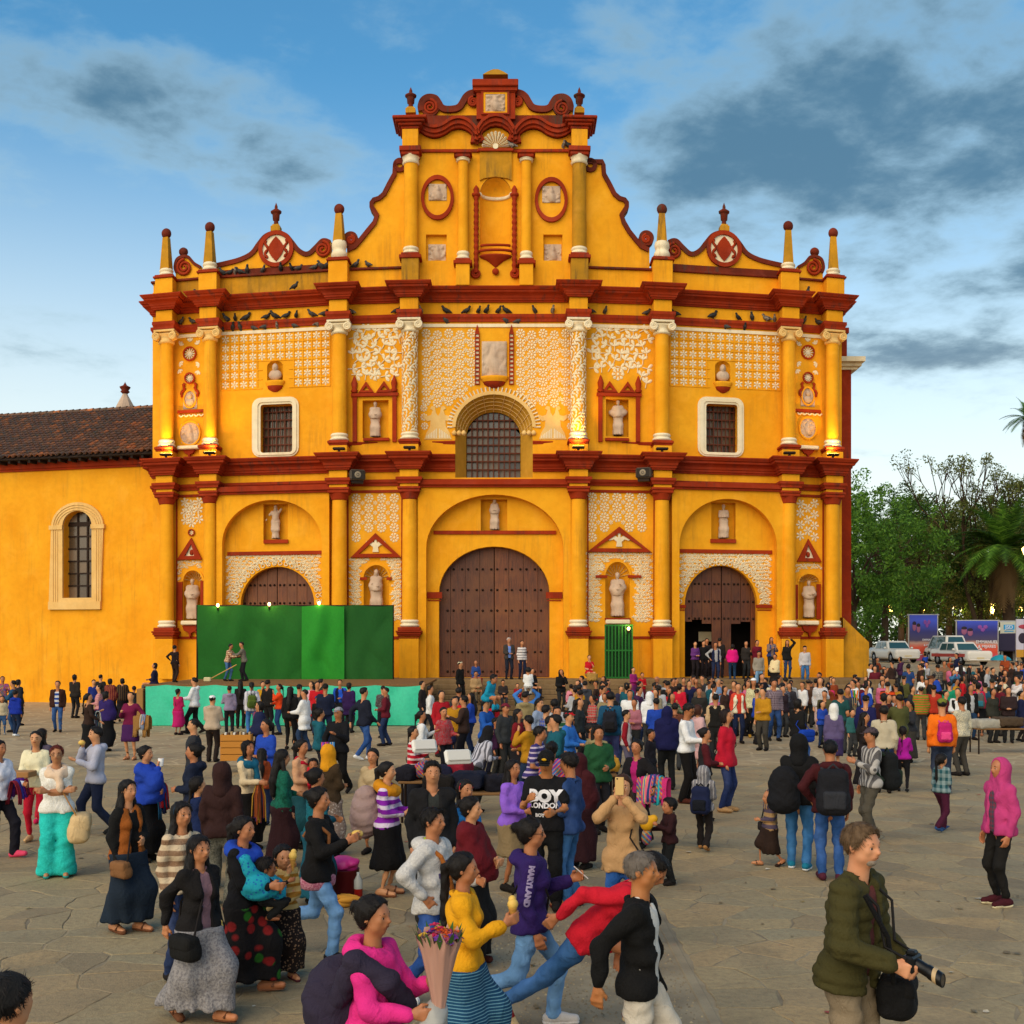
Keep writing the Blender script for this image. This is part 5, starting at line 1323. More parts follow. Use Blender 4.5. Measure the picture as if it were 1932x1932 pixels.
def bulb(px,py,d,label,e=22,group=None,base=None):
 t=empty('light_bulb',((px-CXP)*d/F_,d,HC+(HZ-py)*d/F_));mb=MB();mb.ellipsoid((0,0,0),(.06,.06,.075),10,8);mb.build('glass',emit('bulb_glow',(1.0,.66,.22),3.2),t)
 mb=MB();mb.lathe([(.035,-.09),(.035,-.17),(.02,-.2)],0,0,8);mb.build('socket',IRON,t)
 ld=bpy.data.lights.new('bulb_lamp','POINT');ld.energy=e;ld.color=(1,.68,.25);ld.shadow_soft_size=.08;l=bpy.data.objects.new('bulb_lamp',ld);COL.objects.link(l);l.parent=t;l.location=(0,-.12,.05)
 tag(t,label,'light bulb',group)
for px,py,nm in((411,1142,'left end'),(508,1140,'middle'),(602,1138,'right half')):bulb(px,py,BD-.05,'lit bulb on the top edge of the green backdrop, '+nm,7,'bulbs along the green backdrop')
gd=48.6
gt=empty('green_gate',((1142-CXP)*gd/F_,gd,PLAT));tag(gt,'tall green metal gate of vertical bars below a saint in a niche','gate')
GRN=plain('green_metal','17611c',.5,.2);gw,gh_=(1193-1142)*gd/F_,HC+(HZ-1178)*gd/F_-PLAT
for k in range(9):mb=MB();x=gw*k/8;mb.box(x-.025,x+.025,-.025,.025,0,gh_);mb.build('bar',GRN,gt)
for z in(.05,gh_*.52,gh_-.04):mb=MB();mb.box(-.03,gw+.03,-.03,.03,z-.03,z+.03);mb.build('rail',GRN,gt)
mb=MB();mb.box(0,gw,.25,.3,0,gh_);mb.build('back_panel',plain('dark_green','0b3a10',.7),gt)
bulb(1192-6,1186,gd-.2,'lit bulb hanging at the top of the green gate',10)
# ------------------------------------------------------------------ park trees, palms, street lamps, banners and traffic on the right
def at(px,py,d):return Vector(((px-CXP)*d/F_,d,HC+(HZ-py)*d/F_))
def leaf_mat(name,a,b,c):
 t=NT(name);g=t.N.new('ShaderNodeNewGeometry');r=g.outputs['Random Per Island']
 col=t.ramp(r,[(0,lin(a)),(.5,lin(b)),(1,lin(c))]);n=t.noise(g.outputs['Position'],.5,3);col=t.mix(t.math('MULTIPLY',t.ramp(n,[(.35,0),(.65,1)]),.6),col,lin(a))
 t.color(col);t.set('Roughness',.6);t.set('Specular IOR Level',.25)
 tr=t.N.new('ShaderNodeBsdfTranslucent');t.L.new(col,tr.inputs[0]);mx=t.N.new('ShaderNodeMixShader');mx.inputs[0].default_value=.3
 t.L.new(t.b.outputs[0],mx.inputs[1]);t.L.new(tr.outputs[0],mx.inputs[2]);t.L.new(mx.outputs[0],t.N['Material Output'].inputs['Surface']);return t.m
LF=[leaf_mat('leaf_dark','263e14','3e5e1a','5a7e26'),leaf_mat('leaf_mid','38581a','588424','7ea638'),leaf_mat('leaf_olive','465020','687030','8c8a42')]
BARK=plaster('bark','4a3826','32251a',dirt_amt=.4)
def leaf_quads(C,rad,n,size,rng,flat=.0):
 """n leaf faces round each clump centre"""
 C=np.repeat(np.asarray(C),n,0);rad=np.repeat(np.asarray(rad),n);N=len(C)
 d=rng.normal(size=(N,3));d/=np.linalg.norm(d,axis=1)[:,None];P=C+d*(rad*rng.uniform(.25,1,N)**.6)[:,None]
 u=rng.normal(size=(N,3));u[:,2]-=.3;u/=np.linalg.norm(u,axis=1)[:,None];w=np.cross(u,rng.normal(size=(N,3)));w/=np.linalg.norm(w,axis=1)[:,None]
 s=size*rng.uniform(.6,1.3,N)[:,None];V=np.stack([P-u*s,P+w*s*.42,P+u*s,P-w*s*.42],1).reshape(-1,3);return V,np.arange(4*N).reshape(-1,4)
def tree(x,y,H,crown,n_cl,n_lf,size,mat,label,seed,trunk=.28,bare=.0,group='park trees behind the church'):
 rng=np.random.default_rng(seed);z0=gz(x,y);t=empty('tree',(x,y,z0));cz,rx,rz=crown
 mb=MB();top=np.array([rng.uniform(-.4,.4),rng.uniform(-.4,.4),cz-rz*.25]);mb.tube([(0,0,0),(top[0]*.4,top[1]*.4,top[2]*.5),tuple(top)],[trunk*1.25,trunk*.85,trunk*.6],9)
 C,Rr=[],[]
 nl=7
 for k in range(nl):
  a=2*PI*k/nl+rng.uniform(-.3,.3);r=rx*rng.uniform(.45,.8);e=np.array([math.cos(a)*r,math.sin(a)*r,cz+rng.uniform(-.5,.7)*rz]);m=(top+e)/2+np.array([0,0,.35]);b=top*rng.uniform(.55,1)
  mb.tube([tuple(b),tuple(m),tuple(e)],[trunk*.42,trunk*.26,trunk*.08],6)
  for q in range(3):
   e2=e+rng.normal(size=3)*[rx*.25,rx*.25,rz*.25];mb.tube([tuple(m),tuple((m+e2)/2+[0,0,.15]),tuple(e2)],[trunk*.15,trunk*.09,trunk*.03],5)
 mb.build('trunk',BARK,t)
 while len(C)<n_cl:
  p=rng.normal(size=3);p/=np.linalg.norm(p);r=rng.uniform(.35,1)**.5*(1+.18*math.sin(p[0]*5+seed)+.14*math.sin(p[2]*7+p[1]*4));C.append((p[0]*rx*r,p[1]*rx*r,cz+p[2]*rz*r));Rr.append(rng.uniform(.35,.85)*rx*.26)
 V,Fq=leaf_quads(C,Rr,n_lf,size,rng);me=mesh_np('crown',V,Fq,False);link('crown',me,mat,t)
 tag(t,label,'tree',group);return t
def tp(px,d):return(px-CXP)*d/F_,d
for i,(px,d,top,hw,m,lab)in enumerate(((1612,80,935,3.6,1,'leafy green tree close behind the right flank of the church'),(1668,84,925,4.6,1,'broad bright green tree behind the white sedan'),(1735,92,935,4.6,0,'dark green tree above the first concert banner'),(1790,98,935,4.8,2,'olive green tree left of the second banner'),(1850,90,940,4.6,2,'olive tree behind the second concert banner'),(1962,92,930,5.0,0,'dark tree at the right edge behind the date palm'),(1700,108,940,5.2,0,'dark tree in the second row between two street lamps'),(1905,102,925,5.4,2,'olive tree rising behind the date palm'))):
 x,y=tp(px,d);zt=HC+(HZ-top)*d/F_-gz(x,y);rz=zt*.42;tree(x,y,zt,(zt-rz*.92,hw,rz),135,90,.135,LF[m],lab,20+i)
for i,(px,d,top)in enumerate(((1640,118,960),(1760,120,955),(1830,118,950),(1905,122,960),(1985,118,940),(2060,110,940))):
 x,y=tp(px,d);zt=HC+(HZ-top)*d/F_-gz(x,y);tree(x,y,zt,(zt*.52,6.2,zt*.47),120,40,.3,LF[0],'dense dark park tree in the far row, '+('first','second','third','fourth','fifth','sixth')[i]+' from the church',60+i,.3)
def sparse_tree(px,d,top,label,seed,spread=3.4):
 rng=np.random.default_rng(seed);x,y=tp(px,d);z0=gz(x,y);H=HC+(HZ-top)*d/F_-z0;t=empty('tree',(x,y,z0));mb=MB();tips=[]
 def br(p,dr,L,r,lev):
  q=p+dr*L;mid=p+dr*L*.5+rng.normal(size=3)*L*.05;mb.tube([tuple(p),tuple(mid),tuple(q)],[r,r*.85,r*.68],5 if lev else 8,cap=False)
  if lev>=4 or r<.02:tips.append(q);return
  for k in range(3 if lev else 3):
   nd=dr+rng.normal(size=3)*.27+np.array([0,0,.16]);nd/=np.linalg.norm(nd);br(q,nd,L*rng.uniform(.62,.82),r*.58,lev+1)
 br(np.zeros(3),np.array([.02,0,1.]),H*.345,.22,0);mb.build('trunk',BARK,t)
 V,Fq=leaf_quads(tips,[.45]*len(tips),16,.12,rng);link('crown',mesh_np('crown',V,Fq,False),LF[2],t);tag(t,label,'tree','park trees behind the church')
sparse_tree(1822,88,872,'tall thin tree with nearly bare branches above the park',3);sparse_tree(1866,92,880,'tall sparse tree with bare twigs right of the other bare tree',8)
def palm(px,d,top,label,seed,nfr,L,droop,dead,trunk_r,cpy):
 rng=np.random.default_rng(seed);x,y=tp(px,d);z0=gz(x,y);zc=HC+(HZ-cpy)*d/F_-z0;t=empty('palm_tree',(x,y,z0))
 mb=MB();K=26;mb.tube([(.25*math.sin(k*.2),0,zc*k/K)for k in range(K+1)],[trunk_r*(1.15-.35*k/K)+.03*(k%2)for k in range(K+1)],10);mb.build('trunk',BARK,t);bx=.25*math.sin(K*.2)
 for kind,n in(('frond',nfr),('dead_frond',dead)):
  for k in range(n):
   a=rng.uniform(0,2*PI);el=rng.uniform(-.25,1.35)if kind=='frond' else rng.uniform(-1.5,-1.1);l=L*rng.uniform(.8,1.1);P=[];dr=np.array([math.cos(a)*math.cos(el),math.sin(a)*math.cos(el),math.sin(el)]);p=np.array([bx,0,zc]);V=[];Fq=[]
   for s in range(13):
    P.append(p.copy());p=p+dr*l/12;dr=dr+np.array([0,0,-droop/12]);dr/=np.linalg.norm(dr)
   for s in range(1,13):
    tg=P[s]-P[s-1];tg/=np.linalg.norm(tg);sd=np.cross(tg,[0,0,1.]);sd/=np.linalg.norm(sd)+1e-6;up=np.cross(sd,tg);ll=.75*L/4*math.sin(PI*min(1,(s+1.5)/13.5))+.12
    for q in(-1,1):
     for h2 in(0,.5):
      b=P[s-1]+(P[s]-P[s-1])*h2;e=b+(sd*q*.85+tg*.6+up*.15-np.array([0,0,.25]))*ll;w=tg*.05*L/4*1.6;i0=len(V);V+=[b-w,b+w,e];Fq.append((i0,i0+1,i0+2))
   i0=len(V)
   for s in range(12):
    sd=np.array([.02,.02,0]);V+=[P[s]-sd,P[s]+sd,P[s+1]+sd*.6];Fq.append((i0+3*s,i0+3*s+1,i0+3*s+2))
   link(kind,mesh_np(kind,V,Fq,False),LF[1 if kind=='frond' and k%2 else 0]if kind=='frond' else plain('dry_frond','5a4426',.9),t)
 tag(t,label,'palm tree','park palms')
palm(1898,86,930,'big date palm with drooping crown and hanging dead fronds',4,60,4.6,1.5,26,.42,1035);palm(1946,80,760,'tall palm whose crown enters at the right edge against the sky',6,46,1.9,1.3,14,.18,790)
palm(1712,97,950,'small palm half hidden among the dark trees',9,34,3.4,1.3,6,.25,985)
rng=np.random.default_rng(2);C=[(x,126+rng.uniform(-1.5,1.5),rng.uniform(1.6,9.5))for x in np.linspace(24,72,260)]
V,Fq=leaf_quads(C,[1.3]*len(C),45,.3,rng);o=link('far_hedge',mesh_np('far_hedge',V,Fq,False),LF[0]);tag(o,'dark mass of shrubs under the far park trees','shrubs',kind='stuff')
for i,(px,globes,d)in enumerate(((1674,((0,1144),(-6,1151),(7,1151)),96),(1742,((0,1150),),104),(1872,((0,1144),(0,1154)),93),(1801,((0,1147),),115),(1926,((0,1151),),110),(1934,((0,1040),),70))):
 p=at(px,1150,d);z0=gz(p.x,p.y);t=empty('street_lamp',(p.x,p.y,z0));tops=[HC+(HZ-g[1])*d/F_-z0 for g in globes];hmax=max(tops)
 mb=MB();mb.lathe([(.16,0),(.16,.5),(.07,.7),(.05,hmax-.4),(.07,hmax-.3)],0,0,10);
 for(dx,_),zz in zip(globes,tops):mb.tube([(0,0,zz-.45),(dx*d/F_,0,zz-.4),(dx*d/F_,0,zz-.25)],.03,5)
 mb.build('post',plain('lamp_iron','14120f',.5,.5),t)
 for(dx,_),zz in zip(globes,tops):mb=MB();mb.lathe([(.08,-.22),(.2,.1),(.22,.16),(.1,.26),(0,.32)],dx*d/F_,0,8);mb.v=[(a,b,c+zz)for a,b,c in mb.v];mb.build('lantern',emit('lamp_glow',(1.0,.62,.2),1.5),t)
 ld=bpy.data.lights.new('street_lamp_light','POINT');ld.energy=220;ld.color=(1,.6,.22);ld.shadow_soft_size=.25;l=bpy.data.objects.new('street_lamp_light',ld);COL.objects.link(l);l.parent=t;l.location=(0,-.4,hmax-.2)
 tag(t,'lit park lamp post '+('with three lanterns behind the white sedan','with one lantern above the first banner','with two lanterns above the second banner','far back between the two concert banners','far back beside the right edge','nearest, with its lantern at the right edge')[i],'street lamp','lit lamps in the park')
def rect_part(name,x0,x1,z0,z1,y,mat,parent):mb=MB();mb.box(x0,x1,y-.02,y,z0,z1);return mb.build(name,mat,parent)
def letters(txt,size,x,z,y,mat,parent,name='lettering',align='CENTER',bold=.0,sx=1.0):
 me=text_mesh(txt,size,.01,align,0,bold);me.transform(Matrix.Translation((x,y,z))@Matrix.Rotation(PI/2,4,'X')@Matrix.Diagonal((sx,1,1,1)));return link(name,me,mat,parent)
def grad_mat(name,stops):
 t=NT(name);s=t.sep(t.obj());n=t.noise(t.obj(),1.3,4);f=t.math('ADD',s[2],t.math('MULTIPLY',t.math('SUBTRACT',n,.5),.25));t.color(t.ramp(t.math('DIVIDE',f,4.0),[(p,lin(c))for p,c in stops]));t.set('Roughness',.45);return t.m
BAN=grad_mat('banner_print',[(0,'b0558a'),(.14,'d8452f'),(.24,'e0583a'),(.31,'c89a86'),(.36,'4a3f5c'),(.52,'2c2870'),(.72,'3a50cc'),(.9,'2c40b0')])
WHT=plain('white_print','e0dce0',.6);CYA=plain('cyan_print','2a9ad0',.6);VIO=plain('violet_print','8a4a9c',.6);FAC=plain('face_print','9a5a7a',.6);GRP=plain('dark_print','2a2030',.6)
def banner(px0,px1,py0,py1,d,label,big):
 a=at(px0,py1,d);w=(px1-px0)*d/F_;h=(py1-py0)*d/F_;z0=gz(a.x,a.y);t=empty('concert_banner',(a.x,d,z0));b=a.z-z0
 o=rect_part('panel',0,w,0,h,0,BAN,t);o.location=(0,0,b);o.scale=(1,1,1)
 mb=MB();mb.tube([(-.05,.05,0),(-.05,.05,b+h)],.05);mb.tube([(w+.05,.05,0),(w+.05,.05,b+h)],.05);mb.tube([(-.15,.03,b+h),(w+.15,.03,b+h)],.06);mb.build('frame',plain('banner_pole','b8b4b0',.4,.4),t)
 for k,(fx,fz,s)in enumerate(((.17,.74,.26),(.32,.70,.25))):
  mb=MB();mb.ellipsoid((w*fx,-.03,b+h*fz),(w*s*.28,.02,h*s*.36),12,8);mb.build('portrait',FAC,t);mb=MB();mb.ellipsoid((w*fx,-.035,b+h*(fz+.07)),(w*s*.27,.02,h*s*.18),12,8);mb.build('portrait_hair',GRP,t)
 for k in range(3):mb=MB();mb.ellipsoid((w*(.56+.07*k),-.03,b+h*(.84-.07*(k%2))),(w*.06,.015,h*.05),9,6);mb.build('emblem',VIO,t)
 letters('EMMANUEL',w*.105,w*.73,b+h*.43,-.05,WHT,t,bold=.004);letters('& MIJARES',w*.10,w*.73,b+h*.315,-.05,WHT,t,bold=.004)
 if big:letters('18',w*.15,w*.31,b+h*.36,-.05,WHT,t)
 for k in range(3):rect_part('printed_line',w*.1,w*(.45-.05*k),b+h*(.12+.05*k),b+h*(.14+.05*k),-.03,WHT,t)
 tag(t,label,'banner','concert banners');return t
banner(1716,1768,1160,1246,84,'tall concert banner in blue and red behind the white van',False);banner(1806,1882,1171,1246,83,'wide concert banner with 18 and two singers behind the taxi',True)
p=at(1887,1207,84.5);t=empty('shop_sign',(p.x,84.5,gz(p.x,84.5)));zb=p.z-gz(p.x,84.5);w=31*84.5/F_;h=33*84.5/F_
rect_part('panel',0,w,zb,zb+h,0,plain('cream_board','c8c4ae',.7),t);rect_part('stripe',w*.2,w*.86,zb+h*.58,zb+h*.86,-.022,CYA,t);letters('JSD',h*.30,w*.53,zb+h*.62,-.05,WHT,t,bold=.004);rect_part('printed_line',w*.25,w*.8,zb+h*.46,zb+h*.51,-.022,CYA,t)
mb=MB();mb.box(-.06,w+.06,.0,.1,zb+h,zb+h+.12);mb.box(.1,.22,.02,.1,0,zb);mb.box(w-.22,w-.1,.02,.1,0,zb);mb.build('frame',plain('banner_pole','b8b4b0'),t);tag(t,'cream sign with blue JSD lettering above the dark truck','sign')
p=at(1917,1240,78);t=empty('white_banner',(p.x,78,gz(p.x,78)));zb=p.z-gz(p.x,78);w=40*78/F_;h=72*78/F_
rect_part('panel',0,w,zb,zb+h,0,plain('pale_banner','b8b4c4',.6),t);rect_part('stripe',0,w,zb,zb+h*.2,-.022,plain('banner_gold','b8862a',.6),t)
mb=MB();mb.ellipsoid((w*.3,-.03,zb+h*.5),(w*.2,.02,h*.14),12,8);mb.build('portrait',GRP,t);mb=MB();mb.ellipsoid((w*.4,-.03,zb+h*.8),(w*.3,.02,h*.06),12,8);mb.build('emblem',plain('red_print','a03a4a'),t);mb=MB();mb.box(0,.06,.02,.08,0,zb+h);mb.box(w-.06,w,.02,.08,0,zb+h);mb.build('frame',plain('banner_pole','b8b4b0'),t);tag(t,'pale lilac and gold banner cut by the right edge','banner')
def car(kind,px,py,d,yaw,paint,label,stripe=None):
 p=at(px,py,d);t=empty('car' if kind!='van' else 'van',(p.x,d,gz(p.x,d)),yaw);L,Wd=(4.5,1.74)if kind!='van' else(4.3,1.75);hv=.065
 F=Field((-L/2-.1,-Wd/2-.1,.1),(L/2+.1,Wd/2+.1,2.1),hv)
 F.add([('b',(0,0,.56),(L/2,Wd/2,.32),I3,.16),('b',(L*.33,0,.62),(L*.17,Wd/2-.04,.28),I3,.14),('b',(-L*.38,0,.70),(L*.12,Wd/2-.05,.30),I3,.14)],.06)
 G=Field((-L/2-.1,-Wd/2-.1,.1),(L/2+.1,Wd/2+.1,2.1),hv);ztop=1.45 if kind!='van' else 1.82
 G.add([('b',(-.2 if kind!='van' else-.1,0,ztop/2+.2),(1.75,Wd/2-.1,ztop/2-.2),I3,.14)],0)
 fx,rx=(.95,-1.45)if kind!='van' else(1.35,-1.9)
 sl=.95 if kind!='van' else .45
 G.half((fx,0,.9),(1/math.hypot(1,sl),0,sl/math.hypot(1,sl)));G.half((rx,0,.9),(-1/math.hypot(1,.7),0,.7/math.hypot(1,.7)))
 for s in(1,-1):G.half((0,s*(Wd/2-.06),.9),(0,s/math.hypot(1,.22),.22/math.hypot(1,.22)))
 k=.06;a_,d_=F.v,G.v;hh=np.clip(.5+.5*(a_-d_)/k,0,1);F.v=a_+(d_-a_)*hh-k*hh*(1-hh)
 for wxp in(1.38,-1.33):F.cut([cap2((wxp,-2,.33),(wxp,2,.33),.37)])
 v,f=F.net();link('body',mesh_np('body',v,f),paint,t)
 gl=plain('car_glass','2a4a4c',.08,0,.9)
 def win(pts,nm='window'):mb=MB();mb.add(pts,[tuple(range(len(pts)))]);mb.build(nm,gl,t)
 zr=ztop-.1;fz=lambda z:fx-(z-.9)*sl+.012;rzx=lambda z:rx+(z-.9)*.7-.012;sy=lambda z:Wd/2-.06-(z-.9)*.22+.012
 win([(fz(.95)+.01,-sy(.95)+.12,.95),(fz(.95)+.01,sy(.95)-.12,.95),(fz(zr)+.01,sy(zr)-.16,zr),(fz(zr)+.01,-sy(zr)+.16,zr)],'windscreen')
 for s in(1,-1):
  m=-.28;win([(fz(.95)-.25,s*sy(.95),.95),(m+.04,s*sy(.95),.95),(m+.04,s*sy(zr),zr),(fz(zr)-.1,s*sy(zr),zr)]);win([(m-.04,s*sy(.95),.95),(rzx(.95)+.35,s*sy(.95),.95),(rzx(zr)+.2,s*sy(zr),zr),(m-.04,s*sy(zr),zr)])
  for wxp in(1.38,-1.33):
   mb=MB();mb.lathe([(.2,-.1),(.31,-.1),(.33,-.06),(.33,.06),(.31,.1),(.2,.1)],0,0,16,cap=False);mb.v=[(a+wxp,c+s*(Wd/2-.12),b+.33)for a,b,c in mb.v];w_=mb.build('wheel',plain('tyre','0e0d0d',.8),t)
   mb=MB();mb.lathe([(0,.08),(.1,.11),(.2,.07)],0,0,12,cap=False);mb.v=[(a+wxp,s*(c+Wd/2-.12),b+.33)for a,b,c in mb.v];mb.build('rim',plain('rim','8a8a8c',.3,.7),w_)
  mb=MB();mb.ellipsoid((L/2-.10,s*(Wd/2-.32),.68),(.1,.2,.1),8,6);mb.build('headlight',plain('headlight','d8d4c8',.1,0,.8),t)
  mb=MB();mb.ellipsoid((fx-.2,s*(Wd/2+.06),.98),(.1,.1,.08),8,5);mb.build('mirror',paint,t)
 mb=MB();mb.box(L/2-.06,L/2+.005,-.42,.42,.56,.70);mb.build('grille',plain('grille_dark','17171a',.4),t);mb=MB();mb.box(L/2-.02,L/2+.02,-.25,.25,.40,.50);mb.build('number_plate',plain('plate','c8b890',.6),t)
 mb=MB();mb.box(L/2-.1,L/2+.03,-Wd/2+.12,Wd/2-.12,.30,.40,.03);mb.build('bumper',paint,t)
 if stripe:
  for s in(1,-1):mb=MB();mb.box(-L/2+.3,L/2-.3,s*(Wd/2)-.012,s*(Wd/2)+.012,.52,.72);mb.build('stripe',stripe,t)
 tag(t,label,'car' if kind!='van' else 'van')
def cap2(a,b,r):return('c',np.array(a,float),np.array(b,float),r,r)
WP=plain('white_paint','d2cec4',.25,0,.5)
car('sedan',1686,1245,79,-1.47,WP,'white sedan parked at the edge of the plaza');car('van',1790,1238,81,-1.5,WP,'white van standing behind the taxi');car('sedan',1812,1250,74,-1.4,WP,'white taxi with a red stripe in front of the van',plain('taxi_red','a82a1c',.4))
p=at(1928,1250,84);t=empty('truck',(p.x,84,gz(p.x,84)),-1.2);mb=MB();mb.box(.6,2.0,-1,1,.5,2.3,.15);mb.build('cab',WP,t);mb=MB();mb.box(-3,.5,-1.1,1.1,.7,2.0,.06);mb.build('bed',plain('truck_bed','3a3450',.6),t);mb=MB();mb.box(1.3,2.02,-.85,.85,1.45,2.15);mb.box(.9,1.9,-1.01,1.01,1.45,2.1);mb.build('window',plain('car_glass','2a4a4c'),t)
for wxp in(-2,1.3):
 for s in(1,-1):mb=MB();mb.lathe([(.2,-.1),(.42,-.1),(.42,.1),(.2,.1)],0,0,14);mb.v=[(a+wxp,c+s*.95,b+.42)for a,b,c in mb.v];mb.build('wheel',plain('tyre','0e0d0d'),t)
tag(t,'dark bodied white truck beside the cream sign','truck')
t=empty('umbrella',tuple(at(1888,1228,56)-Vector((0,0,.45))));mb=MB();mb.lathe([(.5,0),(.42,.12),(.24,.22),(0,.27)],0,0,10);mb.build('canopy',fabric_plain('teal_umbrella','1f8a9c')if False else plain('teal_umbrella','1f8a9c',.6),t);mb=MB();mb.tube([(0,0,-.9),(0,0,.27)],.012);mb.build('shaft',IRON,t);tag(t,'open teal umbrella above the crowd by the truck','umbrella')
# ------------------------------------------------------------------ people: one skeleton, posed; body, hair and clothes grown round it
V3=lambda*a:np.array(a,float)
def unit(v):n=np.linalg.norm(v);return v/n if n>1e-9 else v
def ik(S,T,l1,l2,pole):
 d=T-S;L=np.linalg.norm(d)
 if L>(l1+l2)*.995:d=d*((l1+l2)*.995/L);L=(l1+l2)*.995;T=S+d
 L=max(L,abs(l1-l2)*1.05);u=unit(d);a=(l1*l1-l2*l2+L*L)/(2*L);h=math.sqrt(max(0,l1*l1-a*a));p=pole-u*(pole@u)
 return S+u*a+unit(p)*h,S+u*L
ARMS={'d':(.025,.03,-.305,.3,-1,0),'w':(.02,.13,-.265,.2,-1,-.2),'v':(.03,-.13,-.265,.3,-1,0),'f':(-.075,.135,-.175,.7,-.6,-.6),'h':(-.02,.185,-.09,.5,-.4,-1),'m':(-.085,.115,.02,.6,.1,-1),'p':(-.055,.15,.085,.9,.1,-1),'u':(-.02,.08,.22,1,.1,.2),'k':(.055,.03,-.21,1,-.7,0),'b':(-.06,-.10,-.235,.8,-.8,0),'x':(-.15,.10,-.135,.7,-.3,-.8),'r':(-.03,.27,-.06,.4,-.3,-1),'g':(-.02,.20,-.16,.4,-.5,-1),'q':(.03,.02,-.225,.9,-.8,0),'l':(-.01,.10,-.25,.4,-1,0),'o':(.14,.10,-.22,.5,-.6,-.4),'s':(.05,.04,-.29,1,-.5,0)}
LEGS={'s':((.01,0,0),(-.01,0,0),.006),'w':((.125,0,-.15),(-.13,.028,.55),.022),'W':((-.13,.028,.55),(.125,0,-.15),.022),'t':((.05,0,0),(-.045,.004,.15),.01),'T':((-.045,.004,.15),(.05,0,0),.01),'k':((.12,0,0),(-.27,.15,1.15),.03),'K':((-.27,.15,1.15),(.12,0,0),.03),'R':((.20,.10,.1),(-.36,.10,.95),.06),'S':((.26,0,0),(.25,0,0),.26),'c':((.16,0,0),(.14,0,0),.30),'z':((.20,.28,0),(.2,.28,0),.0),'n':((.08,.3,0),(.08,.3,0),.0)}
SKIN={}
def skin_mat(c):
 if c in SKIN:return SKIN[c]
 t=NT('skin');n=t.noise(t.obj(),9,4,.6);n2=t.noise(t.obj(),60,3);b=lin(c)
 t.color(t.mix(t.ramp(n,[(.35,0),(.7,1)]),b,(b[0]*.9,b[1]*.76,b[2]*.7)));t.set('Roughness',.52);t.set('Specular IOR Level',.4);t.bump(n2,.12,.004)
 SKIN[c]=t.m;return t.m
def hair_mat(c):
 k='hair_'+c
 if k in MATS:return MATS[k]
 t=NT(k);o=t.obj();n=t.noise(t.map(o,(60,60,5)),2.2,4,.6,.6);b=lin(c)
 t.color(t.mix(n,tuple(v*.6 for v in b),tuple(min(1,v*1.5+.004)for v in b)));t.set('Roughness',.55);t.set('Specular IOR Level',.22);t.bump(n,.6,.012);MATS[k]=t.m;return t.m
FABN=[0]
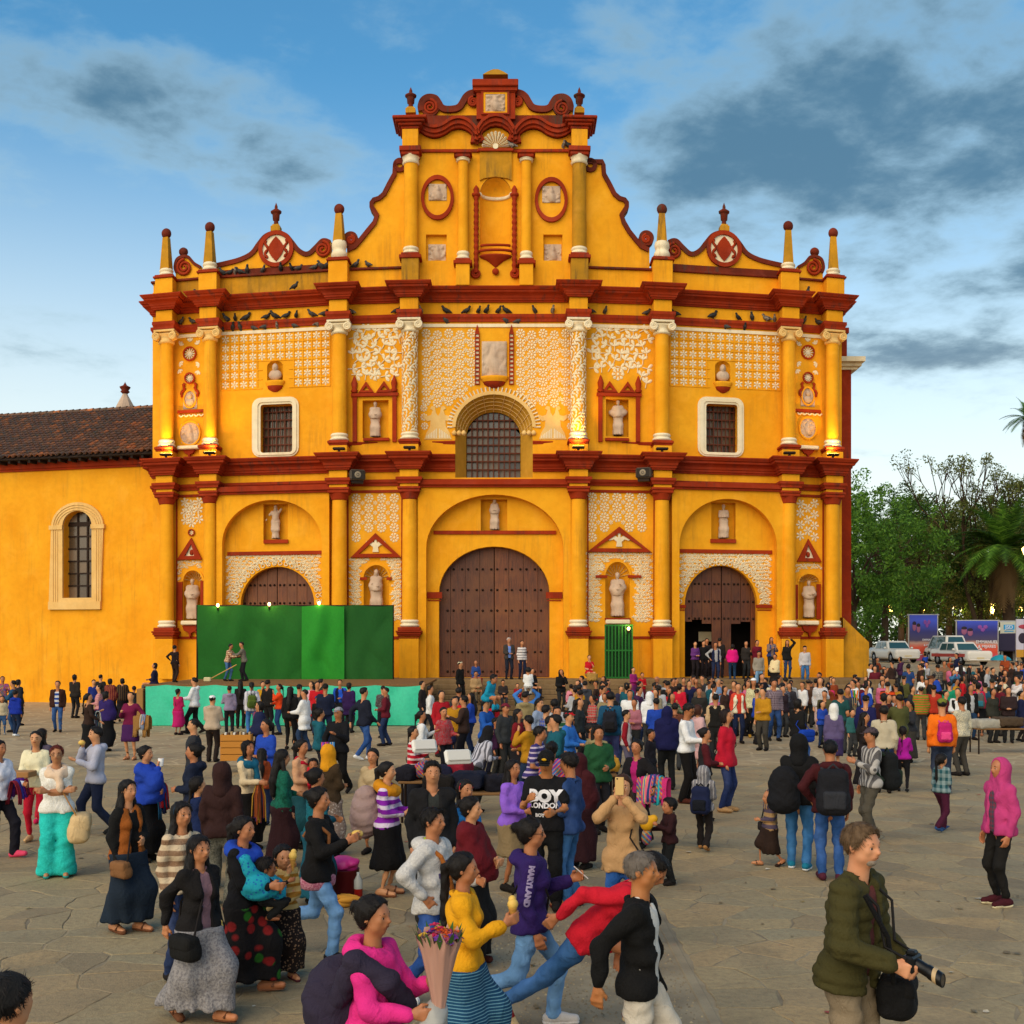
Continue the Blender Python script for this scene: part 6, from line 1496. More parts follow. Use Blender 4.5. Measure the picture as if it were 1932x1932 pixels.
def fabric(spec):
 """'hex', 'hex hs hex period', 'hex vs hex period', 'hex pl hex period', 'hex dot hex size', 'hex mul', 'hex flo hex', 'hex jean'"""
 if spec in MATS:return MATS[spec]
 p=spec.split();t=NT('fabric_'+p[0]);o=t.obj();b=lin(p[0]);s=t.sep(o)
 n=t.noise(o,7,4,.6);fine=t.noise(o,120,2,.6);col=b
 kind=p[1]if len(p)>1 else ''
 if kind in('hs','vs'):
  per=float(p[3]);src=s[2]if kind=='hs' else s[0]
  if kind=='hs':src=t.math('ADD',src,t.math('MULTIPLY',t.noise(o,3,2),.03))
  fr=t.math('FRACT',t.math('DIVIDE',src,per));duty=float(p[4])if len(p)>4 else .5
  col=t.mix(t.ramp(fr,[(max(0,duty-.04),0),(min(1,duty+.04),1)]),lin(p[2]),b)
 elif kind=='pl':
  per=float(p[3]);a=t.ramp(t.math('FRACT',t.math('DIVIDE',s[2],per)),[(.42,0),(.5,1)]);c=t.ramp(t.math('FRACT',t.math('DIVIDE',t.math('ADD',s[0],s[1]),per)),[(.42,0),(.5,1)])
  col=t.mix(t.math('MULTIPLY',t.math('ADD',a,c),.5),b,lin(p[2]))
 elif kind in('dot','mul','flo'):
  v=t.N.new('ShaderNodeTexVoronoi');t.L.new(o,v.inputs['Vector'])
  if kind=='dot':
   v.inputs['Scale'].default_value=float(p[3]);col=t.mix(t.ramp(v.outputs['Distance'],[(.28,0),(.36,1)]),lin(p[2]),b)
  elif kind=='flo':
   v.inputs['Scale'].default_value=9.0;m=t.ramp(v.outputs['Distance'],[(.30,0),(.42,1)]);q=t.sep(v.outputs['Color']);pet=t.mix(t.ramp(q[0],[(.6,0),(.62,1)]),lin(p[2]),lin('2a6a1e'))
   col=t.mix(m,pet,b)
  else:
   v.inputs['Scale'].default_value=14.0;q=t.sep(v.outputs['Color']);col=t.ramp(q[0],[(0,lin('d01f4a')),(.18,lin('e8761c')),(.34,lin('1f7fc0')),(.5,lin('7a2a9c')),(.66,lin('e2c030')),(.8,lin('208a4c')),(1,lin('e04a9c'))],'CONSTANT')
   w=t.math('FRACT',t.math('MULTIPLY',t.math('ADD',s[2],s[0]),16));col=t.mix(.6,col,t.ramp(w,[(0,lin('c01a50')),(.25,lin('e88a20')),(.5,lin('2080b0')),(.75,lin('6a2a90')),(1,lin('d8c840'))],'CONSTANT'))
 elif kind=='jean':
  w=t.noise(t.map(o,(1,1,.5)),4.5,3);col=t.mix(t.ramp(w,[(.42,0),(.7,1)]),b,tuple(min(1,v*1.9+.03)for v in b))
 elif kind=='spk':
  col=t.mix(t.ramp(t.noise(o,55,3,.7),[(.45,0),(.6,1)]),b,lin(p[2]))
 col=t.mix(t.math('MULTIPLY',t.ramp(n,[(.38,0),(.72,1)]),.2),col,tuple(v*.45 for v in b)if not kind else tuple(v*.5 for v in b))
 col=t.mix(t.math('MULTIPLY',t.ramp(t.noise(o,190,2,.7),[(.35,0),(.65,1)]),.22),col,tuple(min(1,v*1.5+.02)for v in b));t.color(col);t.set('Roughness',.88);t.set('Specular IOR Level',.18);t.set('Sheen Weight',.0)
 cr=t.math('ABSOLUTE',t.math('SUBTRACT',t.noise(t.map(o,(1,1,.8)),6.5,4,.6,.9),.5));cr=t.ramp(cr,[(0,0),(.22,1)],'EASE')
 t.bump(t.math('ADD',t.math('MULTIPLY',cr,.75),t.math('ADD',t.math('MULTIPLY',n,.35),t.math('MULTIPLY',fine,.16))),.48,.02)
 MATS[spec]=t.m;return t.m
class Person:pass
def skeleton(h,fem,legs,arms,lean,yaw,pitch,build):
 J={};(lf,rf,drop)=LEGS[legs];P=V3(0,0,(.53-drop)*h)
 S=V3(0,-math.sin(lean),math.cos(lean));Fv=V3(0,-math.cos(lean),-math.sin(lean));X=V3(1,0,0)
 B=lambda x,f,u:P+X*x*h+Fv*f*h+S*u*h
 J['B']=B;J['P']=P;J['S']=S;J['F']=Fv
 Hh=.133*h if h>=1.5 else .2*(.83+.17*h/1.5)
 shw=(.086 if fem else .100)*(1 if h>1.35 else .93)*(.7+.3*build);J['shw']=shw
 J['neck']=B(0,-.005,.287);a=Hh/2;J['a']=a
 hl=lean*.45;hp=pitch
 M=rotz3(yaw)@rotx3(hl+hp);J['M']=M
 up=M@V3(0,0,1)
 J['head']=J['neck']+unit(unit(S)*.6+up*.4)*(h*(.47-.287)-a*1.0+.0)+(M@V3(0,-.12*a,0))
 for s,n,spec in((1,'l',arms[0]),(-1,'r',arms[1])):
  sh=B(s*shw,0,.268);o,f,u,po,pf,pu=ARMS[spec]if isinstance(spec,str)else spec
  T=sh+(X*s*o+Fv*f+S*u)*h;E,Wr=ik(sh,T,.168*h,.150*h,X*s*po+Fv*pf+S*pu)
  J['sh'+n],J['el'+n],J['wr'+n]=sh,E,Wr
 for s,n,(ff,lift,pit)in((1,'l',lf),(-1,'r',rf)):
  hip=P+X*s*.052*h*(.7+.3*build)+V3(0,0,-.015*h);an=V3(s*.058*h,-ff*h+.02*h,(.045+lift)*h)
  K,A=ik(hip,an,.240*h,.240*h,V3(s*.12,-1,.05 if legs not in 'Sc' else 1.2));J['hip'+n],J['kn'+n],J['an'+n]=hip,K,A
  fd=unit(V3(s*.12,-math.cos(pit),-math.sin(pit)));J['toe'+n]=A+fd*.105*h+V3(0,0,-.022*h*math.cos(pit));J['heel'+n]=A-fd*.022*h+V3(0,0,-.02*h)
  for q in('toe','heel'):J[q+n][2]=max(J[q+n][2],.02*h)
 return J
def cap(a,b,ra,rb):return('c',a,b,ra,rb)
def torso(J,h,fem,build,t=0.0,low=True):
 B=J['B'];b=build;w=J['shw']/.1
 P=[cap(B(-.042*w,.0,.20),B(.042*w,.0,.20),(.056 if fem else .060)*h*b+t,(.056 if fem else .060)*h*b+t),cap(B(-.032,.006,.10),B(.032,.006,.10),(.054 if fem else .060)*h*b+t,(.054 if fem else .060)*h*b+t),cap(B(-.042,-.004,.0),B(.042,-.004,.0),(.070 if fem else .064)*h*b+t,(.070 if fem else .064)*h*b+t),cap(B(-J['shw']+.014,0,.252),B(J['shw']-.014,0,.252),.030*h+t*.8,.030*h+t*.8),cap(B(-J['shw']+.02,-.004,.258),B(-.02,-.006,.298),.025*h+t*.7,.026*h+t*.5),cap(B(J['shw']-.02,-.004,.258),B(.02,-.006,.298),.025*h+t*.7,.026*h+t*.5),cap(B(0,0,.02),B(0,0,.24),.06*h*b+t,.06*h*b+t)]
 if fem and h>1.3:P+=[cap(B(s*.036,.045,.185),B(s*.036,.03,.20),.030*h+t,.030*h+t)for s in(1,-1)]
 if b>1.12:P+=[cap(B(0,.04,.06),B(0,.03,.12),.05*h*b+t,.05*h*b+t)]
 return P
def arm(J,n,h,t=0.0,end=1.0,slim=1.0):
 sh,el,wr=J['sh'+n],J['el'+n],J['wr'+n]
 if end<=.5:return[cap(sh,sh+(el-sh)*end*2,.034*h*slim+t,.029*h*slim+t*1.3)]
 e=(end-.5)*2;return[cap(sh,el,.032*h*slim+t,.026*h*slim+t),cap(el,el+(wr-el)*e,.026*h*slim+t,.0185*h*slim+t+.000)]
def leg(J,n,h,t=0.0,end=1.0,flare=0.0,b=1.0):
 hp,kn,an=J['hip'+n],J['kn'+n],J['an'+n]
 P=[cap(hp,kn,.051*h*b+t,.035*h+t)]
 e=(end-.5)*2;q=kn+(an-kn)*e
 if e>0:P+=[cap(kn,q,.034*h+t,(.024*h+t)*(1+flare))]
 return P
def head_prims(J,male):
 c,a,M=J['head'],J['a'],J['M'];q=lambda x,f,u:c+M@V3(x*a,-f*a,u*a);E=lambda x,f,u,rx,ry,rz:('e',q(x,f,u),(rx*a,ry*a,rz*a),M)
 P=[E(0,-.08,.24,.70,.86,.74),E(0,.16,-.30,.56,.62,.60),E(0,.47,-.74,.24 if male else .2,.22,.2),cap(q(-.34,.32,-.52),q(.34,.32,-.52),.2*a,.2*a),cap(q(0,.74,.08),q(0,.93,-.2),.07*a,.115*a),cap(q(-.3,.66,.17),q(.3,.66,.17),.11*a,.11*a),cap(q(-.34,.55,-.14),q(.34,.55,-.14),.17*a,.17*a),cap(q(-.13,.76,-.45),q(.13,.76,-.45),.075*a,.075*a)]
 J['sock']=[E(s*.28,.86,-.01,.17,.17,.115)for s in(1,-1)]
 ears=[('e',q(s*.70,-.05,-.06),(.085*a,.17*a,.26*a),M)for s in(1,-1)]
 return P,ears
def fem_neck(J):return J['shw']<.092
def neck_prims(J,h,t=0.0):return[cap(J['neck']-J['S']*.02*h,J['head']-(J['M']@V3(0,-.02,.35))*J['a'],((.033 if fem_neck(J)else .036)*h if h>1.3 else .029*h)+t,((.029 if fem_neck(J)else .033)*h if h>1.3 else .027*h)+t)]
def hand_prims(J,n,h,curl=.5):
 s=1 if n=='l' else-1;wr,el=J['wr'+n],J['el'+n];d=unit(wr-el);k=h/1.65
 side=unit(np.cross(d,V3(0,0,1))if abs(d[2])<.9 else V3(0,-1,0));
 if abs(d[2])>=.9:acr=unit(np.cross(np.cross(d,V3(0,-1,0)),d));nrm=unit(np.cross(d,acr))*s
 else:acr=V3(0,0,1)-d*d[2];acr=unit(acr);nrm=unit(np.cross(d,acr))*s
 inward=V3(-s,0,0)
 if nrm@inward<0:nrm=-nrm
 P=[cap(wr-d*.02*k,wr+d*.035*k,.021*k,.023*k)]
 pc=wr+d*.02*k
 for i in range(4):o=(i-1.5)*.0185*k;P.append(cap(wr+d*.012*k-acr*o*.5,wr+d*.085*k-acr*o,.0145*k,.0125*k))
 ln=(.068,.077,.072,.056)
 for i in range(4):
  o=(i-1.5)*.0195*k;b0=wr+d*.085*k-acr*o;c1=curl*(.75+.12*i);d1=d*math.cos(c1)+nrm*math.sin(c1);d2=d*math.cos(c1*2.1)+nrm*math.sin(c1*2.1)
  m=b0+d1*ln[i]*.52*k;P+=[cap(b0,m,.0105*k,.0095*k),cap(m,m+d2*ln[i]*.5*k,.0095*k,.0078*k)]
 t0=wr+d*.028*k+acr*.026*k;t1=t0+unit(d*.75+acr*.6+nrm*.45)*.04*k;P+=[cap(wr+d*.015*k+acr*.012*k,t0,.015*k,.0135*k),cap(t0,t1,.0125*k,.011*k),cap(t1,t1+unit(d*.85+nrm*.6)*.03*k,.0105*k,.009*k)]
 J['grip'+n]=wr+d*.085*k+nrm*.028*k;J['hd'+n]=d
 return P
def grow(prims,h,k,extra=None,pad=.02):
 f0=[Field.ext(None,p)for p in prims];lo=np.min([a for a,b in f0],0)-h*2-pad;hi=np.max([b for a,b in f0],0)+h*2+pad
 F=Field(lo,hi,h);return F
def wrinkle(A,seed,fr=1.0):
 R=random.Random(seed);p=[R.uniform(0,6)for _ in range(6)]
 rg=lambda q:1-1.6*np.abs(np.sin(q))
 return lambda X,Y,Zg:A*(rg(15*fr*Zg+1.5*np.sin(11*X+p[0])+1.6*np.sin(9*Y+p[1])+p[2])*.6+rg(11*fr*X+13*fr*Zg+1.4*np.sin(15*Y+p[3])+p[4])*.6+.4*np.sin(47*fr*Zg-38*X+p[5])+.5*np.sin(21*Y-17*Zg+p[1]))
PEOPLE=[]
TRI=[0]
def person(x,y,z=0.0,h=1.6,face=0,fem=False,top='long 444',bottom='pants 222',hair='short',hc='140d09',arms='dd',legs='s',lean=0,yaw=0,pitch=0,build=1.0,skin='a5683f',shoe='1c1512',label='',cap_=None,hood=None,inner=None,lod=None,curl=.5,sleeve=None,hem=None,stub=None,stone=None,name='person',parent=None,group=None,open_=.028,glasses=False,beard=None,noface=False,tie=None):
 build*=.93;d=math.hypot(x,y);lod=lod if lod is not None else(0 if d<10.6 else 1 if d<17.8 else 2 if d<27 else 3)
 vc,vh,vhd,vb=((.0158,.0088,.0078,.032),(.0235,.014,.0125,.042),(.034,.0245,None,.044),(.045,.033,None,.05),(.062,.043,None,.075))[lod]
 k_=h/1.6;vc,vh,vb=vc*(.55+.45*k_),vh*(.6+.4*k_),vb*(.6+.4*k_)
 J=skeleton(h,fem,legs,arms,math.radians(lean),math.radians(yaw),math.radians(pitch),build)
 root=empty(name,(x,y,z),math.radians(face),parent)
 seed=int(abs(x*131+y*77))+len(PEOPLE)*13
 stm=stone
 Vs,Fs=[],[];off=[0]
 def take(F):
  v,f=F.net()
  if len(v):Vs.append(v);Fs.append(f+off[0]);off[0]+=len(v)
 hp,ears=head_prims(J,not fem);npx=neck_prims(J,h)
 F=grow(hp+ears+npx,vh,.03);F.add(hp,.2*J['a']);F.cut(J['sock'])if lod<3 else None;F.add(ears,.05*J['a']);F.add(npx,.03)
 take(F)
 bt,bb=bottom.split(' ',1);ty,tc=top.split(' ',1)
 bare_leg=bt in('skirt','shorts','dress');bp=torso(J,h,fem,build,-.006)
 slv={'tee':.34,'vest':1.0}.get(ty,.955)if sleeve is None else sleeve
 for n in 'lr':bp+=arm(J,n,h,-.004,1.0);bp+=leg(J,n,h,-.006)
 foot=[]
 for n in 'lr':foot+=[cap(J['heel'+n]+V3(0,0,.006),J['toe'+n],.026*h,.020*h),cap(J['an'+n],J['an'+n]+(J['toe'+n]-J['an'+n])*.45,.024*h,.022*h)]
 bare=bare_leg or ty=='tee' or(sleeve or 1)<.9;sand=bool(shoe)and shoe.startswith('sandal')or not shoe
 if not bare:vb*=1.45
 if sand and not stm:G=grow(foot,max(.012,vc*.85),.02);G.add(foot,.02);G.half(V3(0,0,.004),V3(0,0,-1))if legs not in 'zn' else None;take(G)
 foot=[]
 F=grow(bp+foot,vb,.03);F.add(bp,.025);F.half(V3(0,0,.004),V3(0,0,-1))if legs not in 'zn' else None
 if not stm:take(F)
 if vhd:
  for n in 'lr':hpz=hand_prims(J,n,h,curl);F=grow(hpz,vhd,.01);F.add(hpz,.009);take(F)
 else:
  for n in 'lr':
   hand_prims(J,n,h,curl);dd=J['hd'+n];hpz=[cap(J['wr'+n],J['wr'+n]+dd*.09*k_,.024*k_,.03*k_),cap(J['wr'+n]+dd*.08*k_,J['grip'+n]+dd*.05*k_,.026*k_,.016*k_)];F=grow(hpz,.026*k_,.01);F.add(hpz,.01);take(F)
 bm=mesh_np('body',np.concatenate(Vs),np.concatenate(Fs));link('body',bm,stm or skin_mat(skin),root)
 TRI[0]+=2*sum(len(f)for f in Fs)
 def cloth_part(name,F,mat):
  v,f=F.net()
  if len(v)==0:return None
  TRI[0]+=2*len(f);return link(name,mesh_np(name,v,f),stm or mat,root)
 c,a,M=J['head'],J['a'],J['M'];q=lambda x_,f_,u_:c+M@V3(x_*a,-f_*a,u_*a);M4=Matrix(M.tolist())
 if lod<3 and not noface and not stm:
  for s in(1,-1):
   if lod<2:
    mb=MB();mb.ellipsoid(q(s*.28,.645,-.01),(.15*a,.10*a,.075*a),8,6,M4);mb.build('eye',plain('eye_white','b8a698',.3),root)
    mb=MB();mb.ellipsoid(q(s*.28,.70,-.01),(.075*a,.065*a,.072*a),8,5,M4);mb.build('iris',plain('iris','0d0705',.2),root)
   else:
    mb=MB();mb.ellipsoid(q(s*.28,.68,-.01),(.14*a,.09*a,.075*a),6,4,M4);mb.build('eye',plain('iris','0d0705',.2),root)
   mb=MB();mb.tube([q(s*.12,.775,.18),q(s*.28,.755,.235),q(s*.46,.61,.18)],[.04*a,.05*a,.025*a],5);mb.build('eyebrow',hair_mat(hc),root)
  mb=MB();mb.ellipsoid(q(0,.80,-.45),(.20*a,.07*a,.06*a),8,5,M4);mb.build('lips',plain('lips','7d3a2c' if not fem else '8a2f2a',.5),root)
 if glasses:
  mb=MB()
  for s in(1,-1):mb.tube([q(s*.3+.2*math.cos(t),.80,.0+.15*math.sin(t))for t in[2*PI*k/10 for k in range(11)]],.022*a,4)
  for s in(1,-1):mb.tube([q(s*.5,.78,.03),q(s*.72,.0,.05)],.02*a,4)
  mb.tube([q(-.1,.82,.03),q(.1,.82,.03)],.02*a,4);mb.build('glasses',plain('glasses_frame','0c0a09',.3),root)
 E=lambda x_,f_,u_,rx,ry,rz:('e',q(x_,f_,u_),(rx*a,ry*a,rz*a),M)
 if beard:
  bp_=[E(0,.45,-.68,.36,.34,.26)]if beard!='m' else[cap(q(-.22,.78,-.36),q(.22,.78,-.36),.06*a,.06*a)]
  F=grow(bp_,vh*.8,.01);F.add(bp_,.02);cloth_part('beard',F,hair_mat('2a1a12' if beard!='g' else '8a7a6a'))
 hs=hair.split('+')[0]
 if hs not in('bald','none')and hood is None:
  sc_=.11 if hs in('short','crop')else .13
  if hs=='crop':sc_=.065
  P=[E(0,-.10,.26,.70+sc_,.86+sc_,.74+sc_)]
  if hs=='short':P+=[E(0,.35,.72,.45,.42,.28),E(-.2,.1,.85,.4,.5,.2)]
  if hs in('long','pony','braid','bun','bob'):P+=[E(0,-.35,.0,.74,.62,.8)]
  vq=vh if lod<2 else vh*1.2;F=grow(P,vq,.05,pad=.5*a);F.add(P,.12*a)
  fwdv=-(M@V3(0,1,0));upv=M@V3(0,0,1)
  F.half(q(0,.50,.52),unit(fwdv*1.0-upv*.62))
  if hs in('short','crop'):F.half(q(0,-.4,-.42),unit(-upv*1.0+fwdv*.8))
  else:F.half(q(0,.02,-.2),unit(fwdv*1.0-upv*.05))if False else None
  F.warp(lambda X,Y,Zg:(.045*a)*np.sin(X*95/k_+3*np.sin(Zg*30))*np.sin(Y*80/k_+2*np.sin(Zg*25+X*20)))
  ex=[]
  Bk=lambda x_,b_,u_:J['B'](x_,-b_,u_)
  if hs=='long':
   ex=[cap(q(0,-.55,.1),Bk(0,.075,.21),.55*a,.62*a),cap(Bk(0,.075,.21),Bk(0,.08,.10),.6*a,.35*a),cap(q(-.5,-.15,-.2),Bk(-.07,.0,.23),.28*a,.3*a),cap(q(.5,-.15,-.2),Bk(.07,.0,.23),.28*a,.3*a)]
  if hs=='bob':ex=[cap(q(s*.5,-.1,.2),q(s*.55,-.05,-.75),.36*a,.32*a)for s in(1,-1)]+[cap(q(0,-.5,.1),q(0,-.5,-.8),.5*a,.42*a)]
  if hs=='pony':ex=[cap(q(0,-.85,.35),q(0,-1.25,.05),.28*a,.3*a),cap(q(0,-1.25,.05),Bk(.01,.085,.16),.3*a,.26*a),cap(Bk(.01,.085,.16),Bk(.01,.08,.07),.26*a,.1*a)]
  if hs=='bun':ex=[E(0,-1.08,.42,.36,.34,.34),cap(q(0,-.7,.4),q(0,-1.0,.42),.3*a,.3*a)]
  if hs=='braid':
   A_,B_=q(.1,-.8,-.3),Bk(.02,.085,.04);ex=[cap(A_+(B_-A_)*(i/8)+V3(.008*(i%2),0,0),A_+(B_-A_)*((i+.7)/8),.22*a,.17*a)for i in range(8)]
  if ex:
   G=grow(P+ex,vq*1.25,.06,pad=.3*a);G.add(P,.12*a);G.half(q(0,.50,.52),unit(fwdv*1.0-upv*.62));G.add(ex,.12*a)
   G.warp(lambda X,Y,Zg:(.05*a)*np.sin(X*85/k_+2.5*np.sin(Zg*22))*np.sin(Y*70/k_+2*np.sin(Zg*19)));F=G
  hv,hf=F.net()
  if len(hv):
   ns=(1500,620,130,0,0)[lod]if not stm else 0
   if ns:
    rg=np.random.default_rng(seed);fi=rg.integers(0,len(hf),ns);A_,B_,C_=hv[hf[fi,0]],hv[hf[fi,1]],hv[hf[fi,2]];ctr=hv[hf[fi]].mean(1);nr=np.cross(B_-A_,C_-A_);nr/=np.linalg.norm(nr,axis=1)[:,None]+1e-9
    crown=q(0,-.35,1.0);gdir=np.array([0,0,-1.])if hs not in('short','crop')else np.zeros(3);tdir=unit(np.array([0,0,-1.]))*.0+(ctr-crown)/(np.linalg.norm(ctr-crown,axis=1)[:,None]+1e-9)+gdir*.9+rg.normal(size=ctr.shape)*(.22 if hs in('short','crop')else .12)
    if hs in('bun','pony','braid'):tdir=np.where((np.linalg.norm(ctr-c,axis=1)<1.15*a)[:,None],unit(q(0,-1,.3)-c)*1.2+rg.normal(size=ctr.shape)*.2-(ctr-c)*2/a*.0,tdir)
    tdir=tdir-nr*(tdir*nr).sum(1)[:,None];tdir/=np.linalg.norm(tdir,axis=1)[:,None]+1e-9;Ls=(a*(.34 if hs in('short','crop')else .3 if hs in('bun','pony','braid')else .62)*rg.uniform(.5,1.2,ns))[:,None];wd_=(.0016,.0024,.005)[lod];sd_=np.cross(tdir,nr)*wd_
    lift=rg.uniform(.0,.035,ns)[:,None]*Ls*(2.2 if hs=='short' else 1);p0=ctr-nr*.002;p1=ctr+tdir*Ls*.5+nr*(lift+.0015);p2=ctr+tdir*Ls+nr*lift*.9+gdir*Ls*.12
    VV=np.stack([p0-sd_,p0+sd_,p1-sd_,p1+sd_,p2-sd_*.3,p2+sd_*.3],1).reshape(-1,3);b0=(np.arange(ns)*6)[:,None]+len(hv);FF=np.concatenate([b0+[[0,1,3,2]],b0+[[2,3,5,4]]]);hv=np.concatenate([hv,VV]);hf=np.concatenate([hf,FF])
   TRI[0]+=2*len(hf);link('hair',mesh_np('hair',hv,hf),stm or hair_mat(hc),root)
  if tie:mb=MB();mb.ellipsoid(q(*(0,-.85,.38)),(.16*a,.16*a,.16*a),8,6);mb.build('hair_tie',fabric(tie),root)
  if '+band' in hair:mb=MB();mb.tube([q(.86*math.cos(t),.12-.1*math.sin(t),.1+.93*math.sin(t))for t in[PI*k/14 for k in range(15)]],.055*a,5);mb.build('headband',fabric(tie or '22405a'),root)
 if cap_:
  ct,cc=cap_.split(' ',1)
  if ct=='cap':
   P=[E(0,-.08,.30,.80,.95,.78)];F=grow(P,vh,.03,pad=.4*a);F.add(P,.05);F.half(q(0,.2,.34),unit(-(M@V3(0,0,1))+(M@V3(0,-1,0))*.12));F.add([('b',q(0,.98,.34),(.56*a,.52*a,.05*a),M@rotx3(.22),.04*a)],.06*a)
  elif ct=='brim':
   P=[E(0,-.05,.45,.72,.85,.66)];F=grow(P,vh,.03,pad=1.0*a);F.add(P,.05);F.half(q(0,0,.36),-(M@V3(0,0,1)));F.add([E(0,0,.38,1.25,1.3,.09)],.06*a)
  else:P=[E(0,-.10,.30,.80,.96,.80)];F=grow(P,vh,.03);F.add(P,.05);F.half(q(0,.3,.28),unit(-(M@V3(0,0,1))*.9+(M@V3(0,-1,0))*.35))
  cloth_part('hat' if ct=='brim' else 'cap' if ct=='cap' else 'knit_hat',F,fabric(cc))
 B,S=J['B'],J['S'];th={'tee':.010,'long':.013,'shirt':.018,'jacket':.019,'puffy':.032,'vest':.019,'hoodie':.021,'shawl':.02,'coat':.028,'poncho':.02}[ty]*k_
 hm=hem if hem is not None else{'tee':-.035,'long':-.03,'shirt':-.02,'jacket':-.045,'puffy':-.05,'vest':-.03,'hoodie':-.045,'shawl':-.02,'coat':-.17,'poncho':-.05}[ty]
 tp=torso(J,h,fem,build,th);ap=[]
 if ty!='vest':
  for n in 'lr':ap+=arm(J,n,h,th*(.75 if ty!='puffy' else .8),slv)
 hr=(.07 if fem else .063)*h*build+th;hip2=[cap(B(-.045,-.004,-.03),B(.045,-.004,-.03),hr,hr)]+[cap(J['hip'+n],J['hip'+n]+(J['kn'+n]-J['hip'+n])*.22,.055*h*build+.016*k_+th*.5,.052*h*build+.016*k_+th*.5)for n in 'lr']+([cap(B(-.045,0,hm),B(.045,0,hm),.072*h*build+th,.076*h*build+th)]if hm<-.05 else[])
 shp=[]
 if ty in('shawl','poncho'):
  shp=[cap(B(0,0,.27),B(0,.02,.02),.06*h,.115*h),cap(J['shl'],J['ell']+(J['wrl']-J['ell'])*.35,.045*h,.07*h),cap(J['shr'],J['elr']+(J['wrr']-J['elr'])*.35,.045*h,.07*h),cap(J['ell'],B(0,.07,.03),.06*h,.07*h),cap(J['elr'],B(0,.07,.03),.06*h,.07*h)]
 hd=[]
 if hood is None and ty in('hoodie',):hd=[('e',B(0,-.055,.287),(.080*h,.050*h,.040*h),I3),cap(B(-.055,.0,.285),B(-.02,.05,.255),.02*h,.018*h),cap(B(.055,.0,.285),B(.02,.05,.255),.02*h,.018*h)]
 allp=tp+ap+hip2+shp+hd;hoodp=[]
 if hood:hoodp=[E(0,-.14,.22,.90,.98,.92),cap(q(0,-.35,-.35),B(0,-.02,.27),.62*a,.062*h),cap(q(.5,.15,-.5),B(.035,.035,.262),.22*a,.03*h),cap(q(-.5,.15,-.5),B(-.035,.035,.262),.22*a,.03*h),cap(B(-.035,.035,.262),B(.035,.035,.262),.028*h,.028*h)]
 F=grow(allp+hoodp,vc,.03,pad=.03);F.add(tp+hip2,.028*h)
 if shp:F.add(shp,.06*h)
 F.half(B(0,0,hm),-S);wr_=wrinkle({'tee':.0075,'shirt':.010,'puffy':.003,'shawl':.011}.get(ty,.0095)*k_*(1 if lod<2 else .6),seed,1/k_)
 if ap:F.add(ap,.011*h)
 if hd:F.add(hd,.02*h)
 if ty=='puffy':
  F.warp(lambda X,Y,Zg:.019*k_*(1-np.sqrt(np.abs(np.sin((Zg*S[2]+Y*S[1])*PI/(.066*k_)))))-.004)
 F.warp(wr_)
 F.cut(neck_prims(J,h,.006*k_));F.cut([cap(J['neck']+S*.015*h,J['neck']+S*.2*h+J['F']*.05*h,.043*h,.06*h)])if not hood else None
 if inner and ty not in('shawl',):
  F.cut([('b',B(0,.13,.12),(open_*h,.09*h,.2*h),np.stack([V3(1,0,0),J['F'],S],1),.01),cap(B(0,.085,.27),B(0,.1,.12),.045*h,.02*h)])
 if hood:
  G=grow(hoodp+npx,vh*1.15,.03);G.add(hoodp,.06*h);fwdv=M@V3(0,-1,0);upv=M@V3(0,0,1)
  G.half(q(0,.50,.0),unit(fwdv+upv*.12));G.cut([E(0,.35,.02,.62,.75,.82)]);G.cut(npx,.0);G.warp(wrinkle(.004*k_,seed+3,1/k_))
  cloth_part('hood',G,fabric(hood if hood!='1' else tc))
 if ty in('jacket','shirt','coat','vest')and lod<3 and not hood and not stm:
  cp=[cap(B(.047*math.cos(t_),-.012+.04*math.sin(t_),.283-.016*math.sin(t_)),B(.047*math.cos(t_+.45),-.012+.04*math.sin(t_+.45),.283-.016*math.sin(t_+.45)),.0105*h,.0105*h)for t_ in[PI*.62+k*.45 for k in range(13)][:12]]
  G=grow(cp,vc*.8,.02);G.add(cp,.006*h);cloth_part('collar',G,fabric(tc))
 nm={'tee':'shirt','long':'sweater','shirt':'shirt','jacket':'jacket','puffy':'jacket','vest':'vest','hoodie':'hooded_top','shawl':'shawl','coat':'coat','poncho':'poncho'}[ty]
 cloth_part(nm,F,fabric(tc))
 if inner or ty=='vest':
  ic=inner or '222';t2=.002*k_;ip=torso(J,h,fem,build,t2+.002*k_)
  if ty=='vest':
   for n in 'lr':ip+=arm(J,n,h,.010*k_,.955 if sleeve is None else sleeve)
  G=grow(ip,vc*1.1,.03);G.add(ip,.03*h);G.cut(neck_prims(J,h,.004*k_));G.cut([cap(B(0,.05,.3),B(0,.075,.262),.028*h,.018*h)]);
  if ty=='vest':G.warp(wr_)
  cloth_part('undershirt',G,fabric(ic))
 tb={'jeans':.007,'pants':.012,'wide':.03,'leggings':.004,'shorts':.018}.get(bt,.014)*k_
 if bt in('jeans','pants','wide','leggings','shorts'):
  lp=[];end=.62 if bt=='shorts' else .985 if bt!='leggings' else .95
  for n in 'lr':lp+=leg(J,n,h,tb,end,{'wide':1.1,'pants':.3,'jeans':.18}.get(bt,0))
  hpn=[cap(B(-.042,-.004,.0),B(.042,-.004,.0),.067*h*build+tb*.6,.067*h*build+tb*.6),cap(B(-.03,0,.06),B(.03,0,.06),.058*h*build+tb*.4,.058*h*build+tb*.4)]
  F=grow(lp+hpn,vc*1.18,.03);F.add(hpn,.03*h)
  for n in(0,1):F.add(lp[n*len(lp)//2:(n+1)*len(lp)//2],.02*h)
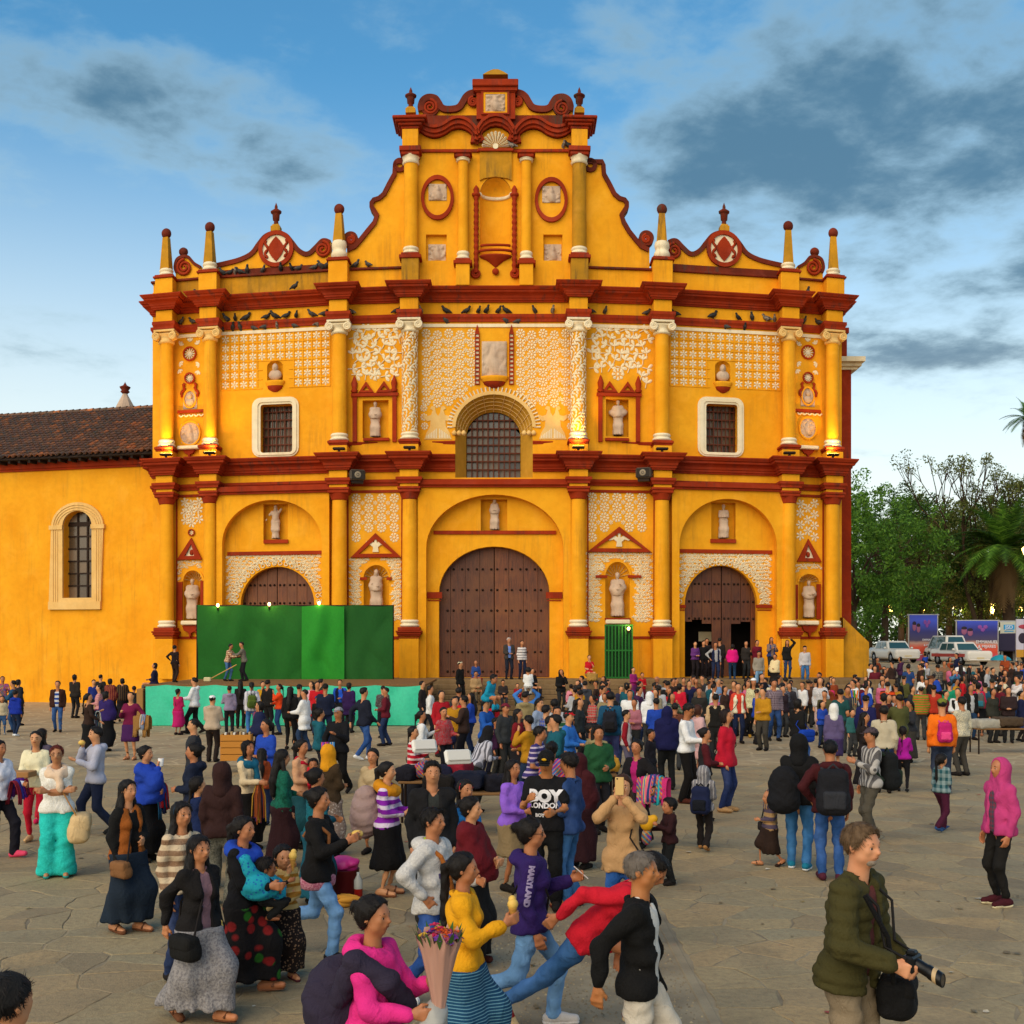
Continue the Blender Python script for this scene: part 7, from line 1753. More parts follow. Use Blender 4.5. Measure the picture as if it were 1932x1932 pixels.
  F.half(B(0,0,min(.075,hm+.035)if lean<30 else hm+.02),S);F.half(V3(0,0,.012*h),V3(0,0,-1))if legs not in 'znkKR' else None
  F.warp(wrinkle(.0085*k_ if lod<2 else .004*k_,seed+5,1.35/k_));cloth_part('trousers' if bt!='shorts' else 'shorts',F,fabric(bb))
 else:
  hemz={'skirt':.27,'long':.075,'dress':.25}[bt]*h if stub is None else stub*h
  m=(J['anl']+J['anr'])/2;lo_=V3(m[0],m[1],hemz);fl=.125*h if bt=='long' else .12*h
  sp=[cap(B(-.042,-.004,.0),B(.042,-.004,.0),.07*h*build+.008,.07*h*build+.008),cap(B(-.03,0,.07),B(.03,0,.07),.056*h*build+.006,.056*h*build+.006),cap(J['P'],lo_,.066*h,fl)]
  for n in 'lr':
   A_=J['an'+n];kn=J['kn'+n];sp+=[cap(J['hip'+n],kn,.066*h,.07*h)]
   if bt=='long':sp+=[cap(kn,A_,.07*h,.085*h)]
  F=grow(sp,vc*1.2,.03);F.add(sp,.07*h);F.half(V3(0,0,hemz),V3(0,0,-1));F.half(B(0,0,min(.09,hm+.035)),S)
  R=random.Random(seed);p0,nf=R.uniform(0,6),R.choice((7,9,11));cx_,cy_=lo_[0],lo_[1]
  F.warp(lambda X,Y,Zg:.012*k_*np.sin(nf*np.arctan2(Y-cy_,X-cx_)+p0+Zg*3)*np.clip((.5*h-Zg)/(.4*h),0,1)+0*Zg)
  F.warp(wrinkle(.003*k_,seed+5,.8/k_));cloth_part('skirt',F,fabric(bb))
 if shoe and not stm:
  sp_=shoe.split();sandal=sp_[0]=='sandal';sc2=sp_[-1]
  for n in 'lr':
   if sandal:
    P=[cap(J['heel'+n]+V3(0,0,-.004),J['toe'+n]+V3(0,0,-.004),.026*h,.024*h)];F=grow(P,max(.006,vc*.6),.01);F.add(P,.01);F.half(J['heel'+n]+V3(0,0,-.006),unit(np.cross(V3(1,0,0),unit(J['toe'+n]-J['heel'+n])))*-1 if False else V3(0,0,1))
    mb=MB();T_=J['toe'+n];A_=J['an'+n];mid=A_+(T_-A_)*.55
    mb.tube([mid+V3(-.03*h,0,-.008*h),mid+V3(0,0,.024*h),mid+V3(.03*h,0,-.008*h)],.008*h,5);mb.build('strap',fabric(sc2),root)
   else:
    P=[cap(J['heel'+n]+V3(0,0,.006),J['toe'+n]+V3(0,0,.002),.028*h,.0225*h),cap(J['an'+n]+V3(0,0,-.006*h),J['an'+n]+(J['toe'+n]-J['an'+n])*.5,.027*h,.023*h)];F=grow(P,(min(vc,.02)if lod<2 else .036)*.95,.02);F.add(P,.02)
    F.half(V3(0,0,.002),V3(0,0,-1))if legs not in 'zn' else None
   cloth_part('sandal' if sandal else 'shoe',F,fabric(sc2))
   if not sandal and lod<2 and len(sp_)>1:
    P=[cap(J['heel'+n]+V3(0,0,-.003),J['toe'+n]+V3(0,0,-.003),.031*h,.0255*h)];F=grow(P,vc*.9,.01);F.add(P,.01);F.half(J['heel'+n]+V3(0,0,-.012),V3(0,0,1));cloth_part('sole',F,fabric(sp_[0]))
 if not stm:
  tag(root,label,'person',group or 'people on the plaza')
 p=Person();p.root,p.J,p.h,p.face=root,J,h,math.radians(face);p.loc=V3(x,y,z);R3=rotz3(p.face);p.R=R3
 p.w=lambda v:R3@np.asarray(v)+p.loc
 PEOPLE.append(p);return p
# ------------------------------------------------------------------ the crowd, placed from where each head (and pair of feet) stands in the photograph
REG={'A':(0,1236.5,.2),'B':(289.8,1236.5,.2),'C':(579.6,1236.5,.2),'D':(917.7,1236.5,.2),'E':(1207.5,1188,.2),'F':(1545.6,1188,.2),'G':(0,1449,.25),'H':(386.4,1449,.25),'I':(772.8,1449,.25),'J':(1159,1449,.25),'K':(1449,1497.3,.25),'T':(260.8,830.8,.25),'M':(705.2,869.4,.25)}
PN={}
def R(reg,zx,zy,fh,face,top,bottom,hair,arms,legs,label,d=None,z=None,f=0,dx=0,key=None,**kw):
 ox,oy,s=REG[reg];px,py=ox+s*zx,oy+s*zy;zz=0.0 if z is None else z
 for _ in range(3):
  if fh>3:
   yf=oy+s*fh;dd=F_*(HC-zz)/(yf-HZ);h=min(1.80,HC-(py-HZ)*dd/F_-zz)
  else:
   h=fh;dd=d if d else F_*(HC-zz-h)/max(12,py-HZ)
  x=(px-CXP)*dd/F_
  if z is None:zz=gz(x,dd)
 kw.setdefault('skin',('ba7c52','c2865c','ae7048','c88e62')[int(zx+zy)%4])
 p=person(x+dx,dd,zz,h,face,bool(f),top,bottom,hair,arms=arms,legs=legs,label=label,**kw)
 PN[key or label]=p;return p
# ---- nearest figures
R('K',770,200,1.80,50,'puffy 3d3717','pants 7d6c55','short',[(-.05,.16,-.20,.7,-.7,-.5),(-.01,.17,-.185,.7,-.7,-.5)],'s','man in olive quilted jacket holding a black camera, nearest the camera',key='photographer',hc='5f4830',skin='cf9068',beard='g',inner='5a2a26',yaw=-10,build=.98,pitch=0,lean=7,dx=-.13)
R('F',1705,1205,2600,-75,'hoodie b2376c','leggings 15120f','none','dd','s','boy in raised pink hood and black trousers at the right edge',hood='b2376c',inner='3c4450 pl 802a3a .05',key='pinkboy',shoe='d8c8a0 401018')
R('I',1745,590,1.62,72,'jacket 0d0b0a','pants c4b8a6','crop','dv','w','grey haired man in open black cardigan and pale trousers striding right',inner='d0c8bc',open_=.05,key='greyman',hc='6a5f55',skin='b0703f',shoe='2a2018')
R('I',405,605,1.49,84,'jacket dc9710','long 174463 hs 6f9fb0 .02 .3','pony','dh','w','girl in mustard yellow jacket and blue patterned long skirt with ice cream',f=1,key='yellow',shoe='sandal 3a2015')
R('H',1270,960,1.5,62,'hoodie d82a7c','long 2a2030','bun','hg','s','girl in bright pink hooded top carrying a bouquet, dark sling on her back',f=1,key='pink',yaw=5)
R('I',915,335,1.58,86,'hoodie 2b1752','jeans 587ca0 jean','bun','hd','k','woman with glasses in dark purple hooded top and pale jeans walking right',f=1,glasses=True,key='purple',shoe='d8cfc8 c8beb6')
R('H',1720,270,1.56,66,'hoodie b4aea8 spk c8c2ba','jeans 1c3d78 jean','short','gq','w','youth in pale grey printed hooded top with orange bag strap',key='greyhood',shoe='ddd bbb')
R('G',1500,480,1905,52,'jacket 14100f','long 8a8482 spk 5f5b5e','long','dv','w','girl in black cardigan, mauve top and long grey skirt, front left',f=1,inner='7a5a60',key='greyskirt',shoe='sandal 6a4028')
R('G',965,80,1235,58,'vest 8b4a16','long 17222f','long','fd','t','girl in brown leather vest with black sleeves and long denim skirt',f=1,inner='0f0d0c',key='vest',shoe='sandal 6a4028')
R('G',1370,250,1.5,48,'long c2ab8c hs 6b452c .09','jeans 1d2a4a jean','long+band','dd','s','girl in brown and cream striped sweater behind the girl in the brown vest',f=1,key='stripes',tie='22384a')
R('H',290,340,1690,72,'jacket 0f0d10','long 100c0d flo 8a1a1a','pony','fg','w','mother in black cardigan with blue shawl carrying a baby in front',f=1,key='mother',shoe='sandal 8a5a40',inner='1a1618')
R('H',590,575,1590,28,'long 9c661c hs c2a46a .075 .62','long 1c110d dot 8a6a50 42','pony','fm','t','small girl in ochre striped cardigan and dark dotted skirt eating an ice cream',f=1,key='ochregirl',shoe='sandal 5a2a30')
R('H',860,110,1440,78,'jacket 120f0e','jeans 5d83ab jean','bun','hh','K','woman in black jacket with pink hem and pale jeans eating a bun',f=1,key='eating',shoe='181310')
R('C',1545,1330,1.48,74,'shawl 5e0d16','long 0f0c0c','bun','ff','s','woman wrapped in a dark red shawl with long black skirt',f=1,key='maroon',shoe='4a2018',tie='2a5a70')
R('G',45,1540,1.6,150,'jacket 123a66','jeans 223','crop','dd','s','person in dark cap and blue jacket cut off at the bottom left corner',cap_='knit 1d1a18',key='cornerhead')
R('J',470,600,1.66,68,'long c01628','jeans 274d78 jean','short','wv','R','man in red sweater and jeans bent forward running behind the cardigan man',d=8.2,dx=-.62,lean=44,pitch=20,hem=-.05,key='runner',shoe='c8a878 8a1a1a')
# ---- middle distance, left
R('A',535,840,2087,18,'tee e6dfd2 spk d2c8b4','wide 1fb0a4 spk 2cc2b6','crop','xx','s','older woman with glasses in white top and wide turquoise trousers',f=1,glasses=True,hc='5a1e12',skin='b07a52',build=1.12,key='turq',shoe='sandal 2a8a80')
R('A',905,650,1690,-58,'hoodie a9a7b4','pants 141c34','short','hm','W','smiling boy in pale grey hooded top walking left and eating',key='greyboy',shoe='ddd 181818')
R('A',505,710,1.58,8,'long e0d2ac','leggings b8142c','bun','fg','s','woman in cream top and red trousers behind the woman in turquoise trousers',f=1,d=16.6,dx=-.25,key='tray',shoe='c8a070')
R('A',395,665,1.5,165,'long 4a4152','leggings b01a30','long','dd','s','girl with long black hair seen from behind in grey purple top',f=1,d=18.2,shoe='c01a50')
R('A',-10,780,1910,70,'shirt dcd6dc','pants 14111a','pony','gd','w','woman in white blouse and black trousers with pink shoes at the left edge',f=1,shoe='d04060',key='whiteblouse')
R('A',1375,850,1.5,76,'shawl 1d3c9c','long 0c0a0c','bun','fm','s','woman in bright blue shawl drinking from a white cup',f=1,key='blueshawl')
R('A',835,350,965,128,'long 2c1a12','long 0b090a','pony','ho','t','blanket seller in dark brown top and black skirt, left of the plaid stall',f=1,key='blanket1',shoe='sandal 402015')
R('A',1235,340,985,-5,'long 6a1038','skirt 3c1448','bun','oh','s','blanket seller holding up a tan fringed blanket',f=1,key='blanket2',shoe='sandal 8a5a40')
R('A',545,235,725,8,'jacket 35190e','jeans 2a4a7a jean','short','dd','t','man in dark brown leather jacket over blue striped shirt',inner='1c3f86 hs d8d4cc .14',build=1.18,key='brownman')
R('A',705,165,1.66,165,'jacket 231d18','jeans 1c1a1c','bob','fd','s','person in black jacket seen from behind near the yellow wing wall',d=44)
R('A',145,325,765,165,'hoodie 10298a','jeans 16253f','short','dd','t','boy in bright blue hooded jacket seen from behind, far left',shoe='ddd')
R('A',125,235,1.66,-80,'jacket 1c4360','jeans 26436a','short','hd','s','man in teal jacket turned left beside the boy in the blue jacket',d=37)
R('A',20,380,750,20,'long b8a888','jeans 2a4a70 jean','short','dd','s','small boy in beige sweater at the far left edge',shoe='888')
R('A',175,245,1.6,150,'coat 1a1a20','jeans 222','bob','dd','s','person with black bobbed hair behind the man in the teal jacket',d=40,f=1)
R('A',25,205,1.62,30,'long 111 mul','pants 222','short','hh','s','person in multicoloured top holding a red toy at the far left',d=43)
R('A',935,240,1.56,-75,'long b06a70 hs c8948c .06','jeans 2a2a3a','bun','fd','s','woman in pink striped sweater facing left near the yellow wall',f=1,d=36)
R('A',1040,185,1.6,172,'shawl 5c1220 vs 8a4a2a .06','long 151015','bob','ff','s','woman in dark red striped shawl seen from behind',f=1,d=41)
R('A',1155,212,1.58,190,'poncho 191519 vs 5a4020 .07','long 151015','bob','ff','s','person in black striped poncho seen from behind',f=1,d=42)
R('A',885,218,1.5,30,'long 1d2a70','pants 222','short','dd','s','child in dark blue sweater by the wing wall',d=43)
R('A',950,185,1.6,170,'jacket 201a18','pants 222','short','dd','s','short haired person seen from behind close to the wing wall',d=46)
R('A',1000,330,905,160,'shawl 2a1a55','long 0c0b0e','bob','ff','t','woman in dark purple shawl and black skirt seen from behind',f=1)
R('A',1265,295,1.35,200,'long 22252c','pants 222','short','dd','s','dark haired child beside the left end of the stage',d=40.5)
R('A',1680,310,752,160,'long a0124a','skirt a8145a','braid','ff','s','girl in magenta dress with long braid before the turquoise tarpaulin',f=1,stub=.17,shoe='2a1a1a')
R('A',1835,170,740,-92,'hoodie d8d6d4','pants 111012','short','gd','w','man in white hooded jacket and black trousers facing left',key='whitejacket')
R('B',555,372,1005,172,'hoodie b09a82','pants 1f140f','crop','gg','s','man in white cap and beige hooded jacket seen from behind beside a wooden box',cap_='cap e6e2dc',build=1.12,key='beigecap')
R('B',715,275,1.5,195,'hoodie 85788e','pants 17141a','short','hd','s','boy in grey lilac hooded top and dark cap by the stage',cap_='cap 15130f',d=36.5)
R('B',925,245,775,195,'hoodie c4c0c4 vs 8a8894 .1','jeans 2f5c93 jean','pony','dv','t','woman in white patterned hooded jacket and jeans with green backpack',f=1,key='greenpack',shoe='888')
R('B',820,190,1.6,185,'jacket 16120f','pants 16120f','long','dd','s','person with long black hair in black by the stage front',f=1,d=38.6)
R('B',1030,215,1.58,30,'jacket c08a14','jeans 222','short','fd','s','person in mustard jacket in front of the stage',f=1,d=38.4)
R('B',1078,192,1.66,150,'jacket 15110f','pants 1c1a1c','short','dd','s','man in black jacket beside the person in mustard',d=37.5)
R('B',1185,245,1.58,-62,'long d8400f','jeans 1f3a66','pony','mf','s','woman in bright orange sweater turned left by the stage',f=1,d=36)
R('B',980,300,1.1,60,'long 7a3a52','shorts 9a7440','short','dd','t','small child in tan shorts by the woman with the green backpack',d=33)
R('B',1290,290,890,172,'jacket 0e0c0c','leggings 0c0a0b','long','dd','s','woman in black leather jacket with long black hair seen from behind',f=1)
R('B',1375,250,1.66,165,'jacket 201f21','pants 17161a','crop','dd','s','man in dark cap and charcoal jacket seen from behind by the stage',cap_='cap 17151a',d=33.5)
R('B',1490,185,1.6,-50,'jacket d2a0a8','jeans 333','long','fd','s','woman in pale pink jacket in front of the stage',f=1,d=37.6)
R('B',1580,165,1.66,120,'jacket 252a20','pants 222','short','dd','s','man in dark green jacket in front of the stage',d=38.6)
R('B',1758,138,1.62,5,'vest 10142e','pants 222','short','fd','s','boy in navy vest over bright blue shirt facing us by the stage',inner='1f4fb8',d=39)
R('B',1845,195,1.6,165,'coat 2c1444','pants 222','bob','dd','s','woman in purple coat seen from behind by the stage',f=1,d=36.8)
R('B',1620,262,860,178,'jacket 141a30','jeans 142040 jean','crop','ff','s','person in navy parka with fur collar and dark cap seen from behind',cap_='cap 191714',build=1.12,key='parka')
R('B',1545,325,1.3,40,'jacket 2a2420','pants 222','short','dd','s','child in blue cap beside the navy parka',cap_='cap 24418a',d=34)
R('C',295,470,1310,-22,'hoodie 0f0e12','pants 0e0c0c','crop','hs','W','toy seller in grey cap and black hooded top striding with ribbons',cap_='cap 8f8d92',key='toyman',skin='a8693f')
R('C',535,270,990,128,'jacket 151826','jeans 1d3f72 jean','short','vw','w','man in navy jacket, jeans and white trainers walking away to the right',key='blazer',shoe='e0dcd6')
R('B',380,822,1.56,-82,'hoodie 131a2e','long 1a1618','bun','fd','s','woman in navy hooded top facing left with colourful bags on her back',f=1,key='bagwoman')
R('B',415,1140,1.3,120,'long 0f1e44','long 10142a','braid','fm','s','girl in dark blue with a lime green hair tie',f=1,tie='a0d020',key='limetie')
R('B',645,1000,1.55,176,'hoodie 2e1714','pants 6b675a spk 3c3a30','none','dd','s','person in raised brown hood and grey mottled trousers seen from behind',hood='2e1714',key='brownhood')
R('B',890,800,1.5,58,'long d2b890','long 14100f','bob','fg','s','woman in cream sweater with teal scarf holding bundles of coloured cords',f=1,key='creamwoman')
R('B',1215,882,1.5,118,'long 0e5a45 spk 0a3a30','long 2a0f12','long','fd','s','woman with very long dark hair in green crocheted top',f=1,key='greenhair')
R('B',1400,790,1.5,62,'long c2906a','long 1a4a52','pony','ff','s','woman in peach top holding a child in red',f=1,key='redbaby')
R('B',1650,830,1.5,150,'jacket 3a2a18','long 8a7466 dot c8b8ac 30','none','ff','t','woman with mustard scarf over her head and patterned skirt',f=1,hood='d08a10',key='mustardhead')
R('B',1530,1060,1.48,122,'long 0f5a66','long 0f4a5a','bun','ff','s','woman in teal green dress seen from behind with hair tied up',f=1)
R('C',1000,665,1.45,82,'long b01226 hs dcd0c8 .09 .4','long 15151c','braid','hf','s','girl in red and white striped top with long black braid',f=1,key='redstripe')
R('C',620,880,1.42,-12,'long b09872','skirt 15131c','pony','ff','s','girl in beige top with purple collar looking at us',f=1,d=15.6)
R('C',755,1000,2262,78,'long 7a1a92 hs d8ccd4 .1 .45','skirt 0c090a','pony','gf','s','woman in purple striped top with mustard scarf and pink sack',f=1,key='ochrescarf',shoe='sandal 7a4a30',stub=.2,build=1.1)
R('C',1180,990,1.66,12,'jacket 151314','pants 2a2826','short','dd','s','man with moustache in black and grey jacket looking at us',beard='m',inner='2c2d2a',build=1.08,key='moustache',skin='bb8058')
R('C',1490,1170,1.4,38,'long 1f6aa8','jeans 1a3060','pony+band','ff','s','girl in bright blue top with a red hair band',f=1,tie='c01a30')
R('D',250,980,1.5,48,'long 8a5ac4','skirt 8a7452','long','gf','s','woman in lilac cardigan and khaki skirt',f=1,build=1.15,key='lilac',hc='120b08')
R('D',570,880,1.70,-12,'tee 100e10','pants 0c0b0b','crop','gh','s','man in black cap and black BOY shirt looking down at his hands',cap_='cap 110f0d',pitch=22,key='boyman',build=1.1,d=12.4,skin='b0703f')
R('D',790,920,1.66,-112,'jacket 1c355f jean','jeans 2c5580 jean','short','fd','s','man in blue denim jacket and jeans turned away to the left',key='denim',d=12.5,pitch=8,shoe='sandal 5a2018',skin='b57548')
R('D',1290,1120,1.60,-12,'jacket b58a5c','jeans 1f4a86 jean','long','pp','s','woman in quilted beige jacket taking a picture with a gold phone',f=1,hc='3a2010',skin='cf956c',key='phonewoman',hem=-.09)
R('D',1420,790,1.5,-32,'jacket 141012','long 1a1418','bun','og','s','smiling cloth seller with a heap of bright textiles over her arm',f=1,key='clothseller',inner='a01a60')
R('E',440,610,1.78,62,'shirt dedad6','pants 0f0b0a','short','fg','s','man in white shirt and black trousers looking down at his hands',pitch=24,d=20.6,glasses=True,key='whiteshirt',shoe='4a1f12',skin='a5683f')
R('E',255,640,1.62,185,'poncho 12123e','pants 111','none','ff','s','person wrapped in a dark navy blanket beside the man in the white shirt',d=22.5,hood='12123e')
R('D',1730,1340,1.02,-75,'jacket 2a0d0f','pants 111','short','hg','s','small boy in dark red jacket holding a yellow toy',key='toyboy')
R('D',430,700,1.6,70,'tee 3a2f6a hs c8b4c0 .075 .35','jeans 222a40','short','ff','s','man in purple and white striped polo shirt bending over a stall',d=17.5,lean=12)
R('D',300,500,1.55,66,'long 6e0f18','long 191418','long','dd','s','woman in dark red sweater with long black hair facing right',f=1)
R('D',775,520,1.6,66,'jacket 2a66b0','jeans 1c2a50','short','gf','s','man in red cap and light blue jacket',cap_='cap c81420',key='redcap')
R('D',1170,305,1135,172,'jacket 12425e','jeans 2a2f58 jean','short','dd','s','man in teal and navy jacket seen from behind with a dark bag',key='tealman')
R('D',1320,415,1.46,78,'vest b2aaa4','pants 5a5468','short','dd','s','boy in grey top with red sleeves facing right',inner='8a1420',d=24)
R('D',1540,315,1.6,176,'hoodie dcd8d6','jeans 333','none','dd','s','person in raised white hood seen from behind',hood='dcd8d6',d=30)
R('D',395,222,1.0,178,'long d8d4d0','pants b8b4b0','short','ff','z','small child in white riding on shoulders, seen from behind',d=29.5,z=1.22)
R('D',380,330,1.62,178,'jacket 3a6fb4','jeans 333','short','uu','s','man in light blue jacket carrying a child in white on his shoulders',d=29.8)
R('C',1690,300,1.15,62,'hoodie 1583a0','pants 1583a0','short','ff','z','boy in turquoise tracksuit riding on shoulders',d=24.5,z=1.06,lean=25)
R('C',1685,462,1.66,60,'jacket 1c4f9c','jeans 223','short','hh','s','man in blue jacket carrying the boy in the turquoise tracksuit',d=24.7)
R('C',1430,320,1.68,168,'jacket 26262a','jeans 1a2038','short','dd','s','man in charcoal jacket seen from behind near the steps',d=30.5)
R('C',1085,222,1.64,80,'jacket 241c1a','pants 222','short','dd','s','man in dark jacket at the right end of the tarpaulin',d=37)
R('C',1160,240,1.64,95,'shirt d8d2cc','pants 16131a','short','dd','s','man in white shirt at the right end of the tarpaulin',d=33)
R('C',1265,250,1.66,30,'jacket a01420','pants 8a1220','short','fd','s','person in a plain red tracksuit near the church steps',d=29)
R('C',1580,720,1.5,120,'shirt b8b4bc vs 2a2a34 .06','pants 222','none','hh','s','person in black and white striped top with dark hood bending over a stall',hood='141215',d=19.5,lean=28)
R('C',1870,460,1.6,45,'hoodie 2c2e30','pants 222','crop','dd','s','person in red and black cap and grey hooded top',cap_='cap 6a1a2a',d=24)
# ---- steps and church doors
R('C',1445,92,1.70,62,'jacket 0e0c0b','pants 15120f','short','dd','s','man in white fur hat and black jacket standing on the steps',cap_='knit d8cca8',d=44.3,z=.45,skin='b07a52')
R('M',1020,1340,1.72,18,'jacket 3a332e','jeans 191d2a','short','ff','s','grey haired man in grey blazer and blue shirt before the great door',hc='a8a09a',inner='6a86c8',d=47.6,z=PLAT,skin='b07a58')
R('M',1118,1362,1.60,25,'long d4cac4 hs 3a3440 .11 .35','jeans 141c34','bun','dd','s','woman in white and navy striped sweater beside the grey haired man',f=1,d=47.6,z=PLAT,build=1.12)
R('M',770,1500,1.5,10,'long 24407a','long 8a1a22','bun','ff','S','woman in blue and red sitting on the steps before the great door',f=1,d=46.6,z=PLAT-.3)
R('M',770,1568,1.66,20,'jacket a8855a','pants 6a5a44','short','ff','S','man in tan jacket sitting on the church steps',d=45.8,z=PLAT-.85,glasses=True)
R('M',870,1650,1.55,-30,'jacket 221a1c','pants 222','long','fm','S','woman in black sitting on the lower church steps',f=1,d=45.2,z=.2)
R('M',975,1665,1.4,10,'jacket 2c2422','pants 2a2a34','short','ff','S','boy in dark jacket sitting on the steps looking down',d=45.4,z=.38,pitch=20)
R('M',1085,1680,1.2,0,'long 8a1420','pants 2a3a2a','short','ff','S','small child in red sitting on the steps',d=45.4,z=.38)
R('M',1195,1590,1.6,40,'jacket 100e10','pants 15151c','short','ff','S','person in black jacket with pink stripe sitting on the upper steps',d=46.2,z=PLAT-.7)
R('D',970,65,1.55,15,'tee b80f1c','long a07838','bun','mf','S','woman in red sitting beside the green gate',f=1,d=47.4,z=PLAT-.15)
R('D',705,165,1.6,20,'hoodie 0f0d0e','pants 222','none','mf','s','person in raised black hood with a tan rucksack on the steps',hood='0f0d0e',d=43.8,z=.25)
R('D',800,235,1.4,170,'long c87a88','pants 222','bun','dd','s','girl in pink by the person in the black hood',f=1,d=41)
R('D',930,185,1.64,165,'hoodie 34373f','pants 222','short','dd','s','man in dark grey hooded top seen from behind below the steps',d=37)
R('D',1095,225,1.6,60,'jacket 161213','pants a02a20','short','dd','s','person in black jacket and red trousers below the steps',d=38)
R('D',1270,225,1.5,30,'jacket 2a2a44','pants 222','crop','ff','s','person in camouflage cap and navy jacket',cap_='cap 5a4a32',d=37)
R('D',1385,90,1.5,40,'long 8a1a60','long 5a1a50','pony','ff','s','woman in magenta and pink beside the red wrapped bundle',f=1,d=45.5,z=.4)
R('D',1470,150,1.3,20,'long b01218','pants 5a1420','short','ff','s','child in bright red beside the woman in magenta',d=45,z=.4)
R('D',1350,210,1.5,60,'jacket 2a2c5c','pants 222','bun','ff','s','woman in blue violet jacket below the green gate',f=1,d=39)
R('D',1365,285,1.5,170,'long 0f5a66','pants 222','none','ff','s','person with teal hood by the boy with red sleeves',hood='0f5a66',d=33)
R('D',1395,335,1.5,-20,'long a0606a','pants 222','bun','ff','s','woman in dusty pink looking towards the boy with red sleeves',f=1,d=28)
R('D',500,435,1.6,55,'jacket 8a98b0','pants 222','short','dd','s','man in grey blue jacket in the middle of the crowd',d=26)
R('D',640,430,1.6,175,'jacket 14110f','pants 222','crop','dd','s','man in black cap and black jacket in the middle of the crowd',cap_='cap 12100e',d=25.5)
R('D',880,385,1.56,70,'jacket 23282a','pants 222','pony','dd','s','woman in charcoal jacket facing right in the crowd',f=1,d=27)
R('D',890,320,1.6,160,'jacket 2a2420','pants 222','short','dd','s','dark haired man in brown black jacket in the crowd',d=31)
R('D',30,330,1.6,50,'jacket 1d4a70','pants 222','short','dd','s','man in blue jacket left of the steps crowd',d=33)
R('D',90,480,1.3,60,'long 3a1a3a','pants 222','short','dd','s','child in plum sweater near the man in the blue jacket',d=24)
R('D',620,750,1.45,170,'long 222 mul','long 1a1418','bun','ff','s','woman with bright woven cloth over her shoulders seen from behind',f=1,d=16.3)
R('D',880,900,1.45,150,'shawl 3a0d12','long 2a0d12','none','ff','s','woman in dark red shawl behind the denim jacket man',f=1,hood='3a0d12',d=14.6)
ZR=PLAT
R('E',520,75,1.56,15,'long 5a2a68','pants 1a1216','bun','ff','s','woman in purple sweater standing in the right church door',f=1,d=48.9,z=ZR)
R('E',600,65,1.6,20,'jacket 120f0f','pants 1a1216','short','dd','s','man in black in the right church doorway',d=49.1,z=ZR)
R('E',630,20,1.7,10,'jacket 1a1414','pants 1a1216','short','dd','s','tall man at the back of the right church doorway',d=50.2,z=ZR)
R('E',712,58,1.64,5,'vest 121a38','jeans 1a2440','short','dk','t','man in navy quilted vest with grey sleeves leaving the right door',inner='9a9694',d=48.2,z=ZR-.1)
R('E',752,20,1.72,160,'jacket 1c1614','pants 1a1216','short','dd','s','man with back turned inside the right door',d=49.8,z=ZR)
R('E',872,80,1.56,178,'shawl d00f6e','jeans 16304a','bob','ff','s','woman in hot pink shawl seen from behind at the right door',f=1,d=48,z=ZR-.1)
R('E',1000,68,1.58,10,'jacket 2a2420','pants 222','bob','hd','s','woman in black jacket with pale bag at the right door',f=1,d=48.4,z=ZR)
R('E',1105,55,1.62,20,'jacket 6a0f22','pants 222','short','dd','s','man in dark red jacket at the right side of the right door',d=48.9,z=ZR)
R('E',1120,110,1.64,8,'long 8a8072','jeans 5f7f9a jean','short','dd','s','man in grey green sweater and pale jeans below the right door',d=46.6,z=ZR-.45,pitch=15)
R('E',1240,30,1.64,10,'vest 26366a','pants 222','long','hh','s','woman with long hair in blue vest standing high on the steps',f=1,inner='7a6258',d=48.6,z=ZR+.1)
R('E',1275,155,1.5,-40,'shawl d8c090','long 15100e','bun','xf','s','woman in cream shawl and black skirt on the right steps',f=1,d=46.4,z=ZR-.45)
R('E',1390,72,1.62,5,'jacket 14110f','jeans 22385a','long','ud','s','woman in black with one arm raised over her head',f=1,d=48.2,z=ZR)
R('E',1555,138,1.64,0,'shirt b8b0ae','jeans 2f5a86 jean','crop','dd','s','man in dark cap and pale grey shirt leaning by the right pedestal',cap_='cap 1c1814',d=47.6,z=ZR-.25)
R('E',160,285,1.7,120,'jacket 6a6a6a','pants 222','bald','dd','s','bald man in grey jacket in the crowd',d=40,skin='a86c4a')
R('E',262,310,1.64,150,'jacket 171514','pants 222','short','dd','s','man in black jacket next to the bald man',d=37)
R('E',372,305,1.6,165,'jacket c0142c','pants 333','bob','dd','s','woman in bright red jacket seen from behind in the crowd',f=1,d=36,build=1.15)
R('E',412,268,1.6,-10,'jacket 4a1a1c','pants 333','short','dd','s','man in dark red shirt behind the woman in the red jacket',d=42)
R('E',465,328,1.62,10,'jacket 14193c','pants 333','short','dd','s','man in navy jacket right of the woman in red',d=38)
R('E',565,360,1.56,160,'jacket 5a4a3a','pants 333','bob','dd','s','woman with light brown hair in tan jacket in the crowd',f=1,d=37,hc='5a3a1c')
R('E',700,382,1.62,100,'jacket d8d0c4','pants 333','short','dd','s','man in cream white jacket in the crowd',d=35)
R('E',735,342,1.66,60,'shirt 86a0c0','pants 333','crop','dd','s','balding man in pale blue shirt in the crowd',hc='8a7a6a',d=39)
R('E',885,352,1.64,172,'shirt 8a8c98','pants 333','short','dd','s','man in grey blue shirt seen from behind in the crowd',d=37)
R('E',990,370,1.5,30,'long 8a1a8a','pants 333','pony','oo','s','girl in vivid magenta top in the crowd',f=1,d=38)
R('E',800,380,1.58,50,'jacket 33201a','pants 333','bob','dd','s','woman in brown jacket with shoulder length hair in the crowd',f=1,d=34.5)
R('E',560,445,1.62,-10,'jacket 25231f','pants 333','short','dd','s','smiling man in dark jacket facing us in the crowd',d=32,skin='a86c4a')
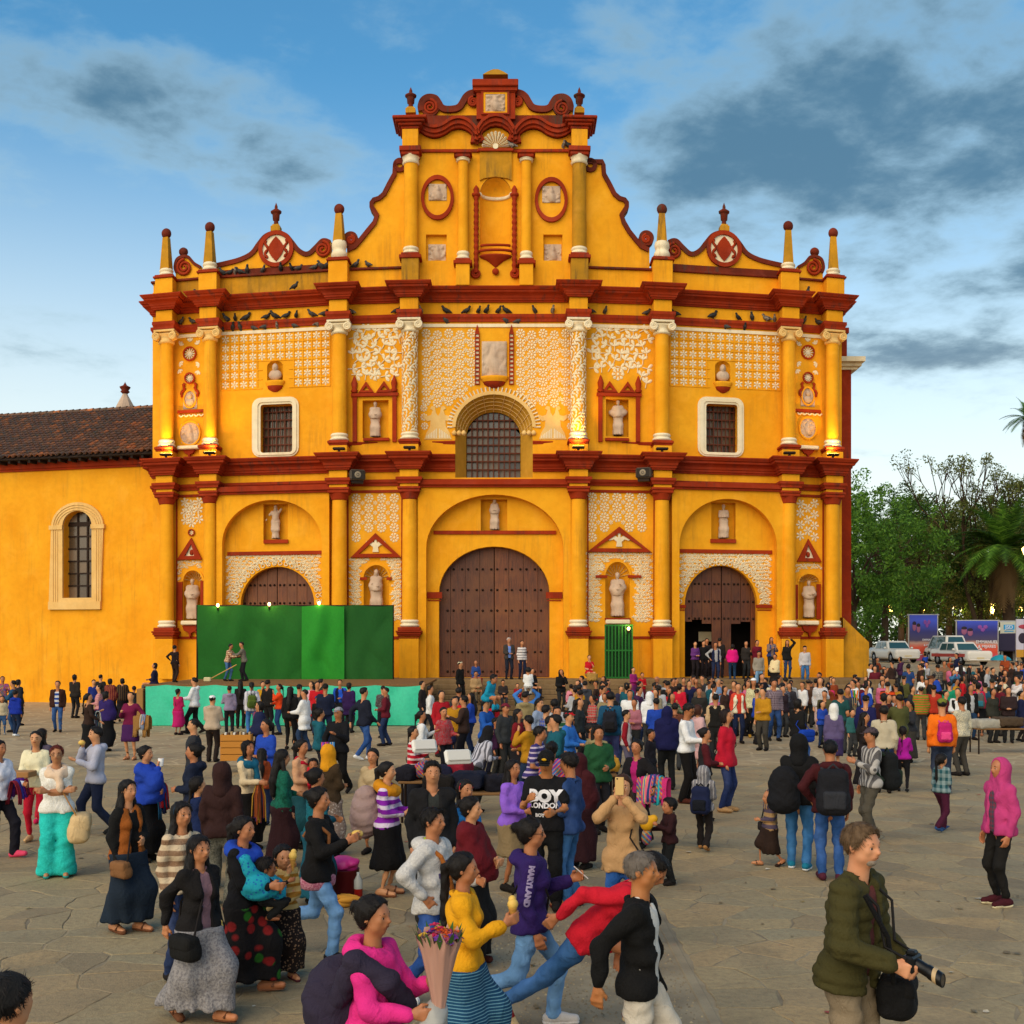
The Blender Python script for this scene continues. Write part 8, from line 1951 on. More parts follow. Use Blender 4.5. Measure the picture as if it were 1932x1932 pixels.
R('E',715,495,1.62,160,'vest 15120f','pants 222','short','dd','s','man in black vest with beige sleeves seen from behind',inner='b89a72',d=28)
R('E',550,555,1.56,110,'coat c49a98','skirt c0908a','bob','dd','s','woman with short brown hair in pale pink coat',f=1,hc='3a1c10',d=24.2,shoe='ddd')
R('E',925,500,1075,5,'vest dcd0b0','jeans 16203c','pony','dd','s','woman in cream vest with red sleeves and a small shoulder bag',f=1,inner='c83c28',key='creamvest')
R('E',1072,442,1020,0,'long d2c89a spk 8a8460','leggings 12100f','long','dd','s','woman in white cap with cream patterned scarf and ripped black jeans',f=1,cap_='cap e2e0e0',shoe='b8862c')
R('E',1150,355,905,20,'jacket 15121a','jeans 1c2440','pony','hd','s','woman in dark floral jacket behind the woman in the white cap',f=1)
R('E',1265,425,1050,5,'shirt 8a7a80 pl 3a1a28 .05','jeans 1d3a66 jean','short','dd','t','man in dark red plaid shirt and jeans walking towards us',key='plaid')
R('E',1345,388,1.56,20,'jacket 2a1c22','pants 333','pony','dd','s','woman in plum black jacket behind the plaid shirt man',f=1,d=35)
R('E',1490,405,1.62,120,'jacket 120f0e','jeans 27508a jean','bob','dd','W','woman in black jacket and jeans with a blue bag',f=1,d=26,key='bluebag')
R('E',1700,355,1000,-12,'long c8c2c0 spk 8a8688','leggings b89a92','long','hd','s','woman with long brown hair in white knitted sweater and pink trousers',f=1,hc='2c160d',key='knit')
R('E',1742,570,1090,-35,'jacket 4a4428','jeans 3a4038','short','dd','s','boy in olive jacket over dark red shirt',inner='3a1412',d=25)
R('E',1828,555,1.55,170,'jacket 55486a','skirt 3a2a50','none','dd','s','person in raised white fur hood and violet jacket',hood='dcd6ce',d=25,f=1)
R('E',1780,325,1.56,150,'jacket c02a5a','pants 333','pony','dd','s','woman in raspberry pink jacket near the buttress',f=1,d=38)
R('E',1660,320,1.6,150,'jacket 2a1c18','pants 333','short','dd','s','dark haired person near the right pedestal',d=40)
R('E',1588,308,1.62,160,'jacket 4a3022','pants 333','crop','dd','s','man in brown cap and brown jacket near the right pedestal',cap_='cap 4a3a2a',d=39)
R('E',1410,350,1.58,-30,'jacket 2c2a30','pants 333','bob','dd','s','person in dark grey under the raised arm woman',d=37)
R('E',330,500,1.5,170,'jacket 5a3020','pants 333','short','dd','s','person in rust brown jacket left of the white shirt man',d=26)
R('E',100,750,1.25,60,'jacket 15121a','pants 222','short','dd','s','child with black hair in front of the navy blanket',d=21.5)
R('E',612,760,1.5,85,'vest 1f1c1e','pants 141216','bun','ff','s','woman in charcoal vest with dark red sleeves and red scarf',f=1,inner='4a0f16',d=18.4)
R('E',812,745,1720,62,'jacket b4122a','jeans 16244c jean','bob','qd','s','short haired woman in red vest with orange print sleeve',f=1,hc='1f0f0a',key='redvest',build=1.12,hem=-.08,shoe='a07a50')
R('E',600,1265,2080,158,'hoodie bdb5ae vs 55525a .045 .85','pants 1d1614','none','df','w','child in raised white striped hood with navy rucksack walking',hood='bdb5ae vs 55525a .045 .85',key='stripehood',shoe='a07040')
R('E',1500,935,1.70,160,'hoodie 0f0d0d','jeans 2d5f8c jean','none','fd','t','man in raised black hood and blue jeans with a big black bag',hood='0f0d0d',d=14.6,key='blackhood',shoe='d8d8d8 17708a')
R('E',1795,975,1.68,172,'hoodie 3d0f12','jeans 24477a jean','crop','qd','s','man in dark red hooded jacket with large black backpack',d=13.9,key='maroonpack',hc='0d0a09',shoe='4a1a2a')
R('E',1225,1495,2230,-78,'hoodie a07c50 hs 1c2450 .1','skirt 2a1a12','none','fv','W','small girl in striped hooded top and brown skirt walking left',f=1,hood='a07c50 vs 1c2450 .06',key='stripegirl',shoe='sandal 2a1a12',stub=.16)
# ---- right side
R('F',200,320,1.66,170,'tee 17403e','pants 333','short','fd','s','man in dark green shirt seen from behind',d=30)
R('F',310,455,1.2,20,'long 2a5a58','pants 333','short','dd','s','child in green by the man in the navy jacket',d=29)
R('F',440,385,1.66,150,'jacket 151644','pants 333','crop','dd','s','man in black cap and navy blue jacket seen from behind',cap_='cap 16130f',d=26.5)
R('F',645,270,1.64,165,'tee c8400f hs 1a1418 .12 .4','jeans 333','short','fd','s','man in orange and black striped shirt',d=36)
R('F',738,212,1.6,178,'long 120f10','long c01030','long','dd','s','woman with very long black hair and red skirt seen from behind',f=1,d=40)
R('F',520,110,1.62,150,'jacket 26201e','jeans 1c3a66','long','dd','s','woman with long hair beside the buttress of the church',f=1,d=52)
R('F',840,370,770,175,'tee 1c3866','jeans 15151c','short','dd','s','boy in blue shirt seen from behind beside a grey bag')
R('F',880,335,1.56,40,'jacket 2a2a2c','pants 333','bob','dd','s','woman in dark jacket near the person in the straw hat',f=1,d=35)
R('F',960,330,1.58,170,'poncho 5a7a1a hs c04a2a .07','pants 333','short','ff','s','person in white hat and green striped poncho',cap_='brim ded2b8',d=34)
R('F',1080,312,1.62,160,'jacket a02a18','pants 333','short','dd','s','person in orange red jacket with brown bag strap',d=34)
R('F',1230,305,1.6,172,'jacket 10805a','pants 333','short','dd','s','person in bright green jacket seen from behind',d=37)
R('F',1180,190,1.64,0,'jacket 7a5a42','pants 222','short','hh','s','man in tan jacket near the parked taxi',d=50)
R('F',1270,225,1.58,5,'jacket 3a6a90','jeans 26436a','long','pp','s','woman in pale blue denim jacket taking a picture',f=1,d=45)
R('F',1335,185,1.6,170,'long 3a1a24','pants 222','long','dd','s','woman with long dark hair in maroon seen from behind',f=1,d=48)
R('F',1410,190,1.6,160,'jacket 2a2624 vs 5a4a3a .08','pants 222','long','dd','s','woman in dark striped jacket near the taxi',f=1,d=46)
R('F',1310,395,1.64,-40,'vest 15120f','jeans 222','short','ff','s','grey haired man in black vest with white sleeves',inner='d0ccc8',d=31,hc='3a302a')
R('F',1052,430,950,60,'coat 191412','pants 2a1616','crop','hf','s','man in brown hat and long black coat holding a child',cap_='brim 4a2c18')
R('F',1195,400,1.5,60,'long 5a0f16','pants 222','bun','ff','s','woman in dark red sweater near the man in the brown hat',f=1,d=33)
R('F',1430,320,1.64,10,'jacket 15120f','jeans 1f3a5a','short','dd','s','man in black jacket facing us near the food stall',d=34,inner='aaa')
R('F',1478,278,1.6,100,'jacket 3a1c18','pants 222','short','dd','s','man in dark red jacket behind the man in black',d=38)
R('F',1565,288,1.6,160,'jacket 16455a','pants 222','short','dd','s','man in teal jacket with yellow collar seen from behind',d=36)
R('F',1712,265,1.62,20,'jacket 33251e','pants 222','short','dd','s','man in dark quilted jacket at the right stall',d=37)
R('F',1785,360,1.6,-20,'jacket 2a1c1c','pants 222','short','ff','s','man with red face in dark jacket at the right stall',d=33)
R('F',1640,390,1.56,20,'jacket 2a2a22','pants 222','bob','dd','s','woman in olive black jacket at the right stall',f=1,d=33)
R('F',1500,490,1005,165,'long b01a3a','skirt 111','bob','dd','s','girl in pink top and short black skirt with a grey rucksack',f=1,key='blackskirt',shoe='sandal 8a5a40')
R('F',1630,458,945,168,'jacket 28301c','wide 8a3018','crop','dd','s','person in dark green jacket and rust red trousers',cap_='knit 2a2a22',key='rusttrousers')
R('F',1870,430,950,-75,'hoodie d0c6c0','jeans 1c3a6a','short','rd','s','man in cream hooded top reaching over the stall table',key='stallman')
R('F',1940,300,1.6,-60,'jacket c0801a','pants 222','short','dd','s','person in yellow and orange at the right edge',d=36)
R('F',1880,215,1.6,10,'jacket 1a1616','pants 222','short','dd','s','person in black near the white truck',d=48)
R('F',1640,215,1.6,30,'jacket 2a2422','pants 222','short','dd','s','person in dark brown behind the right stall',d=46)
R('F',1755,225,1.55,-30,'jacket 3a2a26','pants 222','bob','dd','s','woman in dark coat behind the right stall',f=1,d=45)
R('F',610,640,1.66,165,'shirt b0a288','jeans 1f2c4c','short','fd','s','man in pale tan shirt seen from behind',d=22,key='tanshirt')
R('F',610,440,1.6,160,'jacket 33100f','pants 222','bob','dd','s','person in dark brown red jacket with orange scarf',d=29)
R('F',268,530,1140,0,'hoodie 35363c','jeans 1c2c4c','short','hd','s','boy in grey hooded top holding toy sticks',key='stickboy')
R('F',430,690,1.5,60,'long 1f1614','long 151012','long','ff','s','woman in dark brown with brown bundle on her back',f=1,d=22.5)
R('F',490,880,1.64,-78,'jacket aaa29a vs 2a262a .07 .55','pants 4d463a','crop','hd','t','man in grey cap and striped jacket pointing a camera to the left',cap_='cap 4a3c40',d=16.6,key='stripejacket',shoe='6a4a30')
R('F',790,905,1530,160,'long a0148c','leggings 121014','braid','fh','t','girl in vivid magenta sweater and black leggings',f=1,shoe='17171a')
R('F',1158,605,1545,172,'long e0670c','jeans 1a2438 jean','crop','dd','s','man in orange sweater and olive cap with a pink child rucksack',cap_='cap 6a7028',build=1.15,key='orange')
R('F',1155,1150,1905,120,'shirt 1c4a50 pl 8a9a98 .11','pants 45122a','pony','df','w','small girl in teal plaid shirt and dark plum trousers',f=1,key='plaidgirl',shoe='2a4a78',tie='c8ccd0')
R('F',1310,590,1.25,20,'hoodie 1c1a1c','pants 222','short','ff','s','child in black hooded top near the orange sweater man',d=27)
# ---- on the stage
R('A',1460,32,1.55,-85,'jacket 1a1630','pants 55504c','bob','ff','S','woman in navy jacket sitting on the edge of the stage',f=1,d=40.6,z=SZ-.42)
R('T',275,1560,1.35,160,'long 1c1010','pants 2a1a12','short','kd','t','boy in dark clothes standing on the stage with a hand on his hip',d=42,z=SZ)
R('T',675,1555,1.42,75,'shirt d8b890 pl 7a1a1a .07','jeans 3a5a80 jean','short','rr','t','boy in red and cream checked shirt pulling on the stage',d=43.2,z=SZ,lean=14)
R('T',800,1540,1.48,-75,'jacket 6a6256','pants 17131a','short','rg','T','boy in grey jacket with a shoulder bag pulling on the stage',d=43.2,z=SZ,lean=10)
print('TRIS people',TRI[0],'people',len(PEOPLE))
# ---- the rest of the throng, standing between those told apart above
def throng():
 G=random.Random(12);used=set();P=[(p.loc[0],p.loc[1])for p in PEOPLE]
 COLS={'navy':'161c3c','charcoal':'2a2a2e','dark brown':'33211a','maroon':'5c1220','olive':'4a4a24','teal':'14505c','cream':'cbbd9c','light grey':'a5a3a4','black':'131112','plum':'3e1a3c','mustard':'b07a14','scarlet':'b4141e','royal blue':'1d3f9c','white':'d8d4d0','rose pink':'c0607c','khaki':'8a7a54','forest green':'1c4a2a','rust':'8a3a18'}
 GAR={'jacket':'jacket','hooded top':'hoodie','sweater':'long','coat':'coat','shirt':'shirt','shawl':'shawl'}
 ZN=[((790,1000),(23,33),11,'before the foot of the church steps'),((1000,1240),(23,35),13,'in the throng below the green gate'),((1230,1480),(29,41),13,'in the throng below the right door'),((1480,1640),(31,44),8,'below the right pedestals'),((1640,1930),(33,52),20,'in the throng by the taxis'),((560,780),(29,37),4,'on the open paving before the tarpaulin'),((960,1200),(16.5,22),7,'around the low stalls'),((300,620),(17,27),5,'on the open left half of the plaza'),((1640,1930),(24,32),5,'near the stall at the right')]
 for(a,b),(d0,d1),n,where in ZN:
  k=tries=0
  while k<n and tries<400:
   tries+=1;d=G.uniform(d0,d1);x=(G.uniform(a,b)-CXP)*d/F_
   if min((x-q[0])**2+(d-q[1])**2*.5 for q in P)<.42**2:continue
   cn,gn=G.choice(list(COLS)),G.choice(list(GAR));fem=gn=='shawl' or G.random()<.45
   if(cn,gn,where)in used:continue
   used.add((cn,gn,where));P.append((x,d));kid=G.random()<.14;h=G.uniform(1.05,1.3)if kid else G.uniform(1.48,1.58)if fem else G.uniform(1.56,1.7)
   fc=G.choice((G.uniform(140,220),G.uniform(-50,50),G.uniform(60,120),G.uniform(-120,-60)));who='child' if kid else 'woman' if fem else 'man'
   bot=('long ' if fem and G.random()<.4 else 'jeans ' if G.random()<.6 else 'pants ')+G.choice(('1c1a1e','1d2c4c','22344f','2a2220','15131a','3a352e'))
   person(x,d,gz(x,d),h,fc,fem,GAR[gn]+' '+COLS[cn]+(G.choice(('','','',' pl 8a8070 .07',' hs 9a9284 .09 .3',' spk 777'))if gn in('shirt','sweater')else ''),bot,G.choice(('pony','bun','long','bob'))if fem else G.choice(('short','short','crop')),arms=G.choice(('dd','ff','fd','gd','hd','dq','mf')),legs=G.choice('sstT'),label='%s in %s %s %s'%(who,cn,gn,where),skin=G.choice(('ba7c52','c2865c','ae7048','c88e62')),build=G.uniform(.95,1.15),yaw=G.uniform(-25,25));k+=1
throng()
def far_throng():
 """the packed mass behind, too many to tell apart: one object"""
 G=random.Random(31);P=[(p.loc[0],p.loc[1])for p in PEOPLE];made=[];n0=len(PEOPLE)
 for(a,b),(d0,d1),n in(((1235,1480),(35,44.5),22),((1480,1640),(34,45),14),((1640,1932),(38,58),34),((1040,1240),(33,43),12)):
  k=tries=0
  while k<n and tries<300:
   tries+=1;d=G.uniform(d0,d1);x=(G.uniform(a,b)-CXP)*d/F_
   if min((x-q[0])**2+(d-q[1])**2*.5 for q in P)<.36**2:continue
   P.append((x,d));k+=1;fem=G.random()<.45;c=G.choice(('161c3c','2a2a2e','33211a','5c1220','4a4a24','14505c','cbbd9c','a5a3a4','131112','3e1a3c','b4141e','1d3f9c','d8d4d0','c0607c','8a3a18'))
   made.append(person(x,d,gz(x,d),G.uniform(1.48,1.7),G.uniform(0,360),fem,G.choice(('jacket ','hoodie ','long '))+c,'pants '+G.choice(('1c1a1e','1d2c4c','2a2220')),'bob' if fem else 'short',arms=G.choice(('dd','ff','gd')),label='x',skin=G.choice(('ba7c52','c2865c','ae7048')),lod=4,noface=True))
 V,Fc,MI,mats=[],[],[],[];off=0
 for p in made:
  for o in list(p.root.children):
   me=o.data;n=len(me.vertices);v=np.empty(n*3,np.float32);me.vertices.foreach_get('co',v);V.append(v.reshape(-1,3)@p.R.T+p.loc);f=np.empty(len(me.loops),np.int32);me.loops.foreach_get('vertex_index',f);f=f.reshape(-1,4);Fc.append(f+off);off+=n
   m=me.materials[0];mats.append(m)if m not in mats else None;MI.append(np.full(len(f),mats.index(m),np.int32));bpy.data.objects.remove(o)
  bpy.data.objects.remove(p.root)
 del PEOPLE[n0:]
 me=mesh_np('distant_crowd',np.concatenate(V),np.concatenate(Fc));[me.materials.append(m)for m in mats];me.polygons.foreach_set('material_index',np.concatenate(MI));o=link('distant_crowd',me);tag(o,'packed crowd of small far figures before the right door and taxis','crowd',kind='stuff')
far_throng()
# ------------------------------------------------------------------ saints in the niches, pigeons
SK=dict(stone=STO,parent=cath,noface=True,name='statue',shoe=None,lod=2)
def saint(px,pyt,pyb,v,top,bottom,hair,arms,face=0,fem=False,cap_=None,stub=.0):
 u=U(px,v);zb=Z(pyb,px,v);h=Z(pyt,px,v)-zb;a,b,c=fw(u,v,zb+.0);person(a,b,c,h,face,fem,top,bottom,hair,arms=arms,cap_=cap_,stub=.015,build=1.22,**SK)
saint(363,1092,1169,-.12,'shawl 888','long 888','short','ff',8);saint(710,1074,1158,-.14,'shawl 888','long 888','long','xf',10,True);saint(1165,1080,1164,-.12,'poncho 888','long 888','short','hf',-8);saint(1526,1095,1166,-.12,'shawl 888','long 888','crop','gf',-6)
saint(520,953,1017,-.16,'tee 888','skirt 888','long','uo',5);saint(933,941,1000,-.16,'shawl 888','long 888','long','ff',0,True);saint(1365,951,1016,-.16,'long 888','long 888','crop','ff',0)
saint(708,758,825,-.16,'shawl 888','long 888','short','ff',6);saint(1166,755,822,-.16,'shawl 888','long 888','short','qq',-4)
for px,py in((519,716),(1364,718)):
 mb=FM();u,z=U(px),Z(py,px);mb.ellipsoid((u,-.02,z+.52),(.14,.15,.19),12,8);mb.ellipsoid((u,-.03,z+.2),(.30,.16,.24),12,8);mb.ellipsoid((u,.1,z+.5),(.04,.06,.05),6,4);fpart(mb,'bust',STO)
def pigeon_mesh(mat,seed):
 F=Field((-.1,-.26,-.02),(.1,.2,.30),.016);F.add([('e',(0,0,.11),(.068,.12,.072),rotx3(-.35)),('c',V3(0,-.07,.15),V3(0,-.105,.225),.045,.032),('e',(0,-.115,.235),(.03,.04,.032),I3),('c',V3(0,.09,.09),V3(0,.2,.03+.02*seed),.045,.02),('c',V3(0,-.14,.235),V3(0,-.165,.225),.012,.005),('c',V3(.02,0,.06),V3(.02,0,0),.012,.01),('c',V3(-.02,0,.06),V3(-.02,0,0),.012,.01)],.03)
 v,f=F.net();me=mesh_np('pigeon',v,f);me.materials.append(mat);return me
def feather(name,a,b):
 t=NT(name);t.color(t.mix(t.ramp(t.noise(t.obj(),14,3),[(.4,0),(.65,1)]),lin(a),lin(b)));t.set('Roughness',.7);return t.m
PIG=[pigeon_mesh(feather('pigeon_dark','15120f','2a231f'),0),pigeon_mesh(feather('pigeon_slate','2a2826','4a423c'),1),pigeon_mesh(feather('pigeon_pale','8a7a6a','2a2520'),1)]
PR=random.Random(4)
BAYS=((400,'at the left end'),(640,'over the left star panel'),(773,'over the left leaf panel'),(934,'over the left rosettes'),(1091,'over the right rosettes'),(1249,'over the right leaf panel'),(1489,'over the right star panel'),(2000,'at the right end'))
def pigeon(px,u,v,z,where):
 k=PR.choice((0,1,0,1,2));o=link('pigeon',PIG[k]);a,b,c=fw(u,v,z);o.location=(a,b+FD,c);s=PR.uniform(1.15,1.5);o.scale=(s,s,s);o.rotation_euler=(0,0,PR.uniform(-2.2,2.2))
 w=where+' '+next(n for p_,n in BAYS if px<p_);tag(o,('black','slate grey','pale speckled')[k]+' pigeon on '+w,'pigeon','pigeons on '+w)
for ox,lst in((260.8,(320,405,665,730,812,965,1030,1115,1190,1310,1400,1605)),(705.2,(175,355,545,700,790,850,940,1000,1215,1350,1640,1745)),(1188.2,(130,345,630,820,925,1035,1095,1315,1425))):
 for zx in lst:px=ox+zx*.25;pigeon(px,U(px,.12),.09,zs2t+.03,'the ledge below the upper cornice')
for ox,lst in((260.8,(640,715,775,870,960,1050,1175,1355)),(705.2,(550,1000,1090)),(1188.2,(720,865))):
 for zx in lst:px=ox+zx*.25;pigeon(px,U(px),.03,zs2-.08,'the white fillet above the stucco panels')
for zx in(640,690,730,765,820,940,1075,1160,1210,1330,1385,1420,1640,1735):px=260.8+zx*.25;pigeon(px,U(px,.2),.19,zpar+.05,'the red coping of the left parapet')
for px in(362,556,1522,1246,648):pigeon(px,U(px,.4),.45,zc2t+.07,'the top of the upper cornice')
for px,v in((966,.3),(1063,.15),(1073,.15)):pigeon(px,U(px,v),v,Z(281,px,v)+.02,'the red ledge of the gable')
# ------------------------------------------------------------------ carried and worn things
def thing(name,loc,rz=0):return empty(name,tuple(float(c)for c in loc),rz)
def sdf_part(name,prims,h,k,mat,parent,wr=0,cuts=(),hv=None):
 F=grow(prims,h,k,pad=.03);F.add(prims,k)
 if cuts:F.cut(cuts)
 if wr:F.warp(wrinkle(wr,len(name)*7+int(h*1e4),1.4))
 v,f=F.net();TRI[0]+=2*len(f);return link(name,mesh_np(name,v,f),mat,parent)
def backpack(p,col,label,size=1.0,dark='141214',side=0,low=.0,h=.02,sag=0):
 J=p.J;b=J['B'];hh=p.h;c=p.w(b(side*.06,-.115-.03*size,.13-low));t=thing('backpack',c,p.face);s=size*hh/1.65
 m=fabric(col);d=fabric(dark)
 sdf_part('bag',[('b',V3(0,.0,0),(.155*s,.10*s,.225*s),I3,.08*s),('b',V3(0,.03*s,-.12*s),(.17*s,.11*s,.13*s),I3,.09*s)],h*s,.05,m,t,.004)
 sdf_part('pocket',[('b',V3(0,.125*s,-.09*s),(.115*s,.04*s,.095*s),I3,.03*s)],h*s*.8,.02,d,t,.002)
 mb=MB();mb.tube([(-.05*s,0,.22*s),(0,.0,.27*s),(.05*s,0,.22*s)],.012*s,5);mb.build('handle',d,t)
 for q in(-1,1):
  pts=[(q*.09*s,-.09*s,.19*s),(q*.1*s,-.16*s,.245*s),(q*.11*s,-.25*s,.17*s),(q*.12*s,-.255*s,.02*s),(q*.13*s,-.12*s,-.12*s)];mb=MB();mb.tube([Vector(x)for x in pts],[.022*s]*5,6);mb.build('strap',d,t)
 tag(t,label,'backpack');return t
def shoulder_bag(p,side,col,label,size=1.0,drop=.0,out=.135,fwd=.02,strap=True,cross=False,sc='1a1412',flap=True,h=.012):
 J=p.J;hh=p.h;b=J['B'];c0=b(side*out,fwd,-.03-drop);t=thing('shoulder_bag',p.w(c0),p.face+.0);s=size*hh/1.6;m=fabric(col)
 sdf_part('bag',[('b',V3(0,0,0),(.06*s,.13*s,.10*s),I3,.05*s),('b',V3(0,0,-.03*s),(.075*s,.14*s,.07*s),I3,.05*s)],max(h,.017)*s,.03,m,t,.003)
 if flap:sdf_part('flap',[('b',V3(side*.02*s,0,.035*s),(.065*s,.135*s,.065*s),I3,.04*s)],max(h,.017)*s,.02,m,t)
 if strap:
  top=(b(-side*.05 if cross else side*.08,.0,.285)-c0);mid1=(b((-side if cross else side)*.0+side*.05,.085,.12)-c0);mid2=(b(side*.05,-.085,.12)-c0)
  mb=MB();mb.tube([(0,-.1*s,.07*s),tuple(mid1),tuple(top+V3(0,-.03,.01)),tuple(top),tuple(mid2),(0,.1*s,.07*s)],.009,5);mb.build('strap',fabric(sc),t)
 tag(t,label,'bag');return t
def ball_item(name,p,hand,parts,label,cat,off=(0,0,0)):
 g=p.w(p.J['grip'+hand])+np.array(off);t=thing(name,g,p.face)
 for nm,fn,mat in parts:mb=MB();fn(mb);mb.build(nm,mat,t)
 tag(t,label,cat);return t
CONE=plain('wafer','b8843a',.8);CREAM=plain('vanilla','e0b455',.5)
def icecream(p,hand,label):
 ball_item('ice_cream',p,hand,[('cone',lambda m:m.lathe([(.005,-.07),(.028,.03),(.03,.035),(0,.036)],0,0,10),CONE),('scoop',lambda m:(m.ellipsoid((0,0,.06),(.036,.036,.038),10,7),m.ellipsoid((.008,.004,.09),(.026,.026,.026),8,6)),CREAM)],label,'ice cream',(0,0,.03))
def scarf(p,col,r=.05,th=.035,drop=.07,tail=True,h=.018):
 J=p.J;hh=p.h;b=J['B'];P=[]
 for k in range(12):
  a0,a1=2*PI*k/12,2*PI*(k+1)/12;q=lambda a:b(r*1.15*math.cos(a),r*math.sin(a)*.95,.275-.028*math.sin(a));P.append(cap(q(a0),q(a1),th*hh*.75,th*hh*.75))
 for s in(-1,1):P.append(cap(b(s*.03,.04,.265),b(s*.075,.02,.235),th*hh*.7,th*hh*.6))
 if tail:P.append(cap(b(.02,.07,.25),b(.03,.088,.25-drop*2),th*hh*.6,th*hh*.75))
 F=grow(P,h,.03);F.add(P,.02*hh);F.cut(neck_prims(J,hh,.002));F.warp(wrinkle(.006,int(r*1e3)+len(col),1.6));v,f=F.net();TRI[0]+=2*len(f);return link('scarf',mesh_np('scarf',v,f),fabric(col),p.root)
def bundle(p,col,label,name='bundle',c=(0,-.14,.10),r=(.13,.11,.16),extra=(),h=.016,cat='bundle',wr=.009):
 b=p.J['B'];hh=p.h;t=thing(name,p.w(b(*c)),p.face);P=[('e',V3(0,0,0),tuple(q*hh for q in r),I3)]+[('e',V3(*e[0])*hh,tuple(q*hh for q in e[1]),I3)for e in extra]
 sdf_part('cloth',P,h,.05,fabric(col),t,wr);tag(t,label,cat);return t
def wrapstrap(p,t,col,side=1,th=.03):
 J=p.J;hh=p.h;b=J['B'];base=b(0,-.14,.10);q=lambda*a:b(*a)-base
 pts=[q(side*.09,-.08,.14),q(side*.10,.0,.285),q(side*.055,.10,.22),q(-side*.03,.115,.13),q(-side*.11,.06,.07),q(-side*.12,-.06,.05)]
 P=[cap(pts[i],pts[i+1],th*hh,th*hh)for i in range(5)];L=V3(0,0,0);F=grow(P,.014,.02);F.add(P,.02*hh);F.warp(wrinkle(.005,5,1.6));v,f=F.net();link('wrap',mesh_np('wrap',v,f),fabric(col),t)
def bvh_of(root,name):
 from mathutils.bvhtree import BVHTree
 for o in root.children:
  if o.name.split('.')[0]==name:
   return BVHTree.FromPolygons([v.co.copy()for v in o.data.vertices],[tuple(q.vertices)for q in o.data.polygons])
def print_on(p,part,txt,size,x,mat,normal=(0,-1,0),base=None,bold=.004,rows=None):
 """lettering laid on a garment: each letter point is pushed onto the cloth"""
 bv=bvh_of(p.root,part);me=text_mesh(txt,size,0,'CENTER',0,bold);n=Vector(normal).normalized();up=Vector((0,0,1))if base is None else Vector(base).normalized();ac=up.cross(n).normalized()if base is None else up
 if base is not None:ac=Vector(base).normalized();up=n.cross(ac).normalized()
 bm=bmesh.new();bm.from_mesh(me);bmesh.ops.triangulate(bm,faces=bm.faces);bmesh.ops.subdivide_edges(bm,edges=[e for e in bm.edges if e.calc_length()>.02],cuts=1)
 c=Vector((x[0],x[1],x[2]))
 for v in bm.verts:
  o=c+ac*v.co.x+up*v.co.y+n*.4;hit=bv.ray_cast(o,-n,.8)if bv else(None,)
  v.co=(hit[0]+n*.004)if hit[0]is not None else c+ac*v.co.x+up*v.co.y
 bm.to_mesh(me);bm.free();return link('lettering',me,mat,p.root)
p=PN['photographer'];J=p.J
t=thing('camera',p.w((J['gripr']*.62+J['gripl']*.38)+V3(0,-.02,.045)),p.face);CB=plain('camera_black','0e0d0d',.4)
mb=MB();mb.box(-.07,.07,-.035,.035,-.05,.045,.012);mb.build('body',CB,t);mb=MB();mb.box(-.03,.03,-.03,.025,.04,.07,.01);mb.build('prism',CB,t);mb=MB();mb.lathe([(.036,0),(.036,.06),(.041,.07),(.041,.14),(.037,.145),(.03,.14)],0,0,20);mb.v=[(a,-c-.03,b-.005-c*.45)for a,b,c in mb.v];mb.build('lens',CB,t);mb=MB();mb.lathe([(.0,.0),(.03,.004)],0,0,16);mb.v=[(a,-c-.168,b-.068)for a,b,c in mb.v];mb.build('front_glass',plain('lens_glass','0a1018',.05,0,.9),t)
mb=MB();mb.lathe([(.041,.095),(.0415,.1),(.0415,.112),(.041,.116)],0,0,20,cap=False);mb.v=[(a*1.03,-c-.03,(b-.005)*1.03-c*.45)for a,b,c in mb.v];mb.build('lens_ring',plain('grip_ring','b89a70',.4),t)
g0=(J['gripr']*.62+J['gripl']*.38)+V3(0,-.02,.045);b=J['B']
mb=MB();mb.tube([(.07,0,.03)]+[tuple(q-g0)for q in(b(.05,.12,.12),b(.055,.095,.24),b(.045,.0,.30),b(-.045,.0,.30),b(-.055,.095,.24),b(-.05,.13,.12))]+[(-.07,0,.03)],.009,5);mb.build('strap',plain('strap_black','15110f',.8),t)
tag(t,'black camera with zoom lens held by the man in the olive jacket','camera')
t=thing('camera_bag',p.w(b(.07,.14,-.06)),p.face+.3);sdf_part('bag',[('b',V3(0,0,0),(.14,.10,.12),I3,.07),('e',V3(.05,0,-.06),(.13,.1,.09),I3)],.012,.05,fabric('0c0a0a'),t,.006);sdf_part('flap',[('b',V3(0,-.02,.06),(.135,.095,.06),I3,.05)],.012,.03,fabric('100d0c'),t,.004)
mb=MB();mb.tube([(-.12,0,.08),tuple(b(-.06,.10,.15)-b(.07,.14,-.06)),tuple(b(-.09,.02,.27)-b(.07,.14,-.06))],.014,6);mb.build('strap',fabric('0c0a0a'),t);tag(t,'black camera bag hanging at the hip of the photographer','camera bag')
P=[cap(b(.045*math.cos(a),.03+.045*math.sin(a),.285),b(.045*math.cos(a+.5),.03+.045*math.sin(a+.5),.285),.02*1.8,.02*1.8)for a in[PI*.75+k*.5 for k in range(8)]]
